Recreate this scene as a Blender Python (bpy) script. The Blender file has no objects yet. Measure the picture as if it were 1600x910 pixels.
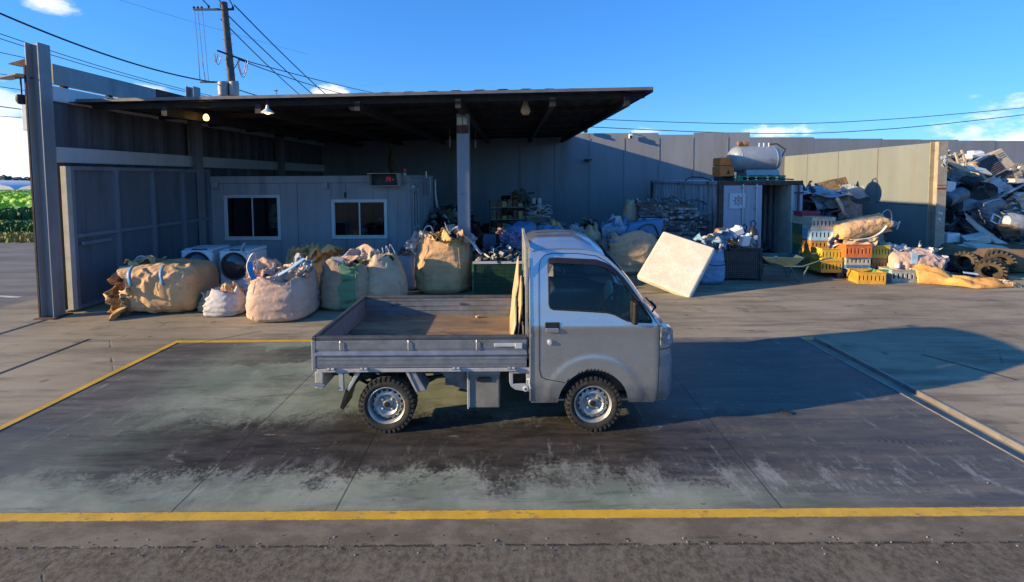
import bpy, bmesh, math, random
from mathutils import Vector, Matrix, Euler, noise
R=math.radians
SC=bpy.context.scene; COL=SC.collection
# ------------------------------------------------------------ camera
CF,CH,CCY=700.0,2.34,315.0
_p,_r=R(3.0),R(0.35)
cr,sr,cp,sp=math.cos(_r),math.sin(_r),math.cos(_p),math.sin(_p)
ex=Vector((1,0,0)); dn=Vector((0,-sp,-cp)); fw=Vector((0,cp,-sp))
ir=ex*cr+dn*sr; idn=dn*cr-ex*sr
cam=bpy.data.cameras.new('camera'); co=bpy.data.objects.new('camera',cam); COL.objects.link(co)
m=Matrix.Identity(4)
for i,v in enumerate((ir,-idn,-fw)):
    for j in range(3): m[j][i]=v[j]
m.translation=Vector((0,0,CH)); co.matrix_world=m
cam.sensor_fit='HORIZONTAL'; cam.sensor_width=36; cam.lens=36*CF/1600; cam.shift_y=(CCY-455)/1600
cam.clip_start=0.05; cam.clip_end=5000
SC.camera=co
# ------------------------------------------------------------ light
AZ,EL=R(14),R(15.3)
sd=Vector((math.cos(AZ)*math.cos(EL),math.sin(AZ)*math.cos(EL),-math.sin(EL)))   # the way the light travels
sl=bpy.data.lights.new('sun','SUN'); sl.energy=5.0; sl.angle=R(0.53); sl.color=(1.0,0.77,0.44)
so=bpy.data.objects.new('sun',sl); COL.objects.link(so); so.rotation_euler=sd.to_track_quat('-Z','Y').to_euler(); so.location=(-20,-5,12)
w=bpy.data.worlds.new('World'); SC.world=w; w.use_nodes=True
wn=w.node_tree; wn.nodes.clear()
sky=wn.nodes.new('ShaderNodeTexSky'); sky.sky_type='NISHITA'; sky.sun_disc=False
sky.sun_elevation=EL; sky.sun_rotation=math.atan2(-sd.x,-sd.y); sky.air_density=0.95; sky.dust_density=0.05; sky.ozone_density=1.6
bg=wn.nodes.new('ShaderNodeBackground'); bg.inputs['Strength'].default_value=0.105
wo=wn.nodes.new('ShaderNodeOutputWorld')
tc=wn.nodes.new('ShaderNodeTexCoord')
nz=wn.nodes.new('ShaderNodeTexNoise'); nz.inputs['Scale'].default_value=16; nz.inputs['Detail'].default_value=8; nz.inputs['Roughness'].default_value=.6
mp=wn.nodes.new('ShaderNodeMapping'); mp.inputs['Scale'].default_value=(1,1,2.2)
wn.links.new(tc.outputs['Generated'],mp.inputs[0]); wn.links.new(mp.outputs[0],nz.inputs[0])
def pray(x,y):
    a=x-800; b=y-CCY
    return (fw+ir*(a/CF)+idn*(b/CF)).normalized()
def wmath(op,a,b=None):
    n=wn.nodes.new('ShaderNodeMath'); n.operation=op
    for i,v in enumerate((a,b)):
        if v is None: continue
        if isinstance(v,(int,float)): n.inputs[i].default_value=v
        else: wn.links.new(v,n.inputs[i])
    return n.outputs[0]
total=None
for (x,y,rad,fy,amt) in [(72,8,.045,2.6,.7),(522,146,.04,1.9,.85),(1222,204,.075,3.2,.85),(0,165,.07,1.6,.6),(0,215,.11,1.5,.8),(20,262,.2,2.6,.7),(1590,220,.07,2.5,.8),(225,142,.05,3,.5),(1010,206,.05,3.5,.45),(1750,190,.2,3,.7)]:
    d=pray(x,y)
    s=wn.nodes.new('ShaderNodeVectorMath'); s.operation='SUBTRACT'; wn.links.new(tc.outputs['Generated'],s.inputs[0]); s.inputs[1].default_value=d
    s2=wn.nodes.new('ShaderNodeVectorMath'); s2.operation='MULTIPLY'; wn.links.new(s.outputs[0],s2.inputs[0]); s2.inputs[1].default_value=(1/rad,1/rad,fy/rad)
    l=wn.nodes.new('ShaderNodeVectorMath'); l.operation='LENGTH'; wn.links.new(s2.outputs[0],l.inputs[0])
    v=wmath('MULTIPLY',wmath('SUBTRACT',1.0,l.outputs['Value']),1.0)
    v=wmath('ADD',v,wmath('MULTIPLY',wmath('SUBTRACT',nz.outputs[0],.5),2.4))
    mr=wn.nodes.new('ShaderNodeMapRange'); mr.interpolation_type='SMOOTHSTEP'; wn.links.new(v,mr.inputs[0]); mr.inputs[1].default_value=.1; mr.inputs[2].default_value=.75; mr.inputs[4].default_value=amt
    total=mr.outputs[0] if total is None else wmath('MAXIMUM',total,mr.outputs[0])
mx=wn.nodes.new('ShaderNodeMix'); mx.data_type='RGBA'; wn.links.new(total,mx.inputs[0])
hs=wn.nodes.new('ShaderNodeHueSaturation'); hs.inputs['Saturation'].default_value=1.35; wn.links.new(sky.outputs[0],hs.inputs['Color'])
tn=wn.nodes.new('ShaderNodeMix'); tn.data_type='RGBA'; tn.blend_type='MULTIPLY'; tn.inputs[0].default_value=1; wn.links.new(hs.outputs[0],tn.inputs[6]); tn.inputs[7].default_value=(.72,1.10,1.42,1); ga=wn.nodes.new('ShaderNodeGamma'); ga.inputs[1].default_value=.55; wn.links.new(tn.outputs[2],ga.inputs[0]); t2=wn.nodes.new('ShaderNodeMix'); t2.data_type='RGBA'; t2.blend_type='MULTIPLY'; t2.inputs[0].default_value=1; wn.links.new(ga.outputs[0],t2.inputs[6]); t2.inputs[7].default_value=(.74,1.34,2.2,1); wn.links.new(t2.outputs[2],mx.inputs[6]); mx.inputs[7].default_value=(7.5,7.3,7.2,1)
wn.links.new(mx.outputs[2],bg.inputs[0]); wn.links.new(bg.outputs[0],wo.inputs[0])
SC.view_settings.view_transform='Standard'; SC.view_settings.look='None'; SC.view_settings.gamma=1; SC.view_settings.exposure=0.82
SC.cycles.max_bounces=6; SC.cycles.diffuse_bounces=1
# ------------------------------------------------------------ helpers
def W(x,y,Y):
    "point of the picture at ground distance Y"
    d=fw+ir*((x-800)/CF)+idn*((y-CCY)/CF); t=Y/d.y
    return Vector((d.x*t,Y,CH+d.z*t))
class NT:
    def __init__(s,name):
        s.m=bpy.data.materials.new(name); s.m.use_nodes=True; s.t=s.m.node_tree; s.t.nodes.clear()
        s.out=s.t.nodes.new('ShaderNodeOutputMaterial'); s.b=s.t.nodes.new('ShaderNodeBsdfPrincipled'); s.t.links.new(s.b.outputs[0],s.out.inputs[0])
        s.tc=s.t.nodes.new('ShaderNodeTexCoord')
    def set(s,k,v):
        i=s.b.inputs[k]
        if hasattr(v,'links'): s.t.links.new(v,i)
        else: i.default_value=(*v,1) if isinstance(v,tuple) and len(v)==3 else v
    def _in(s,i,v):
        if hasattr(v,'links'): s.t.links.new(v,i)
        else:
            if isinstance(v,tuple) and len(v)==3 and len(i.default_value)==4: v=(*v,1)
            i.default_value=v
    def mp(s,scale=(1,1,1),rot=(0,0,0),loc=(0,0,0),src=None):
        n=s.t.nodes.new('ShaderNodeMapping'); s.t.links.new(src or s.tc.outputs['Object'],n.inputs[0])
        n.inputs['Scale'].default_value=scale; n.inputs['Rotation'].default_value=rot; n.inputs['Location'].default_value=loc; return n.outputs[0]
    def noise(s,scale,detail=6,rough=.6,v=None,dist=0.0):
        n=s.t.nodes.new('ShaderNodeTexNoise'); s.t.links.new(v or s.tc.outputs['Object'],n.inputs[0])
        n.inputs['Scale'].default_value=scale; n.inputs['Detail'].default_value=detail; n.inputs['Roughness'].default_value=rough; n.inputs['Distortion'].default_value=dist; return n.outputs[0]
    def vor(s,scale,v=None,feat='F1',rand=1.0):
        n=s.t.nodes.new('ShaderNodeTexVoronoi'); n.feature=feat; s.t.links.new(v or s.tc.outputs['Object'],n.inputs[0]); n.inputs['Scale'].default_value=scale; n.inputs['Randomness'].default_value=rand; return n.outputs[0]
    def wave(s,scale,v=None,dist=0,dir='X',detail=2):
        n=s.t.nodes.new('ShaderNodeTexWave'); n.bands_direction=dir; s.t.links.new(v or s.tc.outputs['Object'],n.inputs[0]); n.inputs['Scale'].default_value=scale; n.inputs['Distortion'].default_value=dist; n.inputs['Detail'].default_value=detail; return n.outputs[1]
    def rng(s,v,a,b,c=0.0,d=1.0,smooth=True):
        n=s.t.nodes.new('ShaderNodeMapRange'); n.interpolation_type='SMOOTHSTEP' if smooth else 'LINEAR'; s._in(n.inputs[0],v)
        n.inputs[1].default_value=a; n.inputs[2].default_value=b; n.inputs[3].default_value=c; n.inputs[4].default_value=d; return n.outputs[0]
    def ma(s,op,a,b=0.0):
        n=s.t.nodes.new('ShaderNodeMath'); n.operation=op; s._in(n.inputs[0],a); s._in(n.inputs[1],b); return n.outputs[0]
    def mix(s,f,a,b,blend='MIX'):
        n=s.t.nodes.new('ShaderNodeMix'); n.data_type='RGBA'; n.blend_type=blend; s._in(n.inputs[0],f); s._in(n.inputs[6],a); s._in(n.inputs[7],b); return n.outputs[2]
    def xyz(s):
        n=s.t.nodes.new('ShaderNodeSeparateXYZ'); s.t.links.new(s.tc.outputs['Object'],n.inputs[0]); return n.outputs
    def bump(s,h,strength=.3,dist=.01):
        n=s.t.nodes.new('ShaderNodeBump'); s.t.links.new(h,n.inputs['Height']); n.inputs['Strength'].default_value=strength; n.inputs['Distance'].default_value=dist
        s.t.links.new(n.outputs[0],s.b.inputs['Normal'])
_mats={}
def mat(name,col,rough=.6,metal=0.0,var=.25,scale=4,dirt=None,dirtamt=.5,bump=.15,bscale=40,bd=.004,rust=0.0,streak=False,coat=0,spec=.5,dscale=2.5):
    if name in _mats: return _mats[name]
    n=NT(name)
    v=n.mp((1,1,.12)) if streak else None
    a=n.noise(scale,7,.65,v)
    c=n.mix(n.rng(a,.3,.7),tuple(x*(1-var) for x in col),tuple(min(1,x*(1+var)) for x in col))
    if dirt:
        d=n.noise(dscale,9,.7,v); c=n.mix(n.rng(d,.5,.68,0,dirtamt),c,dirt)
    if rust:
        d=n.noise(dscale*2.3,10,.75,v); c=n.mix(n.rng(d,.62-rust*.25,.70-rust*.2,0,.92),c,n.mix(n.noise(30),(.045,.018,.01),(.19,.075,.03)))
    n.set('Base Color',c); n.set('Metallic',metal); n.set('Specular IOR Level',spec)
    n.set('Roughness',n.rng(n.noise(scale*2.5,5),.3,.7,max(.03,rough-.1),min(1,rough+.12)))
    if coat: n.set('Coat Weight',coat); n.set('Coat Roughness',.12)
    if bump: n.bump(n.noise(bscale,6,.6),bump,bd)
    _mats[name]=n.m; return n.m
def glassmat(name,tint=(.25,.3,.32),rough=.03,mixf=None):
    if name in _mats: return _mats[name]
    n=NT(name); t=n.t
    tr=t.nodes.new('ShaderNodeBsdfTransparent'); tr.inputs[0].default_value=(*tint,1)
    gl=t.nodes.new('ShaderNodeBsdfGlossy'); gl.inputs['Roughness'].default_value=rough
    fr=t.nodes.new('ShaderNodeFresnel'); fr.inputs[0].default_value=1.5
    mx=t.nodes.new('ShaderNodeMixShader'); t.links.new(fr.outputs[0],mx.inputs[0]); t.links.new(tr.outputs[0],mx.inputs[1]); t.links.new(gl.outputs[0],mx.inputs[2]); t.links.new(mx.outputs[0],n.out.inputs[0])
    _mats[name]=n.m; return n.m
def emis(name,col,st):
    n=NT(name); n.set('Base Color',col); n.set('Emission Color',col); n.set('Emission Strength',st); return n.m
class MB:
    def __init__(s): s.v=[]; s.f=[]; s.mi=[]; s.cur=0
    def add(s,vs,fs):
        o=len(s.v); s.v+= [tuple(v) for v in vs]; s.f+=[tuple(i+o for i in f) for f in fs]; s.mi+=[s.cur]*len(fs); return s
    def box(s,x0,x1,y0,y1,z0,z1,M=None):
        vs=[Vector((x,y,z)) for x in (x0,x1) for y in (y0,y1) for z in (z0,z1)]
        if M is not None: vs=[M@v for v in vs]
        return s.add(vs,[(0,1,3,2),(4,6,7,5),(0,4,5,1),(2,3,7,6),(0,2,6,4),(1,5,7,3)])
    def cbox(s,c,d,rot=(0,0,0)):
        M=Matrix.Translation(c)@Euler(rot).to_matrix().to_4x4()
        return s.box(-d[0]/2,d[0]/2,-d[1]/2,d[1]/2,-d[2]/2,d[2]/2,M)
    def tube(s,pts,r,n=8,caps=True,flat=1.0):
        pts=[Vector(p) for p in pts]; k=len(pts); rs=r if isinstance(r,(list,tuple)) else [r]*k
        vs=[]; up=None
        for i,p in enumerate(pts):
            t=(pts[min(i+1,k-1)]-pts[max(i-1,0)]).normalized()
            if up is None: up=t.orthogonal().normalized() if abs(t.z)>.9 else (Vector((0,0,1))-t*t.z).normalized()
            else:
                up=up-t*up.dot(t); up=up.normalized() if up.length>1e-6 else t.orthogonal().normalized()
            b=t.cross(up)
            for j in range(n):
                a=2*math.pi*j/n; vs.append(p+(up*math.cos(a)*flat+b*math.sin(a))*rs[i])
        fs=[(i*n+j,i*n+(j+1)%n,(i+1)*n+(j+1)%n,(i+1)*n+j) for i in range(k-1) for j in range(n)]
        if caps: fs+=[tuple(range(n))[::-1],tuple((k-1)*n+j for j in range(n))]
        return s.add(vs,fs)
    def rod(s,a,b,r,n=8): return s.tube([a,b],r,n)
    def lathe(s,prof,axis='Y',c=(0,0,0),n=32,closed=False,M=None):
        "prof: (radius, along) pairs"
        vs=[]; c=Vector(c)
        for j in range(n):
            a=2*math.pi*j/n; ca,sa=math.cos(a),math.sin(a)
            for (r_,t) in prof:
                v={'Y':Vector((r_*ca,t,r_*sa)),'Z':Vector((r_*ca,r_*sa,t)),'X':Vector((t,r_*ca,r_*sa))}[axis]
                vs.append(c+(M@v if M is not None else v))
        k=len(prof); fs=[]
        for j in range(n):
            for i in range(k if closed else k-1):
                i2=(i+1)%k; fs.append((j*k+i,((j+1)%n)*k+i,((j+1)%n)*k+i2,j*k+i2))
        return s.add(vs,fs)
    def prism(s,poly,a,b,axis='Y'):
        "poly of 2d points extruded from a to b along axis"
        n=len(poly)
        def P(u,v,t): return {'Y':(u,t,v),'X':(t,u,v),'Z':(u,v,t)}[axis]
        vs=[P(u,v,a) for u,v in poly]+[P(u,v,b) for u,v in poly]
        return s.add(vs,[tuple(range(n)),tuple(range(2*n-1,n-1,-1))]+[(i,(i+1)%n,n+(i+1)%n,n+i) for i in range(n)])
    def grid(s,P):
        "P[i][j] rows of points"
        k=len(P[0]); return s.add([p for r_ in P for p in r_],[(i*k+j,i*k+j+1,(i+1)*k+j+1,(i+1)*k+j) for i in range(len(P)-1) for j in range(k-1)])
    def build(s,name,mats,parent=None,smooth=False,bevel=0,solid=0,loc=None,rot=None,label=None,kind=None,seg=2,recalc=True,angle=35,weld=0):
        me=bpy.data.meshes.new(name); me.from_pydata([tuple(v) for v in s.v],[],s.f)
        for m_ in (mats if isinstance(mats,(list,tuple)) else [mats]): me.materials.append(m_)
        for p,i in zip(me.polygons,s.mi): p.material_index=i
        if recalc:
            bm=bmesh.new(); bm.from_mesh(me)
            if weld: bmesh.ops.remove_doubles(bm,verts=bm.verts,dist=weld)
            bmesh.ops.recalc_face_normals(bm,faces=bm.faces); bm.to_mesh(me); bm.free()
        if smooth: me.shade_smooth(); me.set_sharp_from_angle(angle=R(angle))
        o=bpy.data.objects.new(name,me); COL.objects.link(o)
        if parent is not None: o.parent=parent
        if loc is not None: o.location=loc
        if rot is not None: o.rotation_euler=rot
        if solid:
            md=o.modifiers.new('solid','SOLIDIFY'); md.thickness=solid; md.offset=0
        if bevel:
            md=o.modifiers.new('bevel','BEVEL'); md.width=bevel; md.segments=seg; md.limit_method='ANGLE'; md.angle_limit=R(40)
        if label: o['label']=label
        if kind: o['kind']=kind
        return o
def thing(name,label,cat,loc=(0,0,0),rot=(0,0,0),group=None):
    o=bpy.data.objects.new(name,None); COL.objects.link(o); o.location=loc; o.rotation_euler=rot; o.empty_display_size=.2
    o['label']=label; o['category']=cat
    if group: o['group']=group
    return o
def tag(o,label,cat,group=None,kind=None):
    o['label']=label; o['category']=cat
    if group: o['group']=group
    if kind: o['kind']=kind
    return o
def copy_tree(o,parent=None):
    c=o.copy(); COL.objects.link(c); c.parent=parent
    for ch in list(o.children): copy_tree(ch,c)
    return c
rnd=random.Random(5)
# ------------------------------------------------------------ materials
M_galv=mat('weathered_steel_paint',(.27,.29,.31),.55,.0,.15,3,(.13,.12,.115),.5,.1,25,rust=.0,streak=True)
M_grey=mat('grey_plate_paint',(.24,.26,.29),.6,0,.12,2,(.15,.15,.15),.5,.1,20,streak=True)
M_wallp=mat('wall_plate_paint',(.255,.27,.295),.65,0,.09,1.2,(.2,.19,.18),.5,.08,12,streak=True,dscale=1.5)
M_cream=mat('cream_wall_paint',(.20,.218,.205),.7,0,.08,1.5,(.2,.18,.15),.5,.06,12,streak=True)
M_whiteband=mat('white_flashing',(.55,.58,.62),.5,0,.08,3,(.3,.25,.2),.35,.1,25,dscale=3,streak=True)
M_rust=mat('rusty_steel',(.11,.045,.028),.85,0,.4,6,(.03,.02,.02),.6,.3,40)
M_dark=mat('dark_steel',(.035,.036,.04),.6,.2,.3,6,bump=.15)
M_black=mat('black_plastic',(.014,.014,.015),.5,0,.3,6,bump=.05)
M_rubber=mat('tyre_rubber',(.028,.025,.022),.85,0,.3,14,(.11,.085,.06),.6,.3,60,dscale=9)
M_white=mat('white_enamel',(.72,.74,.76),.35,0,.06,3,(.45,.42,.38),.3,.03,20)
M_frame=mat('aluminium_frame',(.62,.64,.66),.35,.3,.1,5,bump=.03)
M_office=mat('office_panel_paint',(.37,.36,.38),.6,0,.08,2,(.12,.13,.14),.5,.06,18,streak=True)
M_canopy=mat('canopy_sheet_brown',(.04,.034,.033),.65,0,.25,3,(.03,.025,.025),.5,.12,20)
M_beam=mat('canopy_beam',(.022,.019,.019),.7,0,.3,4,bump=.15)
M_wood=mat('pallet_wood',(.36,.23,.13),.8,0,.3,8,(.15,.1,.06),.6,.35,50,streak=False)
# ------------------------------------------------------------ ground
def ground_mat():
    n=NT('yard_concrete'); X,Y,Z=n.xyz()[0:3]
    big=n.noise(.35,8,.62); mid=n.noise(1.6,10,.68); fine=n.noise(22,8,.7); grit=n.noise(120,4,.6)
    st=n.noise(1.0,8,.7,n.mp((.5,3.2,1),(0,0,R(-14))))
    st2=n.noise(1.6,8,.75,n.mp((.35,4,1),(0,0,R(24))))
    c=n.mix(n.rng(big,.3,.7),(.25,.205,.142),(.40,.33,.228))
    c=n.mix(n.rng(st,.46,.64,0,.62),c,(.125,.105,.082))
    c=n.mix(n.rng(st2,.52,.66,0,.5),c,(.46,.40,.31))
    c=n.mix(n.rng(mid,.55,.70,0,.5),c,(.10,.088,.075))
    # rougher older asphalt in front of the deck
    near=n.rng(n.ma('ADD',Y,n.ma('MULTIPLY',n.ma('SUBTRACT',n.noise(9,6,.7),.5),.05)),2.735,2.75,1,0)
    asp=n.mix(n.rng(fine,.35,.65),(.085,.069,.048),(.185,.152,.108))
    asp=n.mix(n.rng(n.noise(2.2,9,.75,n.mp((2.2,.9,1),(0,0,R(-38)))),.46,.66,0,.55),asp,(.22,.185,.135))
    c=n.mix(near,c,asp)
    strip=n.ma('MULTIPLY',n.rng(Y,2.73,2.75),n.rng(Y,3.0,3.05,1,0))
    sc=n.mix(n.rng(n.noise(2.6,9,.7,n.mp((1,2,1))),.4,.62),(.14,.113,.08),(.225,.185,.13))
    c=n.mix(strip,c,sc)
    # crumbling joint line between them
    jl=n.ma('ABSOLUTE',n.ma('SUBTRACT',n.ma('ADD',Y,n.ma('MULTIPLY',n.ma('SUBTRACT',n.noise(11,7,.75),.5),.045)),2.742))
    jm=n.ma('MULTIPLY',n.rng(jl,.003,.012,1,0),n.rng(n.noise(14,3),.4,.55))
    c=n.mix(n.ma('MULTIPLY',jm,.85),c,(.04,.035,.03))
    # cracks
    cv=n.vor(.33,n.mp((1,1,1),(0,0,.4),src=None),'DISTANCE_TO_EDGE')
    cn=n.t.nodes.new('ShaderNodeVectorMath'); cn.operation='ADD'
    ck=n.vor(.42,n.mp((1,1.3,1),(0,0,.5)),'DISTANCE_TO_EDGE')
    ckm=n.ma('MULTIPLY',n.rng(n.ma('ADD',ck,n.ma('MULTIPLY',n.noise(7,5),.035)),.014,.024,1,0),n.rng(n.noise(.9,2),.5,.58))
    c=n.mix(n.ma('MULTIPLY',ckm,.6),c,(.06,.05,.045))
    gr=n.mix(n.rng(grit,.3,.7),(.8,.8,.8),(1.15,1.15,1.15)); c=n.mix(.8,c,gr,'MULTIPLY')
    # dried oil spots
    sp_=n.vor(1.7,None,'F1'); c=n.mix(n.rng(n.ma('ADD',sp_,n.ma('MULTIPLY',n.noise(9,5),.12)),.1,.15,.55,0),c,(.05,.045,.042))
    # outside road beyond the gate: darker asphalt
    road=n.rng(X,-9.6,-9.3,1,0)
    rc=n.mix(n.rng(n.noise(.8,9,.7,n.mp((.3,2,1))),.35,.65),(.12,.112,.105),(.22,.205,.19))
    c=n.mix(road,c,rc)
    n.set('Base Color',c); n.set('Specular IOR Level',.22); n.set('Roughness',n.rng(mid,.3,.7,.7,.95))
    h=n.ma('ADD',n.ma('MULTIPLY',fine,n.ma('ADD',.2,n.ma('MULTIPLY',near,.5))),n.ma('SUBTRACT',n.ma('MULTIPLY',grit,.25),n.ma('ADD',n.ma('MULTIPLY',jm,1.0),n.ma('MULTIPLY',ckm,.7))))
    n.bump(h,.55,.012); return n.m
def deck_mat():
    n=NT('weighbridge_deck_paint'); X,Y,Z=n.xyz()[0:3]
    warp=n.noise(.9,5,.6); 
    streak=n.noise(1.5,10,.74,n.mp((1.0,.75,1),(0,0,R(-24))),.6)      # oblique brush-like wear
    streak2=n.noise(3.0,9,.75,n.mp((.25,2.6,1),(0,0,R(4))))
    fine=n.noise(30,8,.7); blot=n.noise(1.1,8,.62)
    g=n.mix(n.rng(blot,.35,.65),(.165,.20,.145),(.29,.305,.23))
    grey=n.mix(n.rng(streak2,.35,.65),(.075,.072,.066),(.165,.152,.13))
    # green paint survives left of centre and along the near edge
    gx=n.rng(n.ma('ADD',X,n.ma('MULTIPLY',n.ma('SUBTRACT',warp,.5),4)),-1.0,2.2,1,0)
    lx=n.rng(n.ma('ADD',X,n.ma('MULTIPLY',n.ma('SUBTRACT',warp,.5),2)),-4.6,-3.4,0,1)
    edge=n.rng(Y,3.2,3.45,1,0); ex_=n.rng(X,.6,3.4,1,.0)
    gm=n.ma('MAXIMUM',n.ma('MULTIPLY',gx,lx),n.ma('MULTIPLY',edge,ex_))
    base=n.mix(gm,grey,g)
    # tyre-grime band
    yy=n.ma('ADD',Y,n.ma('ADD',n.ma('MULTIPLY',n.ma('SUBTRACT',streak,.5),1.35),n.ma('MULTIPLY',n.ma('SUBTRACT',fine,.5),.55)))
    b1=n.ma('MULTIPLY',n.rng(yy,3.30,3.50,0,1,),n.rng(yy,4.12,4.5,1,0))
    b2=n.ma('MULTIPLY',n.rng(yy,5.55,5.68),n.rng(yy,6.1,6.22,1,0)); b2=n.ma('MULTIPLY',b2,n.rng(X,-.5,.8,1,0))
    xl=n.rng(n.ma('ADD',X,n.ma('MULTIPLY',n.ma('SUBTRACT',streak2,.5),3)),-4.6,-2.6,.25,1)
    xr=n.rng(n.ma('ADD',X,n.ma('MULTIPLY',n.ma('SUBTRACT',streak,.5),3)),1.2,3.2,1,.3)
    dm=n.ma('MULTIPLY',n.ma('MAXIMUM',b1,n.ma('MULTIPLY',b2,.75)),n.ma('MULTIPLY',xl,xr))
    dk=n.mix(n.rng(n.noise(5,8,.7,n.mp((.5,2,1))),.35,.65),(.018,.015,.013),(.066,.056,.048))
    c=n.mix(n.ma('MULTIPLY',dm,.96),base,dk)
    sc_=n.noise(3.2,10,.82,n.mp((1.5,.7,1),(0,0,R(-32)),(2,5,0)),.3); band=n.ma('MULTIPLY',n.rng(Y,3.12,3.22),n.rng(Y,3.45,3.75,1,0)); c=n.mix(n.ma('MULTIPLY',n.ma('MULTIPLY',band,n.rng(X,-3.6,-2.2)),n.rng(sc_,.50,.62,0,.6)),c,(.34,.335,.31))
    # general film of grime + streaks
    c=n.mix(n.rng(n.noise(1.7,9,.72,n.mp((.5,1.6,1),(0,0,R(-12)))),.47,.66,0,.5),c,(.075,.07,.07))
    c=n.mix(n.rng(n.noise(2.4,9,.78,n.mp((2.4,.5,1),(0,0,R(-26)))),.57,.68,0,.5),c,(.36,.36,.33))
    # curved tyre tracks with tread blocks
    def track(y0,amp,fr,ph,wd):
        yc=n.ma('ADD',n.ma('MULTIPLY',n.ma('SINE',n.ma('ADD',n.ma('MULTIPLY',X,fr),ph)),amp),y0)
        d=n.ma('ABSOLUTE',n.ma('SUBTRACT',Y,yc))
        m1=n.rng(n.ma('ADD',d,n.ma('MULTIPLY',n.ma('SUBTRACT',fine,.5),.05)),wd*.6,wd,1,0)
        tr=n.ma('SINE',n.ma('ADD',n.ma('MULTIPLY',X,110),n.ma('ADD',n.ma('MULTIPLY',d,60),n.ma('MULTIPLY',fine,5))))
        return n.ma('MULTIPLY',m1,n.rng(tr,-.2,.3))
    tk=n.ma('MAXIMUM',track(3.9,.16,.75,.9,.05),n.ma('MULTIPLY',track(3.62,.10,.6,2.4,.055),.7)); tk=n.ma('MULTIPLY',tk,n.rng(n.noise(1.0,5,.7),.45,.62)); tk=n.ma('MULTIPLY',tk,n.rng(X,-3.4,-1.5))
    c=n.mix(n.ma('MULTIPLY',tk,.6),c,(.025,.022,.022))
    wisp=n.noise(2.0,10,.8,n.mp((.6,3.2,1),(0,0,R(6)),(3,1,0)),.8); c=n.mix(n.rng(wisp,.53,.66,0,.5),c,(.045,.04,.04)); c=n.mix(n.rng(n.noise(3.5,10,.8,n.mp((.8,1.6,1),(0,0,R(-30)),(7,1,0)),.5),.58,.66,0,.45),c,(.33,.32,.28))
    # slab joints
    def line(ax,x0,sl,wd):
        d=n.ma('ABSOLUTE',n.ma('SUBTRACT',ax,n.ma('ADD',x0,n.ma('MULTIPLY',Y if ax is X else X,sl)))); return n.rng(d,wd*.5,wd,1,0)
    ln=None
    for x0 in (-2.42,-1.26,1.9): 
        l_=line(X,x0,0,.009); ln=l_ if ln is None else n.ma('MAXIMUM',ln,l_)
    c=n.mix(n.ma('MULTIPLY',ln,.6),c,(.03,.03,.03))
    n.set('Base Color',c); n.set('Roughness',n.rng(n.ma('ADD',streak2,n.ma('MULTIPLY',dm,-.1)),.3,.7,.42,.75)); n.set('Specular IOR Level',.22)
    n.bump(n.ma('ADD',n.ma('MULTIPLY',fine,.3),n.ma('MULTIPLY',ln,-.6)),.35,.008); return n.m
def line_mat():
    n=NT('yellow_line_paint'); X,Y,Z=n.xyz()[0:3]
    c=n.mix(n.rng(n.noise(3,8,.65),.3,.7),(.56,.31,.015),(.76,.44,.03))
    c=n.mix(n.rng(n.noise(7,9,.75,n.mp((.7,2.2,1))),.54,.66,0,.75),c,(.16,.13,.08))
    c=n.mix(n.rng(n.noise(40,5,.7),.62,.7,0,.7),c,(.08,.07,.05))
    e1=n.ma('ABSOLUTE',n.ma('SUBTRACT',Y,2.999)); e2=n.ma('ABSOLUTE',n.ma('SUBTRACT',Y,6.376)); e3=n.ma('ABSOLUTE',n.ma('SUBTRACT',X,-4.866)); e=n.ma('MINIMUM',n.ma('MINIMUM',e1,e2),e3)
    e=n.ma('ADD',e,n.ma('MULTIPLY',n.ma('SUBTRACT',n.noise(16,7,.75),.5),.030)); c=n.mix(n.rng(e,.036,.041,0,.9),c,(.15,.125,.10))
    n.set('Base Color',c); n.set('Roughness',.6); n.bump(n.noise(60),.3,.004); return n.m
GM=ground_mat(); LM=line_mat()
b=MB(); xs=[-2500,-300,-40,-4.91,4.17,4.42,40,300,2500]; ys=[-2500,-100,-5,2.96,6.42,40,300,2500]
for i in range(len(xs)-1):
    for j in range(len(ys)-1):
        if ys[j]==2.96 and xs[i] in (-4.91,4.17): continue
        b.add([(xs[i],ys[j],0),(xs[i+1],ys[j],0),(xs[i+1],ys[j+1],0),(xs[i],ys[j+1],0)],[(0,1,2,3)])
b.build('ground',GM,kind='structure',recalc=False)
b=MB(); b.box(-4.82,4.165,3.045,6.33,-.2,-.004); b.build('weighbridge_deck',deck_mat(),kind='structure')
# painted frame round the deck
b=MB()
b.box(-4.91,4.165,2.955,3.043,-.15,.003); b.build('painted_line',LM,kind='structure')
b=MB(); b.box(-4.91,-4.822,3.045,6.33,-.15,.003); b.build('painted_line',LM,kind='structure')
b=MB(); b.box(-4.91,1.2,6.332,6.42,-.15,.003); b.build('painted_line',LM,kind='structure')
b=MB(); b.box(1.203,4.165,6.332,6.42,-.15,0.001); b.build('pavement',mat('worn_edge',(.17,.15,.13),.8,0,.3,3,bump=.3),kind='structure')
# drain gutter on the right of the deck
M_gut=mat('gutter_concrete',(.30,.25,.19),.85,0,.3,3,(.12,.10,.08),.6,.35,40)
M_ang=mat('edge_steel',(.26,.24,.22),.5,.3,.3,5,(.2,.1,.05),.6,.2,40)
b=MB(); b.box(4.18,4.39,2.96,6.42,-.2,-.045); b.build('gutter',M_gut,kind='structure')
b=MB(); b.box(4.166,4.181,2.958,6.42,-.2,.004); b.box(4.389,4.419,2.958,6.42,-.2,.006); b.build('kerb',M_ang,kind='structure')
b=MB(); b.box(4.166,4.42,1.2,2.956,.0005,.002)
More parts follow.
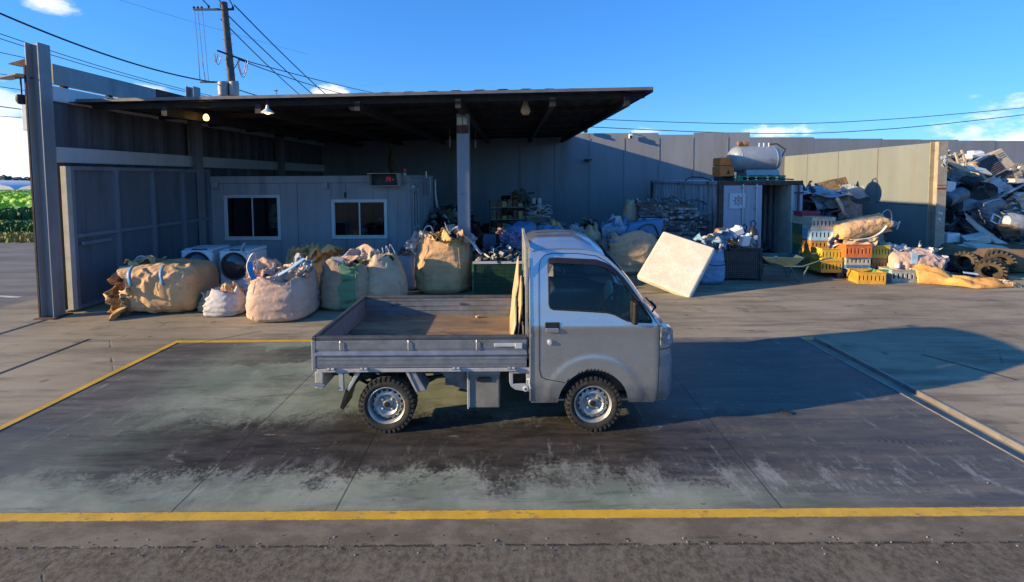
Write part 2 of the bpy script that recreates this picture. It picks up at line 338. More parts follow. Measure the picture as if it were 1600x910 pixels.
# steel rails and slots let into the yard
def slot(x0,y0,x1,y1,wd,name='rail_slot',mm=None):
    b=MB(); d=Vector((x1-x0,y1-y0,0)).normalized(); q=Vector((-d.y,d.x,0))*wd/2
    A=Vector((x0,y0,.004)); B=Vector((x1,y1,.004)); b.add([A-q,A+q,B+q,B-q],[(0,1,2,3)])
    b.build(name,mm or M_dark,kind='structure')
slot(-7.86,3.5,-7.86,7.75,.07,'gate_track'); slot(-6.25,4.2,-6.25,6.5,.05,'drain')
slot(-3.9,6.8,-4.9,6.0,.012,'joint'); slot(5.35,5.75,5.75,5.0,.03,'drain')
slot(2.6,8.9,5.0,9.15,.03,'joint'); slot(5.0,9.15,9.4,9.75,.02,'joint',mat('joint_light',(.42,.38,.32),.8))
slot(-9.9,8.9,-40,14.5,.10,'road_marking',mat('road_white',(.5,.48,.44),.7,0,.4,3))
# fields beyond the road on the left
def grassfield(name,x0,x1,y0,y1,h,colA,colB,sp_,seed,nn,z=0.0):
    r_=random.Random(seed); b=MB()
    for k in range(nn):
        x=r_.uniform(x0,x1); y=r_.uniform(y0,y1); hh=h*r_.uniform(.5,1.1); a=r_.uniform(0,3.14); wd=sp_*r_.uniform(.5,1.2)
        b.cur=0 if r_.random()<.6 else 1
        dx,dy=math.cos(a)*wd,math.sin(a)*wd; lx,ly=r_.uniform(-.3,.3)*hh,r_.uniform(-.3,.3)*hh
        b.add([(x-dx,y-dy,z),(x+dx,y+dy,z),(x+dx*.6+lx,y+dy*.6+ly,z+hh),(x-dx*.6+lx,y-dy*.6+ly,z+hh*.8)],[(0,1,2,3)])
    b.cur=0; b.add([(x0,y0,z+.01),(x1,y0,z+.01),(x1,y1,z+h*.5),(x0,y1,z+h*.5)],[(0,1,2,3)])
    A=mat(name+'_a',colA,.8,0,.3,3,bump=0); B=mat(name+'_b',colB,.8,0,.3,3,bump=0)
    return b.build(name,[A,B],kind='stuff',recalc=False)
tag(grassfield('grass_verge',-60,-13,16.8,19.2,.22,(.30,.24,.07),(.20,.22,.05),.05,1,9000),'dry yellow grass verge along the road outside the gate','grass')
tag(grassfield('crop_row',-80,-14,19.4,22.2,.36,(.035,.09,.02),(.07,.16,.03),.11,2,11000),'dark green leafy crop row nearest the road','crops')
tag(grassfield('crop_row',-100,-17,22.5,26,.15,(.20,.30,.03),(.28,.36,.04),.1,3,9000),'bright yellow-green strip between the two dark crop rows','crops')
tag(grassfield('crop_row',-120,-21,26.5,32,.50,(.03,.075,.02),(.06,.13,.03),.2,4,9000),'dark green leafy crop row farther from the road','crops')
tag(grassfield('rice_field',-260,-27,34,100,.4,(.26,.50,.03),(.36,.58,.05),.35,5,14000),'flat bright green rice field reaching towards the greenhouses','field')
# far greenhouses and wood
gh=thing('greenhouse','long low pale greenhouse tunnels at the far end of the green field','greenhouse',(-150,122,0))
Mgh=mat('greenhouse_film',(.55,.57,.6),.4,0,.1,.3,bump=0)
for k in range(6):
    b=MB(); P=[(12*math.cos(math.pi*i/10)*.5,3.6*math.sin(math.pi*i/10)) for i in range(11)]
    b.prism(P,0,1,'Y'); o=b.build('tunnel',Mgh,gh,smooth=True); o.scale=(4.1,18,.62+.05*(k%3)); o.location=(-110+k*50,0,0)
b=MB(); r_=random.Random(9)
for k in range(2600):
    x=r_.uniform(-420,60); y=r_.uniform(190,230); z=r_.uniform(0,1)**1.0*(2.6+1.2*noise.noise(Vector((x*.02,0,0)))+1.2*noise.noise(Vector((x*.12,3,0)))); s_=r_.uniform(1.2,2.6)
    b.cbox((x,y,z+.5),(s_,s_,s_*.8),(r_.random()*3,r_.random()*3,r_.random()*3))
tag(b.build('woodland',mat('far_wood',(.055,.075,.06),.9,0,.4,.1,bump=0),kind='stuff'),'dark distant tree line on the horizon behind the greenhouses','trees')
# ------------------------------------------------------------ left boundary wall
XL=-8.0
lw=thing('boundary_wall','tall grey steel panel wall running back from the left gate post under the canopy','wall',(XL-.02,7.8,0))
def LB(y0,y1,z0,z1,x0=0,x1=.05): b=MB(); b.box(x0,x1,y0-7.8,y1-7.8,z0,z1); return b
ys_=[7.82,8.75,9.7,10.65,11.6,12.55,13.5,14.45,15.4,16.35,17.3,18.25,19.0]
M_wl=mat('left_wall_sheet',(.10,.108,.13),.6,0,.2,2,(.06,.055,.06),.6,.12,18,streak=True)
LB(7.83,18.98,.02,3.70,-.03,-.012).build('light_block_sheet',M_dark,lw)  # added behind the panels to stop light leaking through their gaps
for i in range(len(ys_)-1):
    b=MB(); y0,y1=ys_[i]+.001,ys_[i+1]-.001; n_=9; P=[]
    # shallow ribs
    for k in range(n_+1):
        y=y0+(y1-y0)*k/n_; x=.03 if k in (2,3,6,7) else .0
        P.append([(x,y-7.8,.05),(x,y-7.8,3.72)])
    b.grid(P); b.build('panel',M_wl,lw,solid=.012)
LB(7.8,19,3.72,3.98,.0,.09).build('rail',M_whiteband,lw,bevel=.004)
LB(7.8,19,2.66,2.93,.02,.11).build('rail',M_whiteband,lw,bevel=.004)
b=MB(); 
for y0,y1 in ((7.85,10.1),): b.prism([(0,4.02),(.10,4.02),(.10,4.36),(.02,4.36),(.02,4.08),(0,4.08)],y0-7.8,y1-7.8,'Y')
b.v=[(v[0],v[1],v[2]) for v in b.v]; b.build('top_beam',M_galv,lw)
b=MB(); b.box(0.01,.11,10.11-7.8,19-7.8,4.05,4.37); b.build('top_beam',M_rust,lw,label='rusty brown stretch of the top beam')
b=MB()
for y in (8.1,9.0,9.8): b.box(.0,.06,y-7.8-.05,y-7.8+.05,3.97,4.06)
b.build('bracket',M_rust,lw)
def hbeam(name,label,loc,w_,d_,z0,z1,m_,rotz=0,t=.016,dup_parts=None,cat='post'):
    r0=thing(name,label,cat,loc,(0,0,rotz))
    b=MB(); b.box(-w_/2,w_/2,-d_/2,-d_/2+t,z0,z1); b.build('flange',m_,r0,bevel=.003)
    b=MB(); b.box(-w_/2,w_/2,d_/2-t,d_/2,z0,z1); b.build('flange',m_,r0,bevel=.003)
    b=MB(); b.box(-t/2,t/2,-d_/2+t,d_/2-t,z0,z1); b.build('web',m_,r0)
    return r0
M_post=mat('post_steel',(.25,.26,.275),.55,.1,.15,3,(.12,.10,.09),.5,.12,22,rust=.12,streak=True)
p1=hbeam('steel_post','tall grey steel beam post at the left end of the wall, open to the field','',.3,.3,0,1,M_post) if False else None
P1=hbeam('steel_post','tallest grey steel beam post, standing at the open left end of the yard wall',(-7.90,7.6,0),.2,.22,0,4.62,M_post,R(90))
b=MB(); b.box(-.17,.17,-.17,.17,0,.02); b.build('base_plate',M_rust,P1)
b=MB(); b.box(-.11,-.06,.111,.14,.02,4.25); b.build('side_angle',mat('dark_rust',(.045,.02,.016),.85),P1)
P2=hbeam('steel_post','second grey steel beam post of the left wall, rising just above the canopy roof',(-7.83,11.15,0),.24,.2,0,4.62,M_post,R(90))
P3=hbeam('steel_post','third steel beam post of the left wall, deep in the shade behind the office roof',(-7.83,15.2,0),.24,.2,0,4.0,M_post,R(90))
# leaning gate leaf
gt=thing('gate','grey framed steel gate leaf folded back along the left wall','gate',(-7.80,7.86,.04),(0,0,R(-.5)))
M_gate=mat('gate_paint',(.19,.22,.265),.55,0,.1,2,(.09,.09,.1),.5,.1,16,streak=True)
GL,GH=3.65,2.55
for k in range(4):
    for (z0,z1) in ((.05,1.28),(1.34,GH-.06)):
        b=MB(); b.box(-.018,-.010,.05+k*(GL-.1)/4+.03,.05+(k+1)*(GL-.1)/4-.03,z0,z1); b.build('panel',mat('gate_panel_shade',(.135,.155,.19),.55,0,.12,2,(.07,.07,.08),.5,.1,16,streak=True),gt)  # panels darker than the frame: recess shade put into their colour
for k in range(5):
    y=.05+k*(GL-.1)/4; b=MB(); b.box(-.02,.055,y-.035,y+.035,0,GH); b.build('stile',M_gate,gt,bevel=.004)
for z in (.03,1.31,GH-.03):
    b=MB(); b.box(-.019,.045,.086,GL-.086,z-.035,z+.035)
    b.build('rail',M_gate,gt,bevel=.004)
b=MB(); b.box(-.03,.07,-.075,.012,.02,GH); b.build('edge_strip',mat('pale_edge',(.5,.47,.42),.6,0,.15,3,(.25,.2,.15),.4),gt,bevel=.004)
b=MB(); b.box(.045,.062,.15,.75,1.14,1.20); b.build('handle',M_gate,gt,bevel=.004)
# things on the outside of the post
cm=thing('security_camera','small camera with a tilted pale solar panel bracketed outside the tall left post','camera',(-8.16,7.55,3.95))
b=MB(); b.cbox((-.12,0,.12),(.36,.26,.02),(R(8),R(-12),0)); b.build('solar_panel',mat('pale_solar',(.55,.48,.38),.4,0,.1,5),cm)
b=MB(); b.rod((0,0,.1),(0,0,-.18),.012); b.rod((.20,0,.1),(-.08,0,.1),.012); b.build('bracket',M_dark,cm)
b=MB(); b.lathe([(0,-.34),(.05,-.33),(.075,-.28),(.075,-.18),(0,-.17)],'Z',n=16); b.build('camera_body',M_black,cm,smooth=True)
bx=tag(MB().box(-.06,.06,-.1,.1,0,.42).build('junction_box',M_white,loc=(-8.07,7.6,3.18),bevel=.01),'narrow white box fixed outside the tall left post','box')
b=MB(); b.prism([(0,0),(-.36,.06),(0,.16)],-.08,.08,'Y'); tag(b.build('bracket',M_rust,loc=(-8.0,7.62,4.22)),'pointed rusty bracket sticking out near the top of the tall left post','bracket')
# ------------------------------------------------------------ back wall of steel plates
bw=thing('back_wall','long grey wall of big upright steel plates closing the yard behind the canopy and container','wall',(0,19,0))
def plates(root,xs,tops,yf,mm):
    for i in range(len(xs)-1):
        x0,x1=xs[i]+.004,xs[i+1]-.004; off=rnd.uniform(-.006,.006)
        y0,y1=yf(xs[i]),yf(xs[i+1]); b=MB()
        b.add([(x0,y0-19+off,0),(x1,y1-19+off,0),(x1,y1-19+off,tops[i]),(x0,y0-19+off,tops[i]),(x0,y0-18.97,0),(x1,y1-18.97,0),(x1,y1-18.97,tops[i]),(x0,y0-18.97,tops[i])],[(0,1,2,3),(4,7,6,5),(3,2,6,7),(0,3,7,4),(1,5,6,2)])
        b.build('plate',mm,root)
xs_=[-8.4+1.46*i for i in range(13)]   # up to 9.12
xs_+= [10.05,12.85,14.4,15.9,17.6,19.3,21,22.7,24.4]
tops=[]
for i in range(len(xs_)-1):
    x=(xs_[i]+xs_[i+1])/2
    tops.append(4.2 if x<5.8 else 4.12 if x<7.2 else 4.2 if x<10.05 else 3.99 if x<12.85 else 3.95-.016*(x-12.85)+.012*(i%2))
plates(bw,xs_,tops,lambda x:19+max(0,x-10.05)*.05,M_wallp)
for i,x in enumerate(xs_[1:-1]): y=max(0,x-10.05)*.05; b=MB(); b.box(x-.05,x+.05,y+.036,y+.08,0,min(tops[i],tops[i+1])-.02); b.build('seam_light_block',M_dark,bw)  # added strips behind the seams, blocking light between the plates
b=MB()
for x in xs_[1:13]: b.box(x-.008,x+.008,-.018,-.008,0,4.0)
b.build('seam_strip',mat('seam_dark',(.20,.205,.22),.7,0,.2,3),bw)
# the partition wall that runs towards the camera
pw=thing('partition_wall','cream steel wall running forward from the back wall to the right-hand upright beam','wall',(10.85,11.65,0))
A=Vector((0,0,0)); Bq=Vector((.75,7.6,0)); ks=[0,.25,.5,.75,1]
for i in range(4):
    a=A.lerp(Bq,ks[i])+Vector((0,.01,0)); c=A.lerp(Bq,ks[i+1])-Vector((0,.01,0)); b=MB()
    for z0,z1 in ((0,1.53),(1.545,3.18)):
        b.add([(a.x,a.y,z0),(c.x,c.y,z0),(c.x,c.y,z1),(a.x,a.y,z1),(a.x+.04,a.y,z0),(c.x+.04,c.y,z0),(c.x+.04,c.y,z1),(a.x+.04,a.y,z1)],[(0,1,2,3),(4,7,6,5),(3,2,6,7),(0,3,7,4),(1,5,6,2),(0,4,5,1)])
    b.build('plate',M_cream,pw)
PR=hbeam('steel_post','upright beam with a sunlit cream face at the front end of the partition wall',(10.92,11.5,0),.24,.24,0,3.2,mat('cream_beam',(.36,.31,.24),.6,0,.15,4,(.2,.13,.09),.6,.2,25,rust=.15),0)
b=MB(); b.box(-.123,.123,-.125,-.121,1.98,2.03); b.box(-.123,.123,-.125,-.121,2.08,2.10); b.build('band',mat('red_band',(.25,.05,.03),.6),PR)
b=MB(); 
for k in range(5): b.cbox((rnd.uniform(-.06,.04),-.127,2.7+rnd.uniform(-.14,.14)),(.07,.004,.08),(0,rnd.uniform(-1,1),0))
for k in range(3): b.cbox((rnd.uniform(-.06,.02),-.127,1.3+rnd.uniform(-.1,.1)),(.05,.004,.06),(0,rnd.uniform(-1,1),0))
b.build('torn_sticker',M_white,PR)
# ------------------------------------------------------------ canopy
cano=thing('canopy_roof','wide flat brown corrugated canopy roof covering the back of the yard','canopy',(0,8,0))
def zroof(y,x=0): return 3.90+.016*(y-8)+.020*min(0,x)
def roofY0(x): return 8.1+.0*x
b=MB(); P=[]
n_=150
xe=[-7.97+ (2.5+7.97)*i/n_ for i in range(n_+1)]
for i,x in enumerate(xe):
    ph=i%6; dz=.0 if ph in (0,1,2) else .028
    P.append([(x,roofY0(x)-8,zroof(8.1,x)+dz),(x,13-8,zroof(13,x)+dz),(x,18.98-8,zroof(19,x)+dz)])
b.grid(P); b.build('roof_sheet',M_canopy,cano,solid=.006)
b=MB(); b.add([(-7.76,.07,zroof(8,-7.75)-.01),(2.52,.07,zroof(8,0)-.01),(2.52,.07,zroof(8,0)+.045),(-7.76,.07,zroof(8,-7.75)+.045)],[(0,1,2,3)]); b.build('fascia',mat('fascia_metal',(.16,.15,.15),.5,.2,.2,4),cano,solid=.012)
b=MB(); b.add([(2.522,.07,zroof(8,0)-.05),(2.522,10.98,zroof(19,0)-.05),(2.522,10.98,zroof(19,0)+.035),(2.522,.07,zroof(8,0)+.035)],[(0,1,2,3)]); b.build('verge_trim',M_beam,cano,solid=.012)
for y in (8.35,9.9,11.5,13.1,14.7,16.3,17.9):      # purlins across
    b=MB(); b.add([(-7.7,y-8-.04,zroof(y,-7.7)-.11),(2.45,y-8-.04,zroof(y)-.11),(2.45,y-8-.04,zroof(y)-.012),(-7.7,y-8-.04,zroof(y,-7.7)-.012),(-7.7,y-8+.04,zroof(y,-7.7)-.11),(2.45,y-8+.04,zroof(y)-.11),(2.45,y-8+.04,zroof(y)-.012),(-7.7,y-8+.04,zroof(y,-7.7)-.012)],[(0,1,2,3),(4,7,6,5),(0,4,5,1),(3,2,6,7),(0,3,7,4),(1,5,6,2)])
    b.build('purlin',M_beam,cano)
for x in (-6.3,-4.6,-2.8,-.97,.75,2.1):            # rafters from front to back
    b=MB(); z0,z1=zroof(8.2,x)-.112,zroof(18.9,x)-.112
    b.add([(x-.05,.2,z0-.16),(x+.05,.2,z0-.16),(x+.05,.2,z0),(x-.05,.2,z0),(x-.05,10.9,z1-.16),(x+.05,10.9,z1-.16),(x+.05,10.9,z1),(x-.05,10.9,z1)],[(0,1,2,3),(4,7,6,5),(0,4,5,1),(3,2,6,7),(0,3,7,4),(1,5,6,2)])
    b.build('rafter',M_beam,cano)
b=MB()
for k in range(14): b.cbox((-7.2+k*.22,7.3+k*.2,3.72),(.16,.05,.015),(0,0,.7))
# front support column
colm=hbeam('steel_column','grey steel column holding up the front of the canopy behind the tallest tan bag','',.3,.3,0,1,M_post) if False else None
M_col=mat('column_paint',(.27,.29,.32),.5,.1,.1,3,(.16,.16,.16),.4,.1,20,rust=.03,streak=True)
CM=hbeam('steel_column','grey steel column holding up the canopy front, rising behind the tallest tan bag',(-1.0,9.35,0),.25,.24,0,3.66,M_col,0,cat='column')
b=MB(); b.box(-.12,.12,-.08,.0,3.3,3.52); 
b=MB(); b.box(-.1,-.0,-.19,-.121,3.42,3.58); b.box(.01,.09,-.185,-.121,3.43,3.57); b.build('junction_box',mat('box_beige',(.52,.46,.36),.5,0,.15,5),CM,bevel=.006)
b=MB(); b.box(-.12,.12,-.17,-.121,3.26,3.41); b.build('bracket',M_rust,CM)
b=MB()
for k in range(3): b.lathe([(0,-.002),(.009,-.002),(.009,.004)],'Y',(-.05+.05*k,-.124,2.02),8)
b.build('bolt_hole',M_black,CM)
# canopy lamps
def bulb(name,label,x,y,Y,kind):
    p=W(x,y,Y); t=thing(name,label,'lamp',p); top=zroof(Y,p.x)-.01-p.z
    b=MB(); b.rod((0,0,.1),(0,0,top),.008,6); b.build('cord',M_black,t)
    if kind=='lit':
        b=MB(); b.lathe([(0,-.065),(.035,-.055),(.052,-.015),(.045,.03),(.02,.065),(0,.066)],'Z',n=16); b.build('bulb',emis('lit_bulb_'+name,(1,.60,.10),4.5),t,smooth=True)
        b=MB(); b.lathe([(.0,.13),(.03,.12),(.034,.066),(0,.064)],'Z',n=12); b.build('socket',M_black,t)
    elif kind=='shade':
        b=MB(); b.lathe([(.02,.13),(.03,.07),(.11,.0),(.105,-.01),(.025,.06)],'Z',n=20); b.build('lamp_shade',M_white,t,smooth=True)
        b=MB(); b.lathe([(0,-.035),(.04,-.02),(.05,.01),(.02,.05)],'Z',n=16); b.build('bulb',emis('lit_bulb_shade',(1,.62,.25),6),t,smooth=True)
    elif kind=='dark':
        b=MB(); b.lathe([(0,-.02),(.06,-.01),(.10,.03),(.10,.05),(.03,.13),(0,.14)],'Z',n=18); b.build('bulb',mat('frosted_glass',(.4,.4,.4),.2,.3,.2,20),t,smooth=True)
    else:
        b=MB(); b.lathe([(0,-.13),(.06,-.115),(.095,-.06),(.095,-.02),(.05,.09),(.035,.16),(.03,.16),(.0,.16)],'Z',n=24); b.build('bulb',mat('amber_glass',(.55,.33,.18),.25,0,.2,10),t,smooth=True)
        b=MB(); b.lathe([(0,.25),(.032,.24),(.04,.161),(0,.16)],'Z',n=16); b.build('socket',mat('brass_socket',(.25,.15,.08),.5,.3),t)
bulb('hanging_lamp','leftmost hanging lamp under the canopy, a lit round yellow bulb',322,184,9.0,'lit')
bulb('hanging_lamp','lit hanging lamp with a white shade, second from the left under the canopy',418,176,8.15,'shade')
bulb('hanging_lamp','unlit grey reflector bulb hanging under the middle of the canopy front',553,172,9.2,'dark')
bulb('hanging_lamp','large unlit amber bulb hanging to the right of the steel column',821,170,8.7,'amber')
b=MB(); 
def sag(a,c,s,n=14):
    a=Vector(a);c=Vector(c); return [a.lerp(c,i/n)+Vector((0,0,-4*s*(i/n)*(1-i/n))) for i in range(n+1)]
tag(MB().tube(sag(W(420,165,9.4),W(555,163,9.2),.12),.008,5).build('power_cable',M_black),'thin cable drooping between two lamps under the canopy','cable')
tag(MB().tube(sag(W(470,175,9.6),W(700,165,9.6),.12),.010,5).build('power_cable',M_dark),'long thin cable slung beneath the canopy purlins left of the column','cable')
# hanging plastic strip things deep inside
for (x,y,Yd,l_,cc) in ((703,222,14,.34,'left of the column'),(743,226,14,.2,'right of the column')):
    p=W(x,y,Yd); b=MB(); b.box(-.015,.015,-.01,.01,-l_/2,l_/2); b.tube([(0,0,l_/2),(0,0,3.9-p.z)],.004,4)
    tag(b.build('hanging_tube',M_white,loc=p),'small pale tube hanging in the dark, just '+cc,'tube')
p=W(612,250,15.6); b=MB(); b.tube([(0,0,.5),(.02,0,.25),(-.01,0,0),(.0,0,-.25),(.02,0,-.5)],[.03,.09,.12,.13,.06],10); b.tube([(0,0,.5),(0,0,1.0)],.01,4)
tag(b.build('hanging_sack',mat('brown_sack',(.14,.09,.05),.9,0,.4,8)),'long brown bundle hanging in the dark above the office roof','bundle'); bpy.context.scene.objects['hanging_sack'].location=p
# cameras on the back wall
def wallcam(label,x,y,Y,m_):
    p=W(x,y,Y); t=thing('security_camera',label,'camera',p)
    b=MB(); b.rod((0,-.0,.12),(0,-.14,.12),.015); b.rod((0,-.14,.12),(0,-.14,.05),.015); b.build('bracket',M_dark,t)
    b=MB(); b.box(-.08,.08,-.24,-.08,-.14,.06); b.build('camera_body',m_,t,bevel=.03)
    b=MB(); b.lathe([(0,-.06),(.05,-.05),(.05,.0)],'Y',(-.02,-.24,-.08),14); b.build('lens',M_black,t)
    return t
wallcam('white security camera bracketed on top of the back wall, casting a long shadow','' or 984,212,18.98,M_white)
wallcam('small dark bracketed camera under the canopy tip at the top of the back wall',914,203,18.98,M_dark)
p=W(917,250,18.95); b=MB(); b.box(-.12,.2,-.12,0,-.02,.03); b.box(-.05,.05,-.2,-.0,-.1,.0); tag(b.build('wall_bracket',M_dark,loc=p),'small dark bracket halfway up the back wall below the canopy tip','bracket')
# ------------------------------------------------------------ site office
OX0,OX1,OY,OL,OZ=-7.72,-2.62,11.5,3.4,2.42
of=thing('site_office','long grey-blue prefabricated site office with two white-framed windows','office',(OX0,OY,0))
W_=OX1-OX0
wins=[(W(350,305,OY),W(440,375,OY)),(W(518,312,OY),W(606,373,OY))]
wl=[(a.x-OX0,c.x-OX0,c.z,a.z) for a,c in wins]
def office_wall():
    b=MB(); (a0,a1,az0,az1),(b0,b1,bz0,bz1)=wl
    def bb(x0,x1,z0,z1): b.box(x0,x1,0,.05,z0,z1)
    return [((0,a0),(0.1,2.24)),((a0,a1),(.1,az0)),((a0,a1),(az1,2.24)),((a1,b0),(.1,2.24)),((b0,b1),(.1,bz0)),((b0,b1),(bz1,2.24)),((b1,W_),(.1,2.24))]
for (x0,x1),(z0,z1) in office_wall():
    b=MB(); b.box(x0+.003,x1-.003,0,.05,z0+.002,z1-.002); b.build('wall_panel',M_office,of,bevel=.003,seg=1)
b=MB(); b.box(-.03,W_+.03,-.035,.05,2.243,2.42); b.build('eaves_beam',M_office,of,bevel=.006)
b=MB(); b.box(-.02,W_+.02,-.02,.05,.0,.098); b.build('base_beam',M_dark,of)
for x in (0,W_-.09): b=MB(); b.box(x-.01,x+.1,-.014,-.001,.1,2.24); b.build('corner_post',M_office,of,bevel=.004)
b=MB(); b.box(-.02,W_+.02,.052,OL,2.36,2.425); b.build('roof',M_office,of)
b=MB(); b.box(0,.05,.052,OL,.1,2.35); b.box(.05,W_-.05,OL-.05,OL,.1,2.35); b.build('wall',M_office,of)
b=MB(); b.box(W_-.05,W_,.052,.35,.1,2.35); b.box(W_-.05,W_,.35,1.0,2.05,2.35); b.box(W_-.05,W_,1.0,1.9,.1,2.35); b.box(W_-.05,W_,1.9,2.55,2.05,2.35); b.box(W_-.05,W_,2.55,OL,.1,2.35); b.build('wall',M_office,of)
b=MB(); b.box(.05,W_-.05,.06,OL-.06,.08,.14); b.build('floor',M_wood,of)
Mg=glassmat('window_glass',(.55,.6,.62),.02)
for y0,y1 in ((.35,1.0),(1.9,2.55)):
    d=None; b=MB(); 
    for yy in (y0,y1-.04,(y0+y1)/2-.02): b.box(W_-.04,W_+.02,yy,yy+.04,.14,2.05)
    b.box(W_-.03,W_+.015,y0+.04,y1-.04,2.0,2.05); b.box(W_-.03,W_+.015,y0+.04,y1-.04,.14,.4); b.box(W_-.03,W_+.015,y0+.04,y1-.04,1.0,1.06)
    d=b.build('door',M_frame,of); b=MB(); b.box(W_-.012,W_-.006,y0+.04,y1-.04,.4,2.0); b.build('pane',Mg,d)
M_wf=mat('white_window_frame',(.66,.68,.70),.4,.1,.06,5,bump=.02)
for i,(x0,x1,z0,z1) in enumerate(wl):
    b=MB(); t_=.055
    b.box(x0,x1,-.03,.03,z1-t_,z1); b.box(x0,x1,-.045,.03,z0,z0+t_*1.3); b.box(x0,x0+t_,-.03,.03,z0+t_*1.3,z1-t_); b.box(x1-t_,x1,-.03,.03,z0+t_*1.3,z1-t_)
    fr=b.build('window',M_wf,of,bevel=.003)
    xm=(x0+x1)/2
    for k,(a,c) in enumerate(((x0+t_,xm),(xm,x1-t_))):
        yy=-.012 if k else .008
        b=MB(); s_=.022; b.box(a,a+s_,yy-.01,yy+.01,z0+.072,z1-t_); b.box(c-s_,c+.006,yy-.01,yy+.01,z0+.072,z1-t_); b.box(a+s_,c-s_,yy-.01,yy+.01,z1-t_-s_,z1-t_); b.box(a+s_,c-s_,yy-.01,yy+.01,z0+.072,z0+.072+s_)
        b.build('sash',M_wf,fr)
        b=MB(); b.box(a+s_,c-s_,yy-.002,yy+.002,z0+.094,z1-t_-s_); b.build('pane',Mg,fr)
# conduit boxes on the eaves, seams
b=MB(); b.box(.05,.22,-.09,-.036,2.12,2.3); b.build('eaves_box',M_office,of,bevel=.01)
b=MB(); b.box(2.88,3.02,-.08,-.036,2.08,2.26); b.build('eaves_box',M_office,of,bevel=.01)
b=MB(); b.box(3.42,3.47,-.03,-.001,1.86,2.0); b.build('sensor',M_black,of)
b=MB(); 
for x in (2.2,3.44,4.15): b.box(x,x+.012,-.004,-.0005,.1,2.24)
b.build('seam',mat('seam_office',(.09,.105,.125),.6),of)
# interior: jacket, shelf goods
jk=W(431,338,11.62)
b=MB(); P=[]
for i in range(15):
    z=.62*(i/14); wd=.11+.07*math.sin(math.pi*(i/14)**.8)
    P.append([(wd*math.cos(a)*(1 if a<9 else 1),.07*math.sin(a)+.01*noise.noise(Vector((i*.6,a*2,0))),z-.31) for a in [2*math.pi*k/14 for k in range(15)]])
b.grid(P)
n=NT('camouflage_cloth'); c=n.mix(n.rng(n.noise(9,3,.5),.5,.53),(.7,.6,.42),(.3,.26,.16)); c=n.mix(n.rng(n.noise(13,3,.5,n.mp((1,1,1),(0,0,0),(4,2,1))),.56,.58),c,(.8,.68,.55)); n.set('Base Color',c); n.set('Roughness',.9)
tag(b.build('jacket',n.m,loc=jk,smooth=True),'camouflage jacket hanging inside the left office window','jacket')
dk=W(560,370,11.95); t=tag(MB().box(-.9,.9,-.3,.3,-.75,-.02).box(-.9,.9,-.32,.32,-.02,.02).build('desk',M_wood,loc=dk+Vector((0,.1,0))),'wooden desk standing inside the right office window','desk')
cols=[(.8,.15,.08),(.15,.4,.15),(.85,.85,.85),(.8,.6,.2),(.15,.15,.5),(.05,.05,.05)]
b=MB(); r_=random.Random(3)
for k in range(22):
    b.cur=k%6; x=r_.uniform(-.75,.75); h_=r_.uniform(.05,.22); b.cbox((x,r_.uniform(-.2,.2),h_/2+.021),(r_.uniform(.04,.14),r_.uniform(.05,.1),h_),(0,0,r_.random()*3))
b.cur=2; b.tube([(.45,0,.02),(.42,0,.25),(.55,0,.45)],.02,6); b.cbox((.58,0,.45),(.12,.08,.05),(0,.4,0))
o=b.build('desk_clutter',[mat('clutter_%d'%i,c_,.6) for i,c_ in enumerate(cols)],loc=dk+Vector((0,.1,0)),kind='stuff'); tag(o,'small coloured clutter piled on the desk inside the right office window','clutter')
# LED weight display
p=W(601,281,11.2); ds=thing('weight_display','hooded beige weight display with red digits on the office eaves','display',p+Vector((0,0,0)))
b=MB(); b.box(-.34,.34,.0,.2,-.15,.16); 
b=MB()
b.box(-.36,.36,-.22,.2,.145,.16); b.prism([(-.22,.144),(.2,.144),(.2,-.16),(-.06,-.16)],-.36,-.345,'X'); b.prism([(-.22,.144),(.2,.144),(.2,-.16),(-.06,-.16)],.345,.36,'X'); b.box(-.344,.344,-.06,.2,-.16,-.145)
b.build('hood',mat('hood_beige',(.42,.42,.36),.6,0,.1,5,(.25,.24,.2),.4),ds)
b=MB(); b.box(-.344,.344,.08,.19,-.144,.144); b.build('screen',M_black,ds)
def seg7(b,x,z,h,segs,y,t=.012):
    w_=h*.5
    S={'a':(x,x+w_,z+h-t,z+h),'g':(x,x+w_,z+h/2-t/2,z+h/2+t/2),'d':(x,x+w_,z,z+t),'f':(x,x+t,z+h/2,z+h),'b':(x+w_-t,x+w_,z+h/2,z+h),'e':(x,x+t,z,z+h/2),'c':(x+w_-t,x+w_,z,z+h/2)}
    for q in segs: x0,x1,z0,z1=S[q]; b.box(x0,x1,y-.003,y,z0,z1)
b=MB(); seg7(b,-.02,-.05,.12,'bc',.079); seg7(b,.06,-.05,.12,'bcfg',.079); seg7(b,.16,-.05,.1,'g',.079)
b.build('digits',emis('red_led',(.6,.01,.03),.25),ds)
p=W(632,272,11.7); t=thing('warning_beacon','small red warning beacon standing on the office roof beside the weight display','beacon',Vector((p.x,p.y,2.425)))
b=MB(); b.lathe([(0,0),(.05,0),(.05,.05),(.0,.05)],'Z',n=16); b.build('base',M_white,t); b=MB(); b.lathe([(.0,.05),(.045,.05),(.045,.17),(.03,.19),(0,.19)],'Z',n=16); b.build('dome',mat('red_plastic',(.5,.02,.04),.3),t,smooth=True)
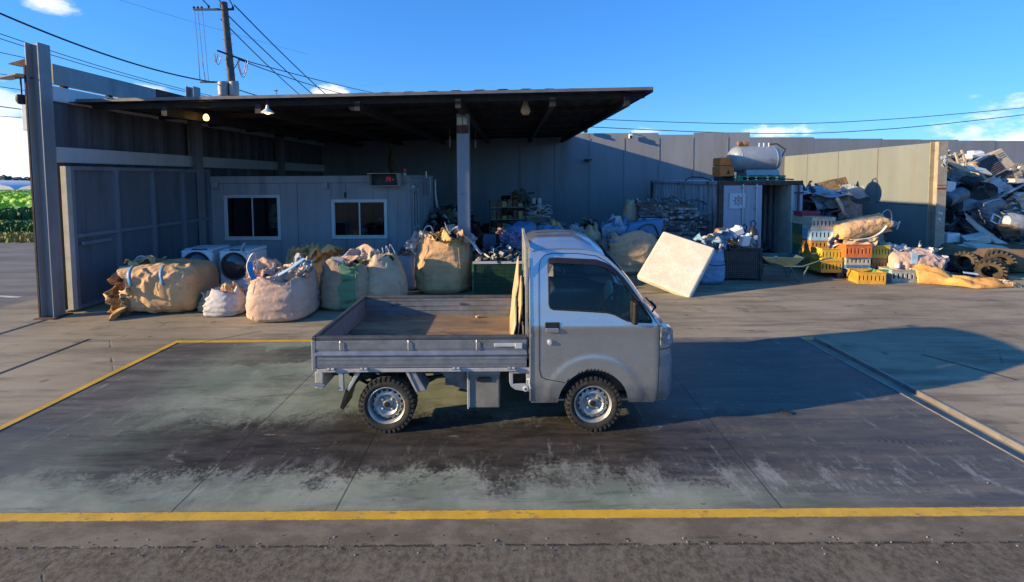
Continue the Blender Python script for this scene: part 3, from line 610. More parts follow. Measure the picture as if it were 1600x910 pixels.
# gear on the office side wall
t=thing('wall_lamp','small round white lamp on the corner of the office side wall','lamp',(OX1,11.72,2.12)); b=MB(); b.lathe([(0,.1),(.05,.08),(.06,.0)],'X',n=14); b.build('globe',M_white,t,smooth=True)
tag(MB().box(0,.03,-.09,.09,0,.28).build('control_box',mat('teal_box',(.22,.34,.36),.5),loc=(OX1+.001,12.15,1.92),bevel=.005),'narrow pale teal box above the first side door of the office','box')
t=thing('sign_bracket','thin pale metal tube bracket sticking out above the second office side door','bracket',(OX1,13.2,1.75)); b=MB(); b.tube([(0,0,.6),(.22,0,.62),(.22,0,.05),(0,0,0)],.015,6); b.tube([(.1,0,.6),(.1,0,.8)],.02,6); b.build('tube_frame',M_frame,t)
b=MB(); b.box(.02,.2,-.02,.02,.1,.5); b.build('plate',M_office,t)
tag(MB().tube([(0,0,1.35),(.0,0,.9),(.06,0,.4),(.02,0,0)],.035,8).build('standpipe',M_frame,loc=(OX1+.12,14.6,.95)),'pale curved pipe standing at the far end of the office side wall','pipe')
# ------------------------------------------------------------ utility pole and wires
PY=24.0
pb=W(364,150,PY); pt=W(350,4,PY)
ax=(pt-pb).normalized(); base=pb-ax*(pb.z/ax.z)
up=thing('utility_pole','tall dark concrete utility pole with crossarms and transformers behind the canopy','utility pole',base)
def PP(z): return ax*(z/ax.z)
topz=pt.z
b=MB(); b.tube([PP(0),PP(topz*.5),PP(topz)],[.21,.19,.16],14); b.build('pole_shaft',mat('pole_concrete',(.10,.085,.075),.85,0,.3,3,bump=.3),up,smooth=True)
def L(x,y,dY=0): return W(x,y,PY+dY)-base
b=MB(); b.cbox((L(303,14)+L(365,16))/2,((L(365,16)-L(303,14)).length,.09,.09)); b.build('crossarm',M_dark,up)
b=MB(); b.tube([L(339,79,-.5),L(386,96,.5)],.05,6); b.build('crossarm',M_dark,up)
b=MB(); b.cbox((L(313,127)+L(372,130))/2,((L(372,130)-L(313,127)).length,.08,.08)); b.build('crossarm',M_dark,up)
for (x,y) in ((303,12),(309,12),(315,12),(326,10),(345,8),(364,12)):
    q=L(x,y); b=MB(); b.lathe([(.02,-.15),(.06,-.1),(.04,-.05),(.07,0),(.03,.06),(0,.08)],'Z',q,10); b.build('insulator',M_rust if x<320 else M_black,up)
for (x,y,s_) in ((349,139,.25),(366,139,.23)):
    q=L(x,y,-.3 if x<355 else -.2); b=MB(); b.lathe([(0,-.36),(s_*.95,-.34),(s_,.0),(s_,.3),(s_*.85,.36),(0,.4)],'Z',q,18); b.build('transformer',mat('transformer_grey',(.33,.32,.31),.5,0,.15,4,rust=.12),up,smooth=True)
b=MB()
for k in range(22):
    z=topz*(.45+.5*k/22); q=PP(z); b.rod(q+Vector((-.26 if k%2 else .26,0,0)),q,.012,5)
b.build('step_bolt',M_dark,up)
b=MB(); 
for (x0,y0,x1,y1,s_) in ((335,84,345,88,.5),(372,95,384,96,.7),(370,95,388,93,.9),(340,85,335,94,.2),(376,92,364,110,0)):
    b.tube(sag(L(x0,y0,-.3),L(x1,y1,-.3),s_,8),.022,5)
b.build('jumper_cable',M_black,up)
for (x0,y0,x1,y1) in ((304,15,313,126),(309,15,320,127),(316,15,326,128),(310,90,312,126),(316,98,322,127)):
    b=MB(); b.rod(L(x0,y0,-.1),L(x1,y1,-.1),.012,5); b.build('down_lead',M_dark,up)
Mw=M_black
def wire(label,x0,y0,Y0,x1,y1,Y1,r_,s_=.3,ext=0):
    a=W(x0,y0,Y0); c=W(x1,y1,Y1)
    if ext: a=a+(a-c)*ext
    b=MB(); b.tube(sag(a,c,s_,20),r_,5); tag(b.build('power_cable',Mw),label,'cable')
wire('thick black cable crossing the upper left sky down to the utility pole',-30,8,15,335,129,PY,.035,.35)
wire('upper of the thin parallel wires passing behind the tall left post',-20,46,22,330,150,30,.02,.2)
wire('middle of the thin parallel wires passing behind the tall left post',-20,54,22,345,156,30,.02,.2)
wire('lower of the thin parallel wires passing behind the tall left post',-20,78,22,60,95,24,.018,.0)
wire('lone wire at the far left reaching the tall post below the pointed bracket',-20,113,18,42,122,19,.014,.0)
wire('wire at the far left just above the solar panel camera',-20,133,18,42,142,19,.014,.0)
wire('wire at the far left meeting the narrow white box on the post',-20,164,16,40,172,17,.018,.0)
wire('lowest wire at the far left edge, beside the narrow white box',-20,180,16,40,185,17,.012,.0)
wire('steep black line from the right end of the upper crossarm down behind the canopy',366,8,PY,560,190,44,.034,.3)
wire('steep black line starting at the top of the utility pole shaft',352,20,PY,548,195,44,.032,.3)
wire('steep black line starting lowest beside the utility pole shaft',345,30,PY,520,190,44,.030,.3)
wire('cable from the top left crossarm out of the picture to the upper left',326,10,PY,290,-30,16,.03,.0)
wire('cable from the pole top out of the picture, right next to the shaft',346,6,PY,320,-40,16,.03,.0)
wire('cable from the right crossarm end out of the picture above the pole',364,10,PY,330,-50,16,.03,.0)
wire('upper of two cables from the middle crossarm towards the canopy roof line',372,92,PY,660,158,60,.028,.3)
wire('lower of two cables from the middle crossarm towards the canopy roof line',372,93,PY,640,158,60,.028,.8)
wire('short low cable from the right transformer towards the canopy',374,141,PY,450,158,30,.028,.1)
wire('faint wire rising past the pole across the blue sky',180,-2,40,480,85,60,.012,.1)
wire('upper thin cable crossing the sky above the back wall on the right',900,182,32,1290,194,36,.022,.1) if False else None
def wire2(label,pts,r_):
    P=[W(*p) for p in pts]; Q=[]
    for i in range(len(P)-1):
        p0=P[max(i-1,0)];p1=P[i];p2=P[i+1];p3=P[min(i+2,len(P)-1)]
        for k in range(8):
            t=k/8; Q.append(.5*((2*p1)+(-p0+p2)*t+(2*p0-5*p1+4*p2-p3)*t*t+(-p0+3*p1-3*p2+p3)*t**3))
    Q.append(P[-1]); tag(MB().tube(Q,r_,5).build('power_cable',Mw),label,'cable')
wire2('upper thin cable crossing the sky above the back wall on the right',[(880,178,34),(945,187,34),(1200,194,34),(1400,186,34),(1640,165,34)],.026)
wire2('lower thin cable just clearing the top of the back wall on the right',[(880,192,32),(930,199,32),(1200,209,32),(1400,201,32),(1640,175,32)],.028)
tag(MB().rod((0,0,-.1),(0,0,.28),.01,6).box(-.05,.05,-.01,.01,.24,.27).build('antenna',M_dark,loc=W(432,155,14)),'tiny thin antenna sticking up above the canopy roof edge','antenna')
# ------------------------------------------------------------ kei truck (local: x forward, y from near side (0) to far side (1.47))
TW=1.47
tk=thing('pickup_truck','small silver flatbed pickup truck parked on the weighbridge','truck',(0,4.0,-.004))
n=NT('silver_car_paint'); c=n.mix(n.rng(n.noise(2.2,5),.3,.7),(.46,.50,.55),(.51,.545,.59)); X_,Y_,Z_=n.xyz()[0:3]
c=n.mix(n.ma('MULTIPLY',n.rng(Z_,.62,.3),n.rng(n.noise(6,8,.7),.35,.7,.1,.75)),c,(.20,.18,.155))
n.set('Base Color',c); n.set('Metallic',.75); n.set('Roughness',n.rng(n.noise(5,5),.3,.7,.22,.32)); n.set('Coat Weight',.5); n.set('Coat Roughness',.08); n.bump(n.noise(4,3),.05,.01); M_car=n.m
M_bed=mat('bed_panel_paint',(.25,.275,.32),.38,.5,.15,6,(.17,.15,.13),.5,.1,30,coat=.2)
M_bedl=mat('bed_sill_paint',(.46,.47,.49),.42,.3,.12,6,(.2,.17,.14),.6,.1,30,dscale=6)
M_rail=mat('bed_rail_rubber',(.06,.065,.075),.5,0,.3,8,(.14,.12,.1),.4)
M_chas=mat('chassis_dirty',(.05,.045,.04),.8,.1,.4,8,(.13,.10,.07),.6,.3,40,rust=.2)
M_seal=mat('black_rubber_seal',(.012,.012,.013),.45,0,.2,8,bump=0)
def lerp(a,c,t): return a+(c-a)*t
def interp(pts,x):
    if x<=pts[0][0]: return pts[0][1]
    for (a,b_),(c,d) in zip(pts,pts[1:]):
        if x<=c: 
            return lerp(b_,d,(x-a)/(c-a)) if c>a else d
    return pts[-1][1]
top_pts=[(.165,1.655),(.22,1.675),(.45,1.685),(.66,1.68),(.78,1.655),(.87,1.60),(.96,1.515),(1.06,1.395),(1.16,1.255),(1.25,1.125),(1.32,1.03),(1.37,.985),(1.42,.965),(1.45,.93),(1.475,.75),(1.485,.6)]
AR,AXc,AZc=.325,.735,.265
def bot(x):
    d=abs(x-AXc)
    if d<AR: return max(.275,AZc+math.sqrt(max(0,AR*AR-d*d)))
    return .275 if x<1.3 else .285
def inset(z,x=0):   # how far the side lies inside the widest plane
    v=.0
    if z>.98: v+=.155*((z-.98)/.72)**1.25
    if z<.5: v+=.03*((.5-z)/.25)**2
    if x>1.28: v+=(x-1.28)**2*2.6
    # door crease + arch flare
    v-=.010*math.exp(-((z-.99)/.05)**2)
    dx,dz=x-AXc,z-AZc; rr=math.hypot(dx,dz)
    if dz>.02: v-=.009*max(0,min(1,(.47-rr)/.03))*(1 if rr<.5 else 0)
    return v
wtop=[(.335,1.545),(.36,1.568),(.40,1.575),(.60,1.575),(.775,1.555),(.86,1.53),(.93,1.49),(1.0,1.42),(1.06,1.345),(1.13,1.245),(1.19,1.16),(1.245,1.07),(1.262,1.035)]
wbot=[(.335,1.19),(.345,1.16),(.37,1.148),(.60,1.135),(.86,1.118),(.93,1.10),(.99,1.068),(1.04,1.045),(1.10,1.035),(1.262,1.028)]
xs=set([.165,.18,.2,.235,.27,.30,.335,.338,.345,.352,.36,.37,.385,.40]); 
for i in range(28): xs.add(.42+i*.031)
for a in range(0,181,6): xs.add(AXc+AR*math.cos(R(a)))
for x in (1.245,1.262,1.275,1.29,1.30,1.31,1.32,1.34,1.37,1.395,1.42,1.44,1.455,1.465,1.475,1.485,.99,1.04,.93): xs.add(x)
xs=sorted(xs); X2=[xs[0]]
for x in xs:
    if x-X2[-1]>.0012: X2.append(x)
xs=X2
def sideY(x,z): return inset(z,x)
def colZ(z0,z1,nn): return [lerp(z0,z1,i/nn) for i in range(nn+1)]
b=MB()
for side in (0,1):
    def PT(x,z): y=sideY(x,z); return (x,y if not side else TW-y,z)
    win=[x for x in xs if .335<=x<=1.262]
    rows=[]
    for x in xs:
        zt=interp(top_pts,x); zb=bot(x)
        s_=interp(wbot,min(max(x,.335),1.262)); s_=min(s_,zt-.03) if x>1.262 else s_
        if x>1.262: s_=lerp(1.028,interp(top_pts,x)*.98,.0) ; s_=min(1.028,zt-.02)
        rows.append([PT(x,z) for z in colZ(zb,s_,26)])
    b.grid(rows)
    # above window
    rows=[[PT(x,z) for z in colZ(interp(wtop,x),interp(top_pts,x),4)] for x in win]; b.grid(rows)
    rows=[[PT(x,z) for z in colZ(interp(wbot,.335),interp(top_pts,x),10)] for x in xs if x<=.335]; b.grid(rows)
    rows=[[PT(x,z) for z in colZ(min(1.028,interp(top_pts,x)-.02),interp(top_pts,x),3)] for x in xs if x>=1.262]; b.grid(rows)
    # inner reveal of arch + bottom
    arch=[]
    for a in range(0,181,6):
        x=AXc+AR*math.cos(R(a)); z=max(.275,AZc+AR*math.sin(R(a))); y=sideY(x,z); y0=y if not side else TW-y; dy=.2 if not side else -.2
        arch.append([(x,y0,z),(x,y0+dy,z)])
    b.grid(arch)
# roof with shallow ribs
rows=[]
for x in [x for x in xs if x<=.88]:
    zt=interp(top_pts,x); r_=[]
    y0=sideY(x,zt)
    for k in range(41):
        t=k/40; y=lerp(y0,TW-y0,t); e=min(t,1-t)*2; cz=.085*(1-(1-e)**2.6)*(1 if x<.7 else max(.5,1-(x-.7)*1.2))
        rib=.008*(1 if int(t*10)%2==0 else 0)*(1 if .2<x<.62 and .12<t<.88 else 0)
        r_.append((x,y,zt+cz+rib-.02*max(0,(.2-x)/.035)*0))
    rows.append(r_)
b.grid(rows)
# rear wall
rr=rows[0]; b.grid([[ (p[0],sideY(.165,.3) if i==0 else (TW-sideY(.165,.3) if i==40 else p[1]),.29) for i,p in enumerate(rr)],rr])
# cowl, nose, bumper face
nose=[(1.285,1.065),(1.33,1.02),(1.38,.99),(1.425,.965),(1.455,.93),(1.475,.80),(1.485,.6),(1.487,.45),(1.475,.33),(1.45,.285)]
rows=[]
for (x,z) in nose:
    y0=sideY(min(x,1.485),z); rows.append([(x-.06*abs(2*t-1)**3+.045*(1-(2*t-1)**2),lerp(y0,TW-y0,t),z) for t in [k/16 for k in range(17)]])
b.grid(rows)
b.box(.17,1.42,.06,TW-.06,.275,.29)
cab=b.build('cab',M_car,tk,smooth=True,angle=28,weld=.0008)
# windscreen, rear window
b=MB(); rows=[]
for k in range(9):
    x=lerp(.885,1.285,k/8); z=interp(top_pts,x)+lerp(.035,.02,k/8); y0=sideY(x,z-.02)+.045
    rows.append([(x+.06*(1-(2*t-1)**2),lerp(y0,TW-y0,t),z) for t in [i/12 for i in range(13)]])
b.grid(rows); Mtg=glassmat('tinted_glass',(.55,.62,.62),.015); b.build('windscreen',Mtg,tk,smooth=True)
for s in (0,1):
    b=MB(); P=[(x,z) for x,z in wtop]+[(x,z) for x,z in wbot[::-1]]
    def q(x,z): y=sideY(x,z)+.012; return (x,y if not s else TW-y,z)
    rows=[[q(x,lerp(interp(wbot,x),interp(wtop,x),t)) for t in [i/5 for i in range(6)]] for x in [.335,.36,.4,.5,.6,.7,.8,.9,1.0,1.1,1.2,1.262]]
    b.grid(rows); b.build('side_window',Mtg,tk,smooth=True)
    b=MB(); loop=[q(x,z) for x,z in P]; loop=[(a[0],a[1]+(-.010 if not s else .010),a[2]) for a in loop]; b.tube(loop+[loop[0],loop[1]],.011,6,flat=1); b.build('window_seal',M_seal,tk,smooth=True)
# sun visor strip above window (dark smoked)
b=MB(); rows=[]
vis=[(.325,1.44),(.325,1.57),(.34,1.60),(.40,1.605),(.775,1.585),(.87,1.553),(.95,1.50),(1.02,1.425),(1.10,1.315)]
for i,(x,z) in enumerate(vis):
    y=sideY(x,z)-.004
    if i==0: rows.append([(x,y,z),(x+.05,y-.03,z)])
    elif i==1: rows.append([(x,y,z),(x+.05,y-.03,z-.03)])
    else: rows.append([(x,y,z),(x+.0,y-.032,z-.048)])
b.grid(rows); b.build('door_visor',mat('smoked_plastic',(.02,.015,.017),.3,0,.1,5,bump=0),tk,solid=.004)
# panel gaps
def gap(pts,r_=.0035,mm=M_seal,name='panel_gap',off=-.0005):
    b=MB(); P=[]
    for i in range(len(pts)-1):
        a,c=pts[i],pts[i+1]; n_=max(1,int(math.hypot(c[0]-a[0],c[1]-a[1])/.03))
        for k in range(n_): t=k/n_; x,z=lerp(a[0],c[0],t),lerp(a[1],c[1],t); P.append((x,sideY(x,z)+off,z))
    x,z=pts[-1]; P.append((x,sideY(x,z)+off,z)); b.tube(P,r_,5); return b.build(name,mm,tk,smooth=True)
def mapn(px,py,Y=4.0): p=W(px,py,Y); return (p.x,p.z)
gap([(.245,1.50),(.262,1.585),(.30,1.625),(.37,1.64),(.60,1.64),(.78,1.615),(.88,1.56),(.97,1.475),(1.07,1.35),(1.17,1.215),(1.26,1.09),(1.325,1.0)])
gap([(.245,1.50),(.240,1.2),(.238,.9),(.238,.60),(.255,.53),(.30,.505),(.42,.49),(.475,.475)])
gap([(1.325,1.0),(1.332,.95),(1.335,.80),(1.33,.5),(1.318,.29)],.004)
# roof gutter tube in the car paint
b=MB(); P=[]
for x in [x for x in xs if .17<x<1.3]:
    z=interp(top_pts,x); P.append((x,sideY(x,z)-.004,z+.002))
b.tube(P,.008,6); b.build('roof_gutter',M_car,tk,smooth=True)
b=MB(); b.tube([(.158,sideY(.16,z)+.0,z) for z in [.3+.1*i for i in range(14)]],.010,6); b.build('rear_corner_trim',M_car,tk,smooth=True)
# handle and lock
hx,hz=mapn(863,511); 
b=MB(); b.box(hx-.068,hx+.068,-.0125,.006,hz-.047,hz+.047); b.build('handle_recess',M_black,tk,bevel=.012)
b=MB(); b.prism([(hx-.064,hz-.043),(hx+.06,hz-.043),(hx+.062,hz-.02),(hx+.055,hz-.002),(hx-.06,hz-.002)],-.024,-.0126,'Y'); b.build('door_handle',M_car,tk,bevel=.006)
kx,kz=mapn(859,534); b=MB(); b.lathe([(0,-.012),(.014,-.012),(.016,-.004),(.024,-.003),(.025,.006)],'Y',(kx,-.010,kz),18); b.build('key_lock',M_frame,tk,smooth=True)
# headlamp, bumper, fascia joints
hl=[(1.345,.985),(1.405,.975),(1.44,.955),(1.452,.93),(1.462,.80),(1.352,.80),(1.340,.82)]
for s in (0,1):
    b=MB(); k=len(hl)
    def hy(x,z,o): y=sideY(x,z)+o; return y if not s else TW-y
    vs=[(x,hy(x,z,-.012),z) for x,z in hl]+[(x,hy(x,z,.09),z) for x,z in hl]
    vs=[(v[0]+(.025 if v[0]>1.40 else 0),v[1],v[2]) for v in vs]
    b.add(vs,[tuple(range(k)),tuple(range(2*k-1,k-1,-1))]+[(i,(i+1)%k,k+(i+1)%k,k+i) for i in range(k)])
    hlm=mat('headlamp_lens',(.42,.44,.47),.08,.5,.5,30,(.06,.06,.07),.7,.1,30,dscale=18,coat=.8)
    h=b.build('headlamp',hlm,tk,bevel=.006)
    b=MB(); b.box(1.40,1.44,*( (sideY(1.42,.88)-.02,sideY(1.42,.88)-.008) if not s else (TW-sideY(1.42,.88)+.008,TW-sideY(1.42,.88)+.02)),.86,.90); b.build('bulb_reflector',M_white,h,bevel=.008)
gap([(1.338,.775),(1.40,.772),(1.47,.765)],.004)
def strip(z0,z1,name,mm,off=-.003,xr=(1.340,1.475)):
    b=MB(); rows=[]
    for x in [lerp(xr[0],xr[1],i/8) for i in range(9)]: rows.append([(x,sideY(x,z)+off,z) for z in (z0,(z0+z1)/2,z1)])
    b.grid(rows); return b.build(name,mm,tk,smooth=True)
strip(.615,.70,'bumper_groove_shade',mat('bumper_shadow_paint',(.30,.31,.325),.4,.4,.1,5))  # flat strip, the groove's shade is put into its darker colour
b=MB(); b.lathe([(0,-.0),(.018,.002),(.018,.03)],'X',(1.535,.35,.53),12); b.build('fog_lamp',M_white,tk)
# wipers
b=MB(); b.tube([(1.325,.24,1.03),(1.36,.2,1.12),(1.33,.26,1.15)],.010,6); b.tube([(1.36,.2,1.10),(1.355,.5,1.12)],.008,6); b.tube([(1.35,.62,1.06),(1.27,.8,1.16),(1.36,1.1,1.1)],.008,6); b.build('wiper',M_black,tk)
# mirror
b=MB(); b.cbox((1.10,.0,1.12),(.05,.10,.21),(0,0,R(10))); b.build('door_mirror',M_black,tk,bevel=.02,seg=3)
b=MB(); b.tube([(1.18,.07,1.05),(1.11,.02,1.05)],.014,6); b.build('mirror_arm',M_black,tk)
# interior
b=MB()
b.box(.30,1.27,.10,TW-.10,.33,.60)
b.prism([(.24,.60),(.62,.60),(.62,.68),(.30,.74),(.24,.75)],.14,.62,'Y'); b.prism([(.24,.60),(.62,.60),(.62,.68),(.30,.74),(.24,.75)],.78,1.32,'Y')
b.prism([(.21,.70),(.33,.70),(.26,1.28),(.19,1.28)],.16,.60,'Y'); b.prism([(.21,.70),(.33,.70),(.26,1.28),(.19,1.28)],.80,1.30,'Y')
b.build('seat',mat('seat_vinyl',(.03,.03,.033),.7,0,.2,8),tk,bevel=.03)
b=MB(); b.prism([(1.0,.6),(1.30,.6),(1.30,1.0),(1.14,1.02),(1.03,.98)],.12,TW-.12,'Y'); b.build('dashboard',mat('dash_plastic',(.035,.036,.04),.6),tk,bevel=.02)
b=MB(); Mw_=Matrix.Translation((.955,.42,1.03))@Euler((0,R(-58),0)).to_matrix().to_4x4()
ring=[Mw_@Vector((.18*math.cos(a),.18*math.sin(a),0)) for a in [2*math.pi*i/28 for i in range(29)]]
b.tube(ring,.013,8); b.tube([Mw_@Vector((-.17,0,0)),Mw_@Vector((0,0,-.04)),Mw_@Vector((.17,0,0))],.016,6); b.tube([Mw_@Vector((0,0,-.04)),Mw_@Vector((0,.17,0))],.016,6); b.tube([Mw_@Vector((0,0,-.04)),Mw_@Vector((0,0,-.35))],.025,8)
b.build('steering_wheel',M_black,tk,smooth=True)
bt=MB(); bt.lathe([(0,0),(.048,0),(.05,.12),(.03,.17),(.02,.2),(0,.2)],'Z',n=14); o=bt.build('bottle',mat('pale_green_plastic',(.45,.62,.5),.3),loc=(1.04,4.80,1.03),smooth=True); tag(o,'pale green spray bottle standing on the truck dashboard','bottle')
bt=MB(); bt.lathe([(0,0),(.07,0),(.075,.16),(.05,.2),(0,.2)],'Z',n=14); o=bt.build('canister',mat('dark_green_plastic',(.02,.18,.09),.3),loc=(1.17,4.62,1.01),smooth=True); tag(o,'dark green canister on the dashboard beside the spray bottle','canister')
# wheels
def wheel(x,y,face,name='wheel'):
    wz=.259; rt=.262
    wv=bpy.data.objects.new(name,None); COL.objects.link(wv); wv.parent=tk; wv.location=(x,y,wz); wv.rotation_euler=(0,0,0 if face<0 else math.pi)
    b=MB(); hw=.073
    prof=[(.168,-.055),(.175,-.068),(.20,-hw-.006),(.225,-hw-.004),(.243,-hw+.006),(.249,-.055),(.250,0),(.249,.055),(.243,hw-.006),(.225,hw+.004),(.20,hw+.006),(.175,.068),(.168,.055)]
    b.lathe(prof,'Y',n=56)
    nl=34
    for k in range(nl):
        a=2*math.pi*k/nl
        for (yy,da,ln) in ((-.052,0,.05),(-.015,.5,.03),(.018,0,.03),(.052,.5,.05)):
            aa=a+da*2*math.pi/nl; M=Euler((0,-aa,0)).to_matrix().to_4x4()
            b.box(.247,.2585,yy-ln/2,yy+ln/2,-.014,.014,M)
        M=Euler((0,-a,0)).to_matrix().to_4x4(); b.box(.228,.25,-.080,-.066,-.012,.012,M)
    ty=b.build('tyre',M_rubber,wv,smooth=True,angle=30)
    b=MB()
    b.lathe([(.170,-.060),(.176,-.066),(.170,-.070),(.160,-.062),(.155,-.035),(.150,-.01),(.150,.05),(.165,.06)],'Y',n=44)
    # dished disc with 16 holes: built as ring grid
    nh=16; rows=[]
    prof=[(.151,-.012),(.142,-.030),(.128,-.040),(.112,-.046),(.100,-.050),(.088,-.036),(.078,-.028),(.055,-.026),(.040,-.034),(.034,-.046),(0,-.046)]
    m_=nh*4
    for j in range(m_+1):
        a=2*math.pi*j/m_; rows.append([(r_*math.cos(a),yy,r_*math.sin(a)) for r_,yy in prof])
    k=len(prof); vs=[p for r_ in rows for p in r_]; fs=[]
    for j in range(m_):
        for i in range(k-1):
            if i==1 and j%4 in (1,2): continue
            fs.append((j*k+i,j*k+i+1,(j+1)*k+i+1,(j+1)*k+i))
    b.add(vs,fs)
    for q in range(4):
        a=R(45+90*q); b.lathe([(.012,-.024),(.012,-.042),(.006,-.046),(0,-.046)],'Y',(.062*math.cos(a),0,.062*math.sin(a)),8)
    rm=b.build('rim',mat('steel_rim_paint',(.40,.40,.385),.4,.5,.15,8,(.18,.14,.10),.6,.1,30,dscale=12),wv,smooth=True,angle=50,solid=.003)
    b=MB(); b.lathe([(0,-.058),(.026,-.056),(.032,-.04),(.032,-.02)],'Y',n=16); b.build('hub_cap',M_black,wv,smooth=True)
    b=MB(); b.lathe([(.0,.0),(.145,.0),(.145,.045),(0,.045)],'Y',n=24); b.build('brake_drum',M_chas,wv)
    return wv
wheel(.735,.085,-1); wheel(-1.165,.085,-1); wheel(.735,TW-.085,1); wheel(-1.165,TW-.085,1)
# wheel well liner
b=MB(); 
for y0,y1 in ((.2,.22),(TW-.22,TW-.2)): b.box(.38,1.09,y0,y1,.30,.62)
b.build('wheel_liner',M_black,tk)
# chassis
b=MB()
for y in (.38,1.03): b.box(-1.75,1.2,y,y+.07,.40,.50)
for x in (-1.7,-1.25,-.75,-.2,.2): b.box(x,x+.06,.12,TW-.12,.50,.575)
b.rod((-1.165,.1,.262),(-1.165,TW-.1,.262),.035,10); b.lathe([(0,-.09),(.09,-.06),(.1,0),(.09,.06),(0,.09)],'X',(-1.165,.7,.262),14)
for y in (.34,1.08):
    b.tube([(-1.62,y,.42),(-1.4,y,.30),(-1.165,y,.24),(-.9,y,.30),(-.68,y,.42)],.022,6,flat=.6)
b.rod((-1.1,.7,.3),(.3,.7,.38),.03,8); b.tube([(.2,.95,.3),(-.6,.95,.32),(-.9,1.0,.42),(-1.7,1.05,.36)],.025,8)
b.box(-.9,-.5,.75,1.2,.28,.42)
b.box(-.62,.1,.3,.33,.36,.5)
b.rod((.735,.12,.262),(.735,TW-.12,.262),.03,8); b.box(.3,1.1,.5,.95,.24,.42)
b.build('chassis',M_chas,tk)
b=MB(); b.box(-.66,-.24,.27,.30,.33,.56); b.prism([(-.78,.56),(-.2,.56),(-.24,.44),(-.36,.36),(-.44,.30),(-.56,.34)],.22,.24,'Y'); b.build('side_plate',mat('dirty_plate',(.20,.18,.18),.7,.1,.4,8,(.10,.08,.06),.6),tk)
# tool box
x0,_z=mapn(732,590,4.12); x1,z0=mapn(781,637,4.12)
b=MB(); b.box(x0,x1,.12,.42,z0,.565); tb=b.build('battery_box',mat('grey_box_paint',(.19,.19,.175),.6,0,.2,5,(.1,.08,.06),.5,.2,30),tk,bevel=.012)
b=MB(); b.box(x0-.006,x1+.006,.113,.119,.50,.56); b.build('box_lid',M_bed,tk,bevel=.004)
b=MB(); b.box((x0+x1)/2-.07,(x0+x1)/2+.07,.108,.112,.435,.465); 
for k in range(4): b.box((x0+x1)/2-.05+k*.03,(x0+x1)/2-.032+k*.03,.109,.118,.455,.48)
b.build('latch',M_black,tk)
b=MB(); b.rod((x0-.005,.11,z0),(x0-.005,.11,.56),.008,6); b.build('box_trim',M_bedl,tk)
# bracket with the oval hole, behind the cab
b=MB(); pl=[(-.035,.578),(.155,.578),(.155,.38),(.09,.385),(.02,.40),(-.02,.43),(-.035,.47)]
b.prism([(-.035,.578),(.155,.578),(.155,.552),(-.035,.552)],.02,.035,'Y'); b.prism([(-.035,.552),(.0,.552),(.0,.455),(-.02,.43),(-.035,.47)],.02,.035,'Y'); b.prism([(.12,.552),(.155,.552),(.155,.38),(.12,.383)],.02,.035,'Y'); b.prism([(0,.455),(.12,.455),(.12,.383),(.02,.40),(-.02,.43)],.02,.035,'Y')
b.build('side_bracket',M_bedl,tk,bevel=.004)
b=MB(); b.lathe([(.012,-.006),(.025,-.004),(.025,.02)],'Y',(.115,.016,.41),14); b.tube([(.13,.01,.5),(.155,-.004,.52),(.15,-.004,.48),(.16,.0,.42)],.008,6); b.build('tie_hook',M_frame,tk)
# mudguards of the rear wheel
b=MB(); b.prism([(-1.44,.575),(-1.395,.575),(-1.515,.385),(-1.545,.385)],.03,.07,'Y'); b.build('mudguard_stay',M_bedl,tk,bevel=.004)
b=MB(); b.prism([(-1.515,.40),(-1.545,.40),(-1.60,.235),(-1.57,.215)],.03,.26,'Y'); b.build('mudflap',M_black,tk)
b=MB(); b.prism([(-.985,.575),(-.90,.575),(-.80,.395),(-.87,.375)],.03,.22,'Y'); b.build('mudguard',mat('mudguard_grey',(.22,.22,.23),.5,.1,.3,6),tk,bevel=.006)
b=MB(); b.prism([(-.99,.578),(-.965,.578),(-.875,.375),(-.895,.385)],.022,.03,'Y'); b.build('mudguard_trim',M_bedl,tk)
# bed
BX0,BX1=-1.81,.125; BZ0,BZ1=.58,.91
Mflo=NT('bed_plywood_floor'); 
c=Mflo.mix(Mflo.rng(Mflo.noise(2.2,7,.65,Mflo.mp((.5,2.5,1))),.35,.65),(.16,.10,.055),(.27,.18,.10)); c=Mflo.mix(Mflo.rng(Mflo.noise(3.0,9,.7,Mflo.mp((.7,1.6,1))),.5,.62,0,.8),c,(.07,.055,.045)); c=Mflo.mix(Mflo.rng(Mflo.noise(25,6,.7,Mflo.mp((.15,2,1))),.5,.7,0,.4),c,(.34,.25,.16))
Mflo.set('Base Color',c); Mflo.set('Roughness',.8); Mflo.bump(Mflo.noise(20,6,.7,Mflo.mp((.2,2,1))),.3,.006)
b=MB(); b.box(BX0+.03,BX1-.02,.03,1.41,.60,.668); b.build('bed_floor',Mflo.m,tk)
for y0,y1 in ((.005,.028),(1.412,1.435)): b=MB(); b.box(BX0+.02,.155,y0,y1,.578,.612); b.build('bed_sill',M_bedl,tk,bevel=.004)
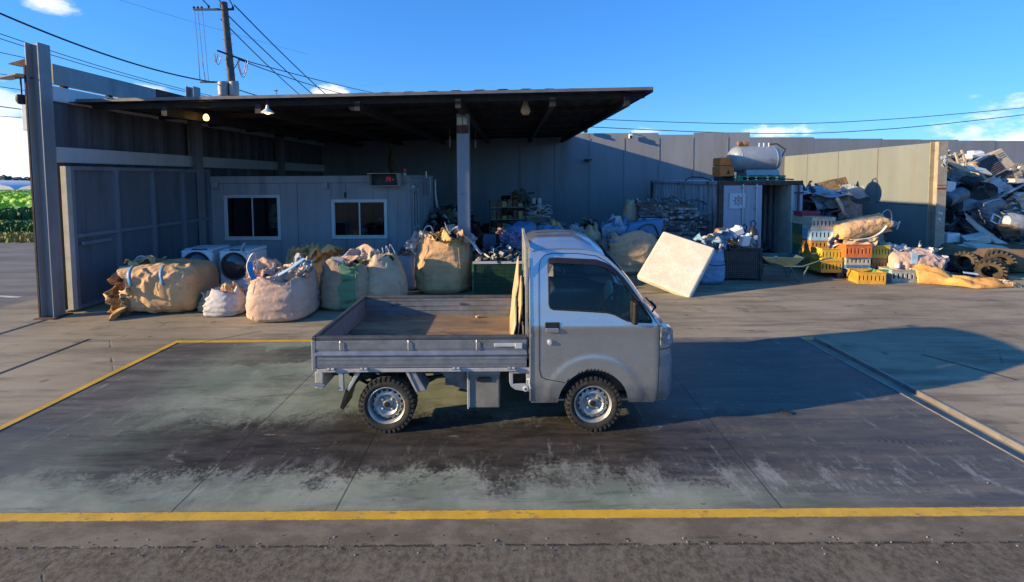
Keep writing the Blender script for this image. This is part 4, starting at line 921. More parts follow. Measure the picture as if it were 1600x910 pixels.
def gate(y,sgn,name='side_gate'):
    b=MB(); Y=lambda d: y+sgn*d
    prof=[(0.0,.615),(-.008,.622),(-.008,.705),(-.006,.728),(-.026,.738),(-.026,.752),(-.004,.77),(-.004,.775),(-.010,.80),(-.010,.872),(.0,.880),(.026,.880),(.026,.615)]
    k=len(prof)
    vs=[(BX0+.012,Y(d),z) for d,z in prof]+[(BX1,Y(d),z) for d,z in prof]
    b.add(vs,[tuple(range(k)),tuple(range(2*k-1,k-1,-1))]+[(i,(i+1)%k,k+(i+1)%k,k+i) for i in range(k)])
    g_=b.build(name,M_bed,tk,bevel=.002,seg=1)
    b=MB(); b.box(BX0,BX1+.004,min(Y(-.014),Y(.032)),max(Y(-.014),Y(.032)),.8805,.912); b.build('top_rail',M_rail,g_,bevel=.006)
    b=MB()
    for z in (.645,.655,.695): b.box(BX0+.02,BX1-.005,min(Y(-.0085),Y(-.012)),max(Y(-.0085),Y(-.012)),z,z+.004)
    b.build('rib',M_bed,g_)
    for x in (-1.57,-.95,-.33): 
        b=MB(); b.tube([(x,Y(-.012),.875),(x,Y(-.022),.86),(x,Y(-.022),.80),(x,Y(-.012),.785)],.0035,6); b.build('rope_hook',M_frame,g_)
    b=MB(); b.box(-.17,.09,min(Y(-.024),Y(-.010)),max(Y(-.024),Y(-.010)),.815,.845); b.box(.02,.085,min(Y(-.034),Y(-.024)),max(Y(-.034),Y(-.024)),.80,.85); b.build('latch',M_frame,g_,bevel=.004)
    for x in (-1.66,-1.36,-.52,-.02):
        b=MB(); b.box(x-.045,x+.045,min(Y(-.03),Y(-.001)),max(Y(-.03),Y(-.001)),.592,.612); b.rod((x-.03,Y(-.026),.618),(x-.005,Y(-.026),.618),.012,8); b.rod((x+.008,Y(-.026),.618),(x+.035,Y(-.026),.618),.012,8); b.build('hinge',M_bedl,g_)
    return g_
gate(.012,1); gate(1.43,-1)
for y0,y1 in ((.039,.046),(1.396,1.403)):
    for z0,z1 in ((.855,.872),(.79,.80),(.735,.742)): b=MB(); b.box(BX0+.03,BX1-.01,y0,y1,z0,z1); b.build('inner_rib',M_bed,tk)
for x in (-1.45,-.62): b=MB(); b.box(x-.03,x+.03,1.385,1.395,.80,.83); b.build('inner_latch',M_rail,tk,bevel=.004)
b=MB(); b.box(BX0-.012,BX0+.012,.0,1.44,.615,.88); rg=b.build('tail_gate',M_bed,tk,bevel=.003)
b=MB(); b.box(BX0-.02,BX0+.022,-.004,1.446,.8805,.912); b.build('top_rail',M_rail,rg,bevel=.006)
b=MB(); b.box(BX0-.024,BX0-.012,.0,.05,.60,.87); b.build('corner_strip',M_bedl,rg,bevel=.003)
b=MB(); b.box(BX0-.01,BX0+.07,.02,1.40,.42,.575); b.build('rear_bumper',mat('rear_valance',(.42,.40,.36),.5,.1,.2,6),tk,bevel=.01)
b=MB(); b.rod((BX0-.0,.0,.47),(BX0+.09,.0,.46),.016,8); b.build('bump_stop',M_bed,tk)
b=MB(); b.box(-1.60,-1.56,.02,.05,.40,.58); b.rod((-1.62,.03,.57),(-1.50,.03,.57),.01,6); b.build('tail_bracket',M_bedl,tk)
b=MB(); b.lathe([(0,-.06),(.05,-.05),(.06,0),(.05,.05),(0,.06)],'Y',(-1.40,.2,.49),12); b.tube([(-1.50,.1,.44),(-1.40,.12,.52),(-1.25,.2,.42)],.03,8); b.tube([(-1.4,.22,.38),(-1.3,.22,.37),(-.6,.3,.42)],.02,6); b.build('shackle',M_black,tk)
# loop guard behind the cab
b=MB()
for y in (.08,.40,.72,1.04,1.36): b.box(.118,.142,y-.010,y+.010,.668,1.70)
b.box(.116,.146,.05,1.40,1.70,1.735)
for z in (1.05,1.40): b.box(.120,.140,.091,1.349,z-.009,z+.009)
b.rod((.13,.30,.95),(.13,.30,1.68),.006,5)
b.build('cab_guard',mat('guard_weathered',(.34,.34,.30),.6,.1,.3,6,(.14,.10,.06),.5,rust=.1),tk,bevel=.003)
# broken plywood boards leaning in the bed against the guard
def board(x0,x1,y0,y1,z,top,label,seed,mm):
    r_=random.Random(seed); n_=14; rows=[]
    tops=[top*(.80+.2*math.sin(2.2*i/n_+.8))*r_.uniform(.93,1.05) for i in range(n_+1)]
    b=MB()
    P0=[];P1=[]
    for i in range(n_+1):
        y=lerp(y0,y1,i/n_); h_=tops[i]*(1 if 0<i<n_ else .8); P0.append((x0,y,z)); xx=lerp(x0,x1,1)+.01*noise.noise(Vector((y*4,seed,0))); P1.append((xx,y,z+h_))
    b.grid([P0,[(lerp(a[0],c[0],.5)-.012,a[1],lerp(a[2],c[2],.5)) for a,c in zip(P0,P1)],P1]); return tag(b.build('plywood_board',mm,solid=.010,label=label),label,'board')
M_ply=mat('broken_plywood',(.50,.36,.20),.8,0,.25,5,(.24,.15,.08),.6,.3,50,streak=True,dscale=5)
board(-.02,.03,4.10,4.95,.668,.42,'shorter broken plywood board leaning against the truck guard at the near side',3,M_ply)
board(-.03,.065,4.7,5.36,.668,.76,'taller splintered plywood board leaning against the truck guard at the far side',8,M_ply)
board(.045,.088,4.12,5.0,.668,.66,'narrow second layer of plywood between the front board and the cab guard',12,M_ply)
tag(MB().cbox((0,0,.012),(.045,.03,.02),(0,0,.6)).cbox((.03,.012,.01),(.03,.03,.012),(0,.2,1)).build('wood_chip',M_ply,loc=(-.42,5.30,.67)),'small wood chip lying on the bed floor by the far side gate','scrap')
# ------------------------------------------------------------ sacks
def clothmat(name,col,col2=None,dirt=(.2,.16,.12),scale=3,patch=None):
    if name in _mats: return _mats[name]
    n=NT(name); c=n.mix(n.rng(n.noise(scale,7,.65),.35,.65),col,col2 or tuple(x*.78 for x in col))
    c=n.mix(n.rng(n.noise(scale*1.7,8,.7),.54,.70,0,.55),c,dirt)
    if patch: # a coloured band with an edge of its own
        X,Y,Z=n.xyz()[0:3]; f=n.ma('MULTIPLY',n.rng(n.ma('ADD',X,n.ma('MULTIPLY',n.ma('SUBTRACT',n.noise(4,3),.5),.22)),patch[1]-.01,patch[1]+.01),n.rng(n.ma('ADD',X,n.ma('MULTIPLY',n.ma('SUBTRACT',n.noise(4,3),.5),.30)),patch[2]-.01,patch[2]+.01,1,0)); c=n.mix(f,c,patch[0])
    n.set('Base Color',c); n.set('Roughness',.75); n.set('Specular IOR Level',.3)
    n.set('Subsurface Weight',0.0)
    h=n.ma('ADD',n.ma('MULTIPLY',n.ma('ABSOLUTE',n.ma('SUBTRACT',n.noise(5,4,.6,None,1.2),.5)),1.6),n.ma('MULTIPLY',n.noise(14,5,.6),.5))
    h=n.ma('ADD',h,n.ma('MULTIPLY',n.wave(160,None,0,'Z',0),.02)); n.bump(h,.6,.03); _mats[name]=n.m; return n.m
C_tan=clothmat('tan_woven_sack',(.72,.43,.215),(.62,.36,.175))
C_tan2=clothmat('sand_woven_sack',(.56,.43,.28),(.47,.35,.23))
C_pink=clothmat('pink_woven_sack',(.64,.44,.34),(.57,.38,.29),(.38,.22,.15))
C_grn=clothmat('olive_woven_sack',(.44,.33,.21),(.36,.27,.18),patch=((.13,.26,.14),.0,.30))
C_dk=clothmat('dark_woven_sack',(.30,.24,.16),(.24,.19,.13))  # darker brown woven cloth
C_yel=clothmat('yellow_woven_sack',(.72,.44,.17),(.62,.36,.14),(.3,.2,.1))
C_or=clothmat('orange_tarp_cloth',(.80,.41,.11),(.70,.34,.09),(.35,.22,.12))
C_white=clothmat('white_poly_cloth',(.55,.52,.50),(.46,.44,.43),(.3,.27,.24))
C_blue=clothmat('blue_tarp_cloth',(.10,.27,.50),(.08,.21,.42),(.15,.2,.3))
C_lblue=clothmat('light_blue_bag',(.22,.38,.58),(.17,.31,.50),(.2,.25,.3))
M_bstrap=mat('blue_strap',(.05,.24,.46),.6,0,.15,6); M_wstrap=mat('white_strap',(.60,.60,.58),.6,0,.15,6)
def nz3(x,y,z,s): return noise.noise(Vector((x,y,z))+Vector((s*7.3,s*3.1,s*1.7)))
def crumple(x,y,z,s):
    q=Vector((x,y,z))+Vector((s*5.3,s*2.1,s*9.7))
    return abs(noise.noise(q*2.3+Vector((noise.noise(q*3),0,noise.noise(q*2+Vector((4,4,4)))))*.8))
def sackbody(sx,sy,h,seed,sq=.62,taper=.12,fold=.035,top='open',neck=.55,lean=(0,0),N=110,M=56,flop=.5):
    b=MB(); rows=[]
    for i in range(M+1):
        t=i/M
        # profile: rounded foot, bulging middle
        if t<.12: pr=.82+.18*math.sin(t/.12*math.pi/2)
        else: pr=1-taper*((t-.12)/.88)**2
        pr*=1+.05*math.sin(t*math.pi)
        if top=='tied' and t>.6: u=(t-.6)/.4; pr*=1-(1-.10)*u**1.3 if u<.85 else .12+.25*(u-.85)/.15
        row=[]
        for j in range(N):
            a=2*math.pi*j/N; ca,sa=math.cos(a),math.sin(a)
            x=math.copysign(abs(ca)**sq,ca); y=math.copysign(abs(sa)**sq,sa)
            z=h*t
            if top=='open' and t>.8: z+=h*.12*(t-.8)/.2*nz3(ca*1.3,sa*1.3,0,seed)*flop*2
            r_=pr+fold*1.3*nz3(ca*1.6,sa*1.6,t*2.2,seed)-fold*1.5*crumple(ca*1.2,sa*1.2,t*2.4,seed)*(.35+.65*t)-fold*.9*abs(nz3(ca*5,sa*5,t*9,seed+9))
            r_+=fold*.8*math.sin(t*26+5*nz3(ca*1.5,sa*1.5,t,seed+3))*max(0,nz3(ca*2,sa*2,t*3,seed+1)+.25)
            row.append([x*r_*sx/2+lean[0]*t*t,y*r_*sy/2+lean[1]*t*t,z])
        rows.append(row)
    if top=='open':   # rim folds inwards
        for k,(f_,dz) in enumerate(((.93,.01),(.84,-.03),(.74,-.10),(.6,-.16))):
            row=[]
            for j in range(N):
                p=rows[M][j]; cx,cy=lean; row.append([cx+(p[0]-cx)*f_+.02*nz3(j*.25,k,0,seed),cy+(p[1]-cy)*f_,p[2]+dz*h+.05*h*nz3(math.cos(2*math.pi*j/N)*3,math.sin(2*math.pi*j/N)*3,k,seed+5)])
            rows.append(row)
    vs=[p for r_ in rows for p in r_]; K=len(rows)
    fs=[(i*N+j,i*N+(j+1)%N,(i+1)*N+(j+1)%N,(i+1)*N+j) for i in range(K-1) for j in range(N)]
    o=len(vs); vs.append([lean[0],lean[1],rows[-1][0][2]-(.02 if top=='open' else -.02)]); vs.append([0,0,0])
    fs+=[((K-1)*N+j,(K-1)*N+(j+1)%N,o) for j in range(N)]+[((j+1)%N,j,o+1) for j in range(N)]
    for p in vs:
        p[2]=max(p[2],0.0)
    b.add(vs,fs); return b
def clutter(seed,sx,sy,z,n_,size,pal,dome=.12):
    r_=random.Random(seed); b=MB()
    for k in range(n_):
        a=r_.uniform(0,6.28); q=r_.random()**.5; x,y=q*sx/2*math.cos(a),q*sy/2*math.sin(a); b.cur=r_.randrange(pal)
        s_=size*r_.uniform(.5,1.5); zz=z+dome*(1-q*q)+r_.uniform(-.03,.03); ty=r_.random(); rot=(r_.uniform(-.8,.8),r_.uniform(-.8,.8),r_.uniform(0,3.1))
        if ty<.4: b.cbox((x,y,zz),(s_,s_*r_.uniform(.3,1),s_*r_.uniform(.1,.5)),rot)
        elif ty<.7:
            p=[Vector((x,y,zz))+Vector((r_.uniform(-1,1),r_.uniform(-1,1),r_.uniform(-.3,.6)))*s_ for _ in range(4)]; b.tube(sag(p[0],p[1],-s_*.4,5)+[p[2]],s_*.06,5)
        else: b.tube([(x,y,zz),(x+s_*r_.uniform(-1,1)*.8,y+s_*r_.uniform(-1,1)*.8,zz+s_*.4)],s_*r_.uniform(.12,.3),8)
    return b
Mc=[mat('scrap_black',(.03,.03,.035),.5,.2,.4,8,bump=.2),mat('scrap_rust',(.14,.06,.03),.8,.1,.5,8,bump=.3),mat('scrap_grey',(.20,.21,.22),.5,.3,.3,8,(.1,.08,.06),.5),mat('scrap_white',(.46,.46,.44),.5,0,.2,8,(.2,.17,.13),.5),mat('scrap_brown',(.18,.12,.07),.8,0,.4,8),mat('scrap_alu',(.42,.43,.44),.35,.7,.2,8,(.15,.13,.1),.4)]
def loop(P,r_,mm,parent,name='lifting_loop',flat=.35,n=6):
    Q=[Vector(p) for p in P]; S=[]
    for i in range(len(Q)-1):
        p0=Q[max(i-1,0)];p1=Q[i];p2=Q[i+1];p3=Q[min(i+2,len(Q)-1)]
        for k in range(6):
            t=k/6; S.append(.5*((2*p1)+(-p0+p2)*t+(2*p0-5*p1+4*p2-p3)*t*t+(-p0+3*p1-3*p2+p3)*t**3))
    S.append(Q[-1]); b=MB(); b.tube(S,r_,n,flat=flat); return b.build(name,mm,parent,smooth=True)
def rag(w_,l_,seed,amp=.08,n=24,droop=0,m=24):
    b=MB(); amp*=.62; rows=[]
    for i in range(n+1):
        row=[]
        for j in range(m+1):
            u,v=i/n-.5,j/m-.5; z=amp*(2.4*nz3(u*2.2,v*2.2,0,seed)-2.6*abs(nz3(u*3.2,v*3.2,1,seed))-.8*abs(nz3(u*8,v*8,2,seed)))
            z-=droop*(abs(u)**2+abs(v)**2)*2
            row.append((u*w_*(1+.5*nz3(v*2,u,5,seed)-.25*abs(v)),v*l_*(1+.5*nz3(u*2,v,9,seed)-.25*abs(u)),z))
        rows.append(row)
    b.grid(rows); return b
def sewn(t,sx,sy,h,m_,seed,loops=True):
    "side seams and four corner loops of a bulk sack"
    for a in (R(-62),R(-118),R(20),R(160)):
        ca,sa=math.cos(a),math.sin(a); x=math.copysign(abs(ca)**.68,ca); y=math.copysign(abs(sa)**.68,sa)
        P=[]
        for i in range(14):
            u=.06+.88*i/13; pr=(1-.12*u*u)*(1+.05*math.sin(u*math.pi))*(.9 if i==0 else 1)
            P.append((x*pr*sx/2*1.005+.006*nz3(i*.5,0,0,seed),y*pr*sy/2*1.005,h*u))
        b=MB(); b.tube(P,.006,5,flat=.6); b.build('seam',m_,t,smooth=True)
# 1 tan sack lying at far left
t=thing('bulk_sack','big tan woven sack slumped before the gate, with two blue strap stubs','sack',(-6.24,8.12,0),(0,0,R(6)))
b=sackbody(.86,1.05,1.14,2,sq=.58,taper=.02,fold=.05,top='open',flop=.9)
Mr=Matrix.Translation((.60,0,.43))@Euler((0,R(-90),0)).to_matrix().to_4x4()
b.v=[tuple(Mr@Vector(v)) for v in b.v]; b.v=[(x,y,max(0,z*(1-.10*max(0,x)))) for x,y,z in b.v]; bb=b.build('sack_body',C_tan,t,smooth=True,angle=60)
for (x,y,wd) in ((-.36,-.36,.032),(.14,-.33,.028)):
    b=MB(); rows=[]
    for i in range(7):
        a=i/6; rows.append([(x+q_*wd+.10*a,-.40-.22*math.sin(min(1,a*1.3)*1.57),.86-.05*a-.26*a*a) for q_ in (-1,1)])
    b.grid(rows); b.build('blue_strap',M_bstrap,t,solid=.006,smooth=True)
for k,(x,y,z,rx,ry,s_) in enumerate(((-.62,-.25,.58,.9,1.0,.40),(-.60,-.38,.28,1.2,.9,.45),(-.52,-.42,.12,1.3,.5,.40),(-.56,-.1,.74,.5,1.0,.38),(-.42,-.44,.44,1.3,.3,.3))):
    o=rag(s_,s_*.8,40+k,.12).build('loose_flap',C_yel if k in(1,2) else C_tan,t,smooth=True,solid=.005); o.location=(x,y,z); o.rotation_euler=(rx,ry,k)
o=rag(.5,.35,60,.08).build('loose_flap',C_tan,t,smooth=True,solid=.005); o.location=(-.45,.0,.93)
loop([(-.6,.0,.80),(-.58,.0,.93),(-.48,.02,.96),(-.4,.05,.86)],.014,M_wstrap,t)
b=MB(); b.tube([(x*.0+.18,-.575-.0*z,z) for x,z in ((0,.03),(0,.4),(0,.8))],.006,5); 
# 2 small pale bag
t=thing('bag','small white plastic bag with an orange-tan top slumped between the tan and the pink sacks','bag',(-5.0,7.72,0))
sackbody(.66,.5,.42,7,sq=.7,taper=.35,fold=.09,top='open',flop=1.2,N=60,M=26).build('bag_body',C_white,t,smooth=True,angle=60)
o=rag(.42,.42,9,.16).build('bag_mouth',C_tan,t,smooth=True,solid=.006); o.location=(.02,.05,.47); o.rotation_euler=(.3,-.1,0)
o=rag(.3,.3,11,.12).build('grey_rag',mat('grey_rag',(.2,.22,.25),.8),t,smooth=True,solid=.006); o.location=(-.25,.08,.38)
# loose tan lump left of it
t=thing('bag','flat brown bag pinned behind the small white bag','bag',(-5.38,7.95,0)); sackbody(.42,.4,.33,17,sq=.7,taper=.5,fold=.09,flop=1.2,N=50,M=22).build('bag_body',C_dk,t,smooth=True,angle=60)
# 3 pink sack
t=thing('bulk_sack','large pink woven sack standing upright with blue loops at its mouth','sack',(-3.93,7.62,0),(0,0,R(4)))
sackbody(1.02,.98,.74,4,sq=.66,taper=.10,fold=.030,top='open',flop=.9).build('sack_body',C_pink,t,smooth=True,angle=60)
sewn(t,1.02,.98,.74,C_pink,4)
for k,(x,y,z,rx,ry,rz,s_) in enumerate(((-.30,-.20,.84,.75,-.5,.2,.5),(-.0,-.20,.80,.35,.1,.8,.46),(.28,-.2,.80,.5,.4,.3,.36),(.05,.2,.84,-.1,0,1,.62))):
    o=rag(s_,s_*.85,70+k,.13).build('mouth_flap',C_pink,t,smooth=True,solid=.005); o.location=(x,y,z); o.rotation_euler=(rx,ry,rz)
loop([(-.40,-.30,.72),(-.44,-.33,.92),(-.38,-.30,1.10),(-.33,-.27,1.12),(-.31,-.27,1.0),(-.30,-.30,.85)],.016,M_wstrap,t)
loop([(-.36,-.38,1.0),(-.30,-.48,.86),(-.24,-.50,.74)],.045,M_bstrap,t,'blue_strap',.15)
loop([(.44,-.25,1.02),(.30,-.44,.90),(.12,-.47,.80)],.05,mat('pale_blue_strap',(.35,.55,.75),.6),t,'blue_strap',.2)
o=rag(.34,.3,80,.10).build('white_flap',C_white,t,smooth=True,solid=.005); o.location=(.40,-.12,.95); o.rotation_euler=(.6,.3,0)
# 4 olive sack with green band + tan cone
t=thing('bulk_sack','tan woven sack with a broad green painted patch, standing behind the tailgate of the truck','sack',(-3.02,8.25,0),(0,0,R(-3)))
sackbody(.98,.95,.78,6,sq=.68,taper=.12,fold=.045,top='open',flop=.9).build('sack_body',C_grn,t,smooth=True,angle=60)
sewn(t,.98,.95,.78,C_tan2,6)
clutter(4,.8,.75,.74,26,.10,4,.08).build('sack_contents',[Mc[0],Mc[3],Mc[2],Mc[1]],t,kind='stuff')
b=MB(); b.cbox((-.14,-.22,.83),(.22,.05,.2),(-.5,.1,.2)); b.build('grey_box',Mc[3],t,bevel=.01)
b=MB()
for k in range(2):
    z=.56-k*.38; b.tube([(.15+.07*math.cos(a*1.7),-.497+.02*k,z+.022*math.sin(a*3+k)) for a in [i*.35 for i in range(9)]],.006,5)
b.build('printed_mark',mat('faded_ink',(.05,.07,.05),.8),t)
t=thing('bulk_sack','tan woven sack gathered to a pointed top with loose wires, right of the green-patched sack','sack',(-2.42,8.4,0),(0,0,R(10)))
sackbody(.82,.9,.92,9,sq=.72,taper=.42,fold=.04,top='open',flop=.9,lean=(-.04,.0)).build('sack_body',C_tan2,t,smooth=True,angle=60)
for k in range(5):
    a=k*1.3; loop([(-.1+.05*k,-.1,.86),(-.16+.07*k,-.13,1.0+.03*k),(-.22+.11*k,-.15,1.02-.02*k)],.006,M_wstrap,t,'wire_end',1)
o=rag(.6,.5,88,.10).build('mouth_flap',C_tan2,t,smooth=True,solid=.005); o.location=(-.05,-.02,.90)
o=rag(.62,.42,90,.09).build('pink_sheet',C_pink,t,smooth=True,solid=.005); o.location=(-.42,.05,.92); o.rotation_euler=(.5,-.15,.1)
# 5 yellow pile behind
t=thing('bulk_sack','yellow-brown sack heaped against the office behind the pink sack','sack',(-4.15,9.25,0))
sackbody(1.0,.9,.82,12,sq=.72,taper=.25,fold=.07,top='open',flop=1.1).build('sack_body',C_yel,t,smooth=True,angle=60)
for k in range(8):
    o=rag(rnd.uniform(.35,.6),rnd.uniform(.3,.5),100+k,.15).build('crumpled_flap',[C_yel,C_tan,C_yel,C_dk][k%4],t,smooth=True,solid=.006); o.location=(rnd.uniform(-.3,.4),rnd.uniform(-.3,.1),.84+rnd.uniform(-.06,.10)); o.rotation_euler=(rnd.uniform(-.2,.5),rnd.uniform(-.35,.35),k)
o=rag(.42,.5,111,.10,droop=.5).build('grey_hood',C_dk,t,smooth=True,solid=.006); o.location=(-.3,.05,1.02); o.rotation_euler=(.2,-.4,0)
# 6 tallest tan sack
t=thing('bulk_sack','tallest tan woven sack, overfilled with scrap under white rags in front of the steel column','sack',(-1.44,9.42,0),(0,0,R(2)))
sackbody(1.22,1.12,1.08,21,sq=.72,taper=.16,fold=.035,top='open',flop=.8).build('sack_body',C_tan,t,smooth=True,angle=60)
sewn(t,1.22,1.12,1.08,C_tan,21)
clutter(14,.85,.85,1.04,60,.12,4,.12).build('sack_contents',[Mc[0],Mc[0],Mc[2],Mc[1]],t,kind='stuff')
for k,(x,y,z,rx,ry,s_,m_) in enumerate(((-.42,-.2,1.05,.7,-.8,.5,C_white),(-.56,-.18,.92,.9,-1.1,.55,C_white),(.32,-.15,1.24,.4,.35,.5,C_white),(.42,-.28,1.08,.9,.7,.42,C_tan),(.05,-.35,1.06,1.0,0,.6,C_yel),(-.2,-.32,1.10,.9,-.2,.4,C_tan),(.1,.2,1.28,.1,.1,.6,C_tan),(.52,-.1,1.0,.5,1.2,.35,C_white))):
    o=rag(s_,s_*.8,130+k,.13).build('loose_flap' if m_ is not C_white else 'white_rag',m_,t,smooth=True,solid=.005); o.location=(x,y,z); o.rotation_euler=(rx,ry,k*.7)
loop([(-.42,-.25,1.08),(-.36,-.27,1.32),(-.24,-.27,1.36),(-.18,-.25,1.18)],.016,M_wstrap,t)
loop([(.45,-.3,1.15),(.62,-.36,1.02),(.76,-.38,.84),(.84,-.38,.80)],.06,M_wstrap,t,'white_strap',.2)
loop([(.05,-.3,1.45),(.1,-.33,1.3),(.18,-.35,1.2)],.008,M_wstrap,t,'thread',1)
# washing machines
def washer(label,x,y,rz):
    t=thing('washing_machine',label,'washing machine',(x,y,0),(0,0,rz)); w_,d_,h_=.61,.62,.98
    b=MB(); b.box(-w_/2,w_/2,0,d_,.02,h_-.06); b.build('casing',M_white,t,bevel=.05,seg=4)
    b=MB(); b.prism([(.0,h_-.065),(.02,h_-.035),(.14,h_),(d_-.01,h_),(d_,h_-.06)],-w_/2+.006,w_/2-.006,'X'); b.build('top_lid',M_white,t,bevel=.015)
    b=MB(); b.cbox((.02,.075,h_-.012),(.3,.04,.012),(R(16),0,0)); b.build('control_panel',M_black,t,bevel=.005)
    b=MB(); b.lathe([(.0,-.012),(.235,-.012),(.262,-.03),(.272,-.01),(.272,.01)],'Y',(0,0,.66),40); b.build('door_ring',mat('washer_ring',(.035,.035,.045),.25,.1,.1,5),t,smooth=True)
    b=MB(); b.lathe([(0,-.065),(.10,-.058),(.17,-.042),(.225,-.018),(.23,-.012)],'Y',(0,0,.66),36); b.build('door_glass',mat('washer_glass',(.03,.03,.042),.12,.0,.1,5,bump=0,coat=.6),t,smooth=True)
    b=MB(); b.lathe([(.274,-.004),(.285,-.008),(.296,-.002)],'Y',(0,0,.66),40); b.build('trim',M_frame,t,smooth=True)
    return t
washer('left washing machine, half hidden behind the slumped tan sack',-6.20,8.72,R(2))
wm=washer('right washing machine with its whole round door in view, left of the pink sack',-5.40,8.62,R(-2))
tag(MB().tube([W(382,381,8.9),W(377,388,8.75),W(378,394,8.6),W(385,403,8.5)],.018,8).build('drain_hose',M_wstrap,smooth=True),'short white hose draped over the right washing machine','hose')
# white panel and green mesh bin
t=thing('appliance_cabinet','plain pale blue-white cabinet standing between the sacks below the office corner','cabinet',(-2.27,9.25,0)); b=MB(); b.prism([(-.26,.02),(.26,.02),(.26,.74),(-.26,.74)],0,.5,'Y'); b.build('casing',mat('pale_cabinet',(.42,.46,.50),.4,0,.08,3,(.25,.24,.22),.3),t,bevel=.03,seg=3)
b=MB(); b.box(-.24,.24,-.012,-.001,.06,.70); b.build('front_panel',mat('pale_cabinet',(0,0,0)),t,bevel=.01)
b=clutter(77,.3,.25,.78,14,.09,3,.08); b.build('items_on_top',[Mc[0],Mc[1],Mc[4]],t,kind='stuff')
t=thing('mesh_bin','wide dark green mesh bin full of black scrap behind the truck bed','bin',(-.25,8.75,0))
M_gm=mat('green_mesh_wire',(.03,.10,.05),.6,0,.3,8); BW,BD,BH=1.06,1.0,.70
b=MB(); 
for k in range(36):
    x=-BW/2+BW*k/35; b.box(x-.004,x+.004,-.004,.004,.05,BH-.05); 
for k in range(22): z=.06+k*(BH-.12)/21; b.box(-BW/2,BW/2,-.009,-.0045,z-.003,z+.003)
b.build('mesh_panel',M_gm,t)
b=MB(); b.box(-BW/2+.01,BW/2-.01,.02,BD,.05,BH-.07); b.build('liner',mat('dark_green_liner',(.015,.035,.022),.8,0,.4,4),t)
for x in (-BW/2,BW/2): b=MB(); b.box(x-.02,x+.02,-.02,.02,0,BH); b.build('post',M_gm,t)
for k in range(2): b=MB(); b.box(-BW/2+k*BW/2+.004,-BW/2+(k+1)*BW/2-.004,-.03,.04,BH-.045,BH+.0); b.build('rim_board',mat('rim_pale',(.42,.46,.48),.5,0,.15,5,(.2,.18,.15),.4),t,bevel=.004)
b=MB(); b.box(-BW/2,BW/2,-.012,.012,.0,.05); b.build('foot_rail',M_rust,t)
clutter(22,1.1,1.0,BH-.02,170,.11,5,.18).build('scrap_load',[Mc[0],Mc[0],Mc[0],Mc[2],Mc[3]],t,kind='stuff').location=(0,.5,0)
# ------------------------------------------------------------ scrap heaps in the canopy (stuff) with single pieces on them
def heap(name,label,c,sx,sy,h,n_,pal,seed,size=(.12,.45),cat='scrap heap',kinds=(.35,.3,.2,.15),pk=1.3,loc=None):
    r_=random.Random(seed); b=MB(); N=26; rows=[]
    def H(u,v):
        d=math.hypot(u,v); return max(0,h*(1-d**pk))*(.82+.35*nz3(u*2,v*2,0,seed))
    for i in range(N+1):
        rows.append([(u_*sx/2,v_*sy/2,H(u_,v_)*.88+.06*nz3(u_*8,v_*8,2,seed)*(H(u_,v_)>0.02)) for u_ in [2*i/N-1] for v_ in [2*j/N-1 for j in range(N+1)]])
    b.cur=0; b.grid(rows)
    for k in range(n_):
        a=r_.uniform(0,6.283); q=math.sqrt(r_.random())*.97; u,v=q*math.cos(a),q*math.sin(a); z=H(u,v)
        if r_.random()<.5: v=-abs(v)
        z=H(u,v); p=Vector((u*sx/2,v*sy/2,z+r_.uniform(-.04,.07))); s_=r_.uniform(*size)*r_.uniform(.6,1.3); b.cur=r_.randrange(len(pal)); t_=r_.random(); rot=(r_.uniform(-1.1,1.1),r_.uniform(-1,1),r_.uniform(0,3.14))
        if t_<kinds[0]: b.cbox(p,(s_,s_*r_.uniform(.3,.9),s_*r_.uniform(.04,.4)),rot)
        elif t_<kinds[0]+kinds[1]: # bent sheet
            M=Matrix.Translation(p)@Euler(rot).to_matrix().to_4x4(); rows=[]
            k1=r_.uniform(-.6,.6); k2=r_.uniform(.3,1)
            for i in range(5): rows.append([M@Vector(((i/4-.5)*s_*1.3,(j/3-.5)*s_*k2,k1*s_*((i/4-.5)**2)*2+.1*s_*nz3(i*.9,j*.9,k,seed))) for j in range(4)])
            b.grid(rows)
        elif t_<kinds[0]+kinds[1]+kinds[2]:
            d=Vector((r_.uniform(-1,1),r_.uniform(-1,1),r_.uniform(-.5,.5)))*s_; b.tube([p-d,p+d*.3+Vector((0,0,s_*.1)),p+d],s_*r_.uniform(.03,.09),6)
        else:
            M=Euler(rot).to_matrix(); 
            b.tube([p+M@Vector((.4*s_*math.cos(i*.7),.4*s_*math.sin(i*.7),.02*i)) for i in range(10)],s_*.05,5)
    o=b.build(name,pal,loc=c,kind='stuff'); return tag(o,label,cat)
heap('scrap_heap','dark heap of cables and machine parts between the office and the steel column',(-2.0,14.2,0),3.6,4,1.75,520,[Mc[0],Mc[0],Mc[1],Mc[2],Mc[4],Mc[0],Mc[3]],31)
heap('scrap_heap','dark heap of shelves, motors and boxes right of the steel column under the canopy',(.15,14.2,0),3.4,3.6,1.9,560,[Mc[0],Mc[1],Mc[4],Mc[2],Mc[0]],32)
heap('scrap_heap','low jumble of rags and cardboard behind the truck cab roof',(2.2,12.2,0),3.8,2.6,1.18,360,[C_dk,Mc[4],C_tan2,Mc[0],C_lblue,Mc[4]],33,(.2,.5),kinds=(.15,.7,.05,.1))
heap('scrap_heap','black cable and board scrap spilling behind the green mesh bin',(.1,10.6,0),2.2,2.0,.98,420,[Mc[0],Mc[0],Mc[0],Mc[2],Mc[4],Mc[3]],34,(.08,.22))
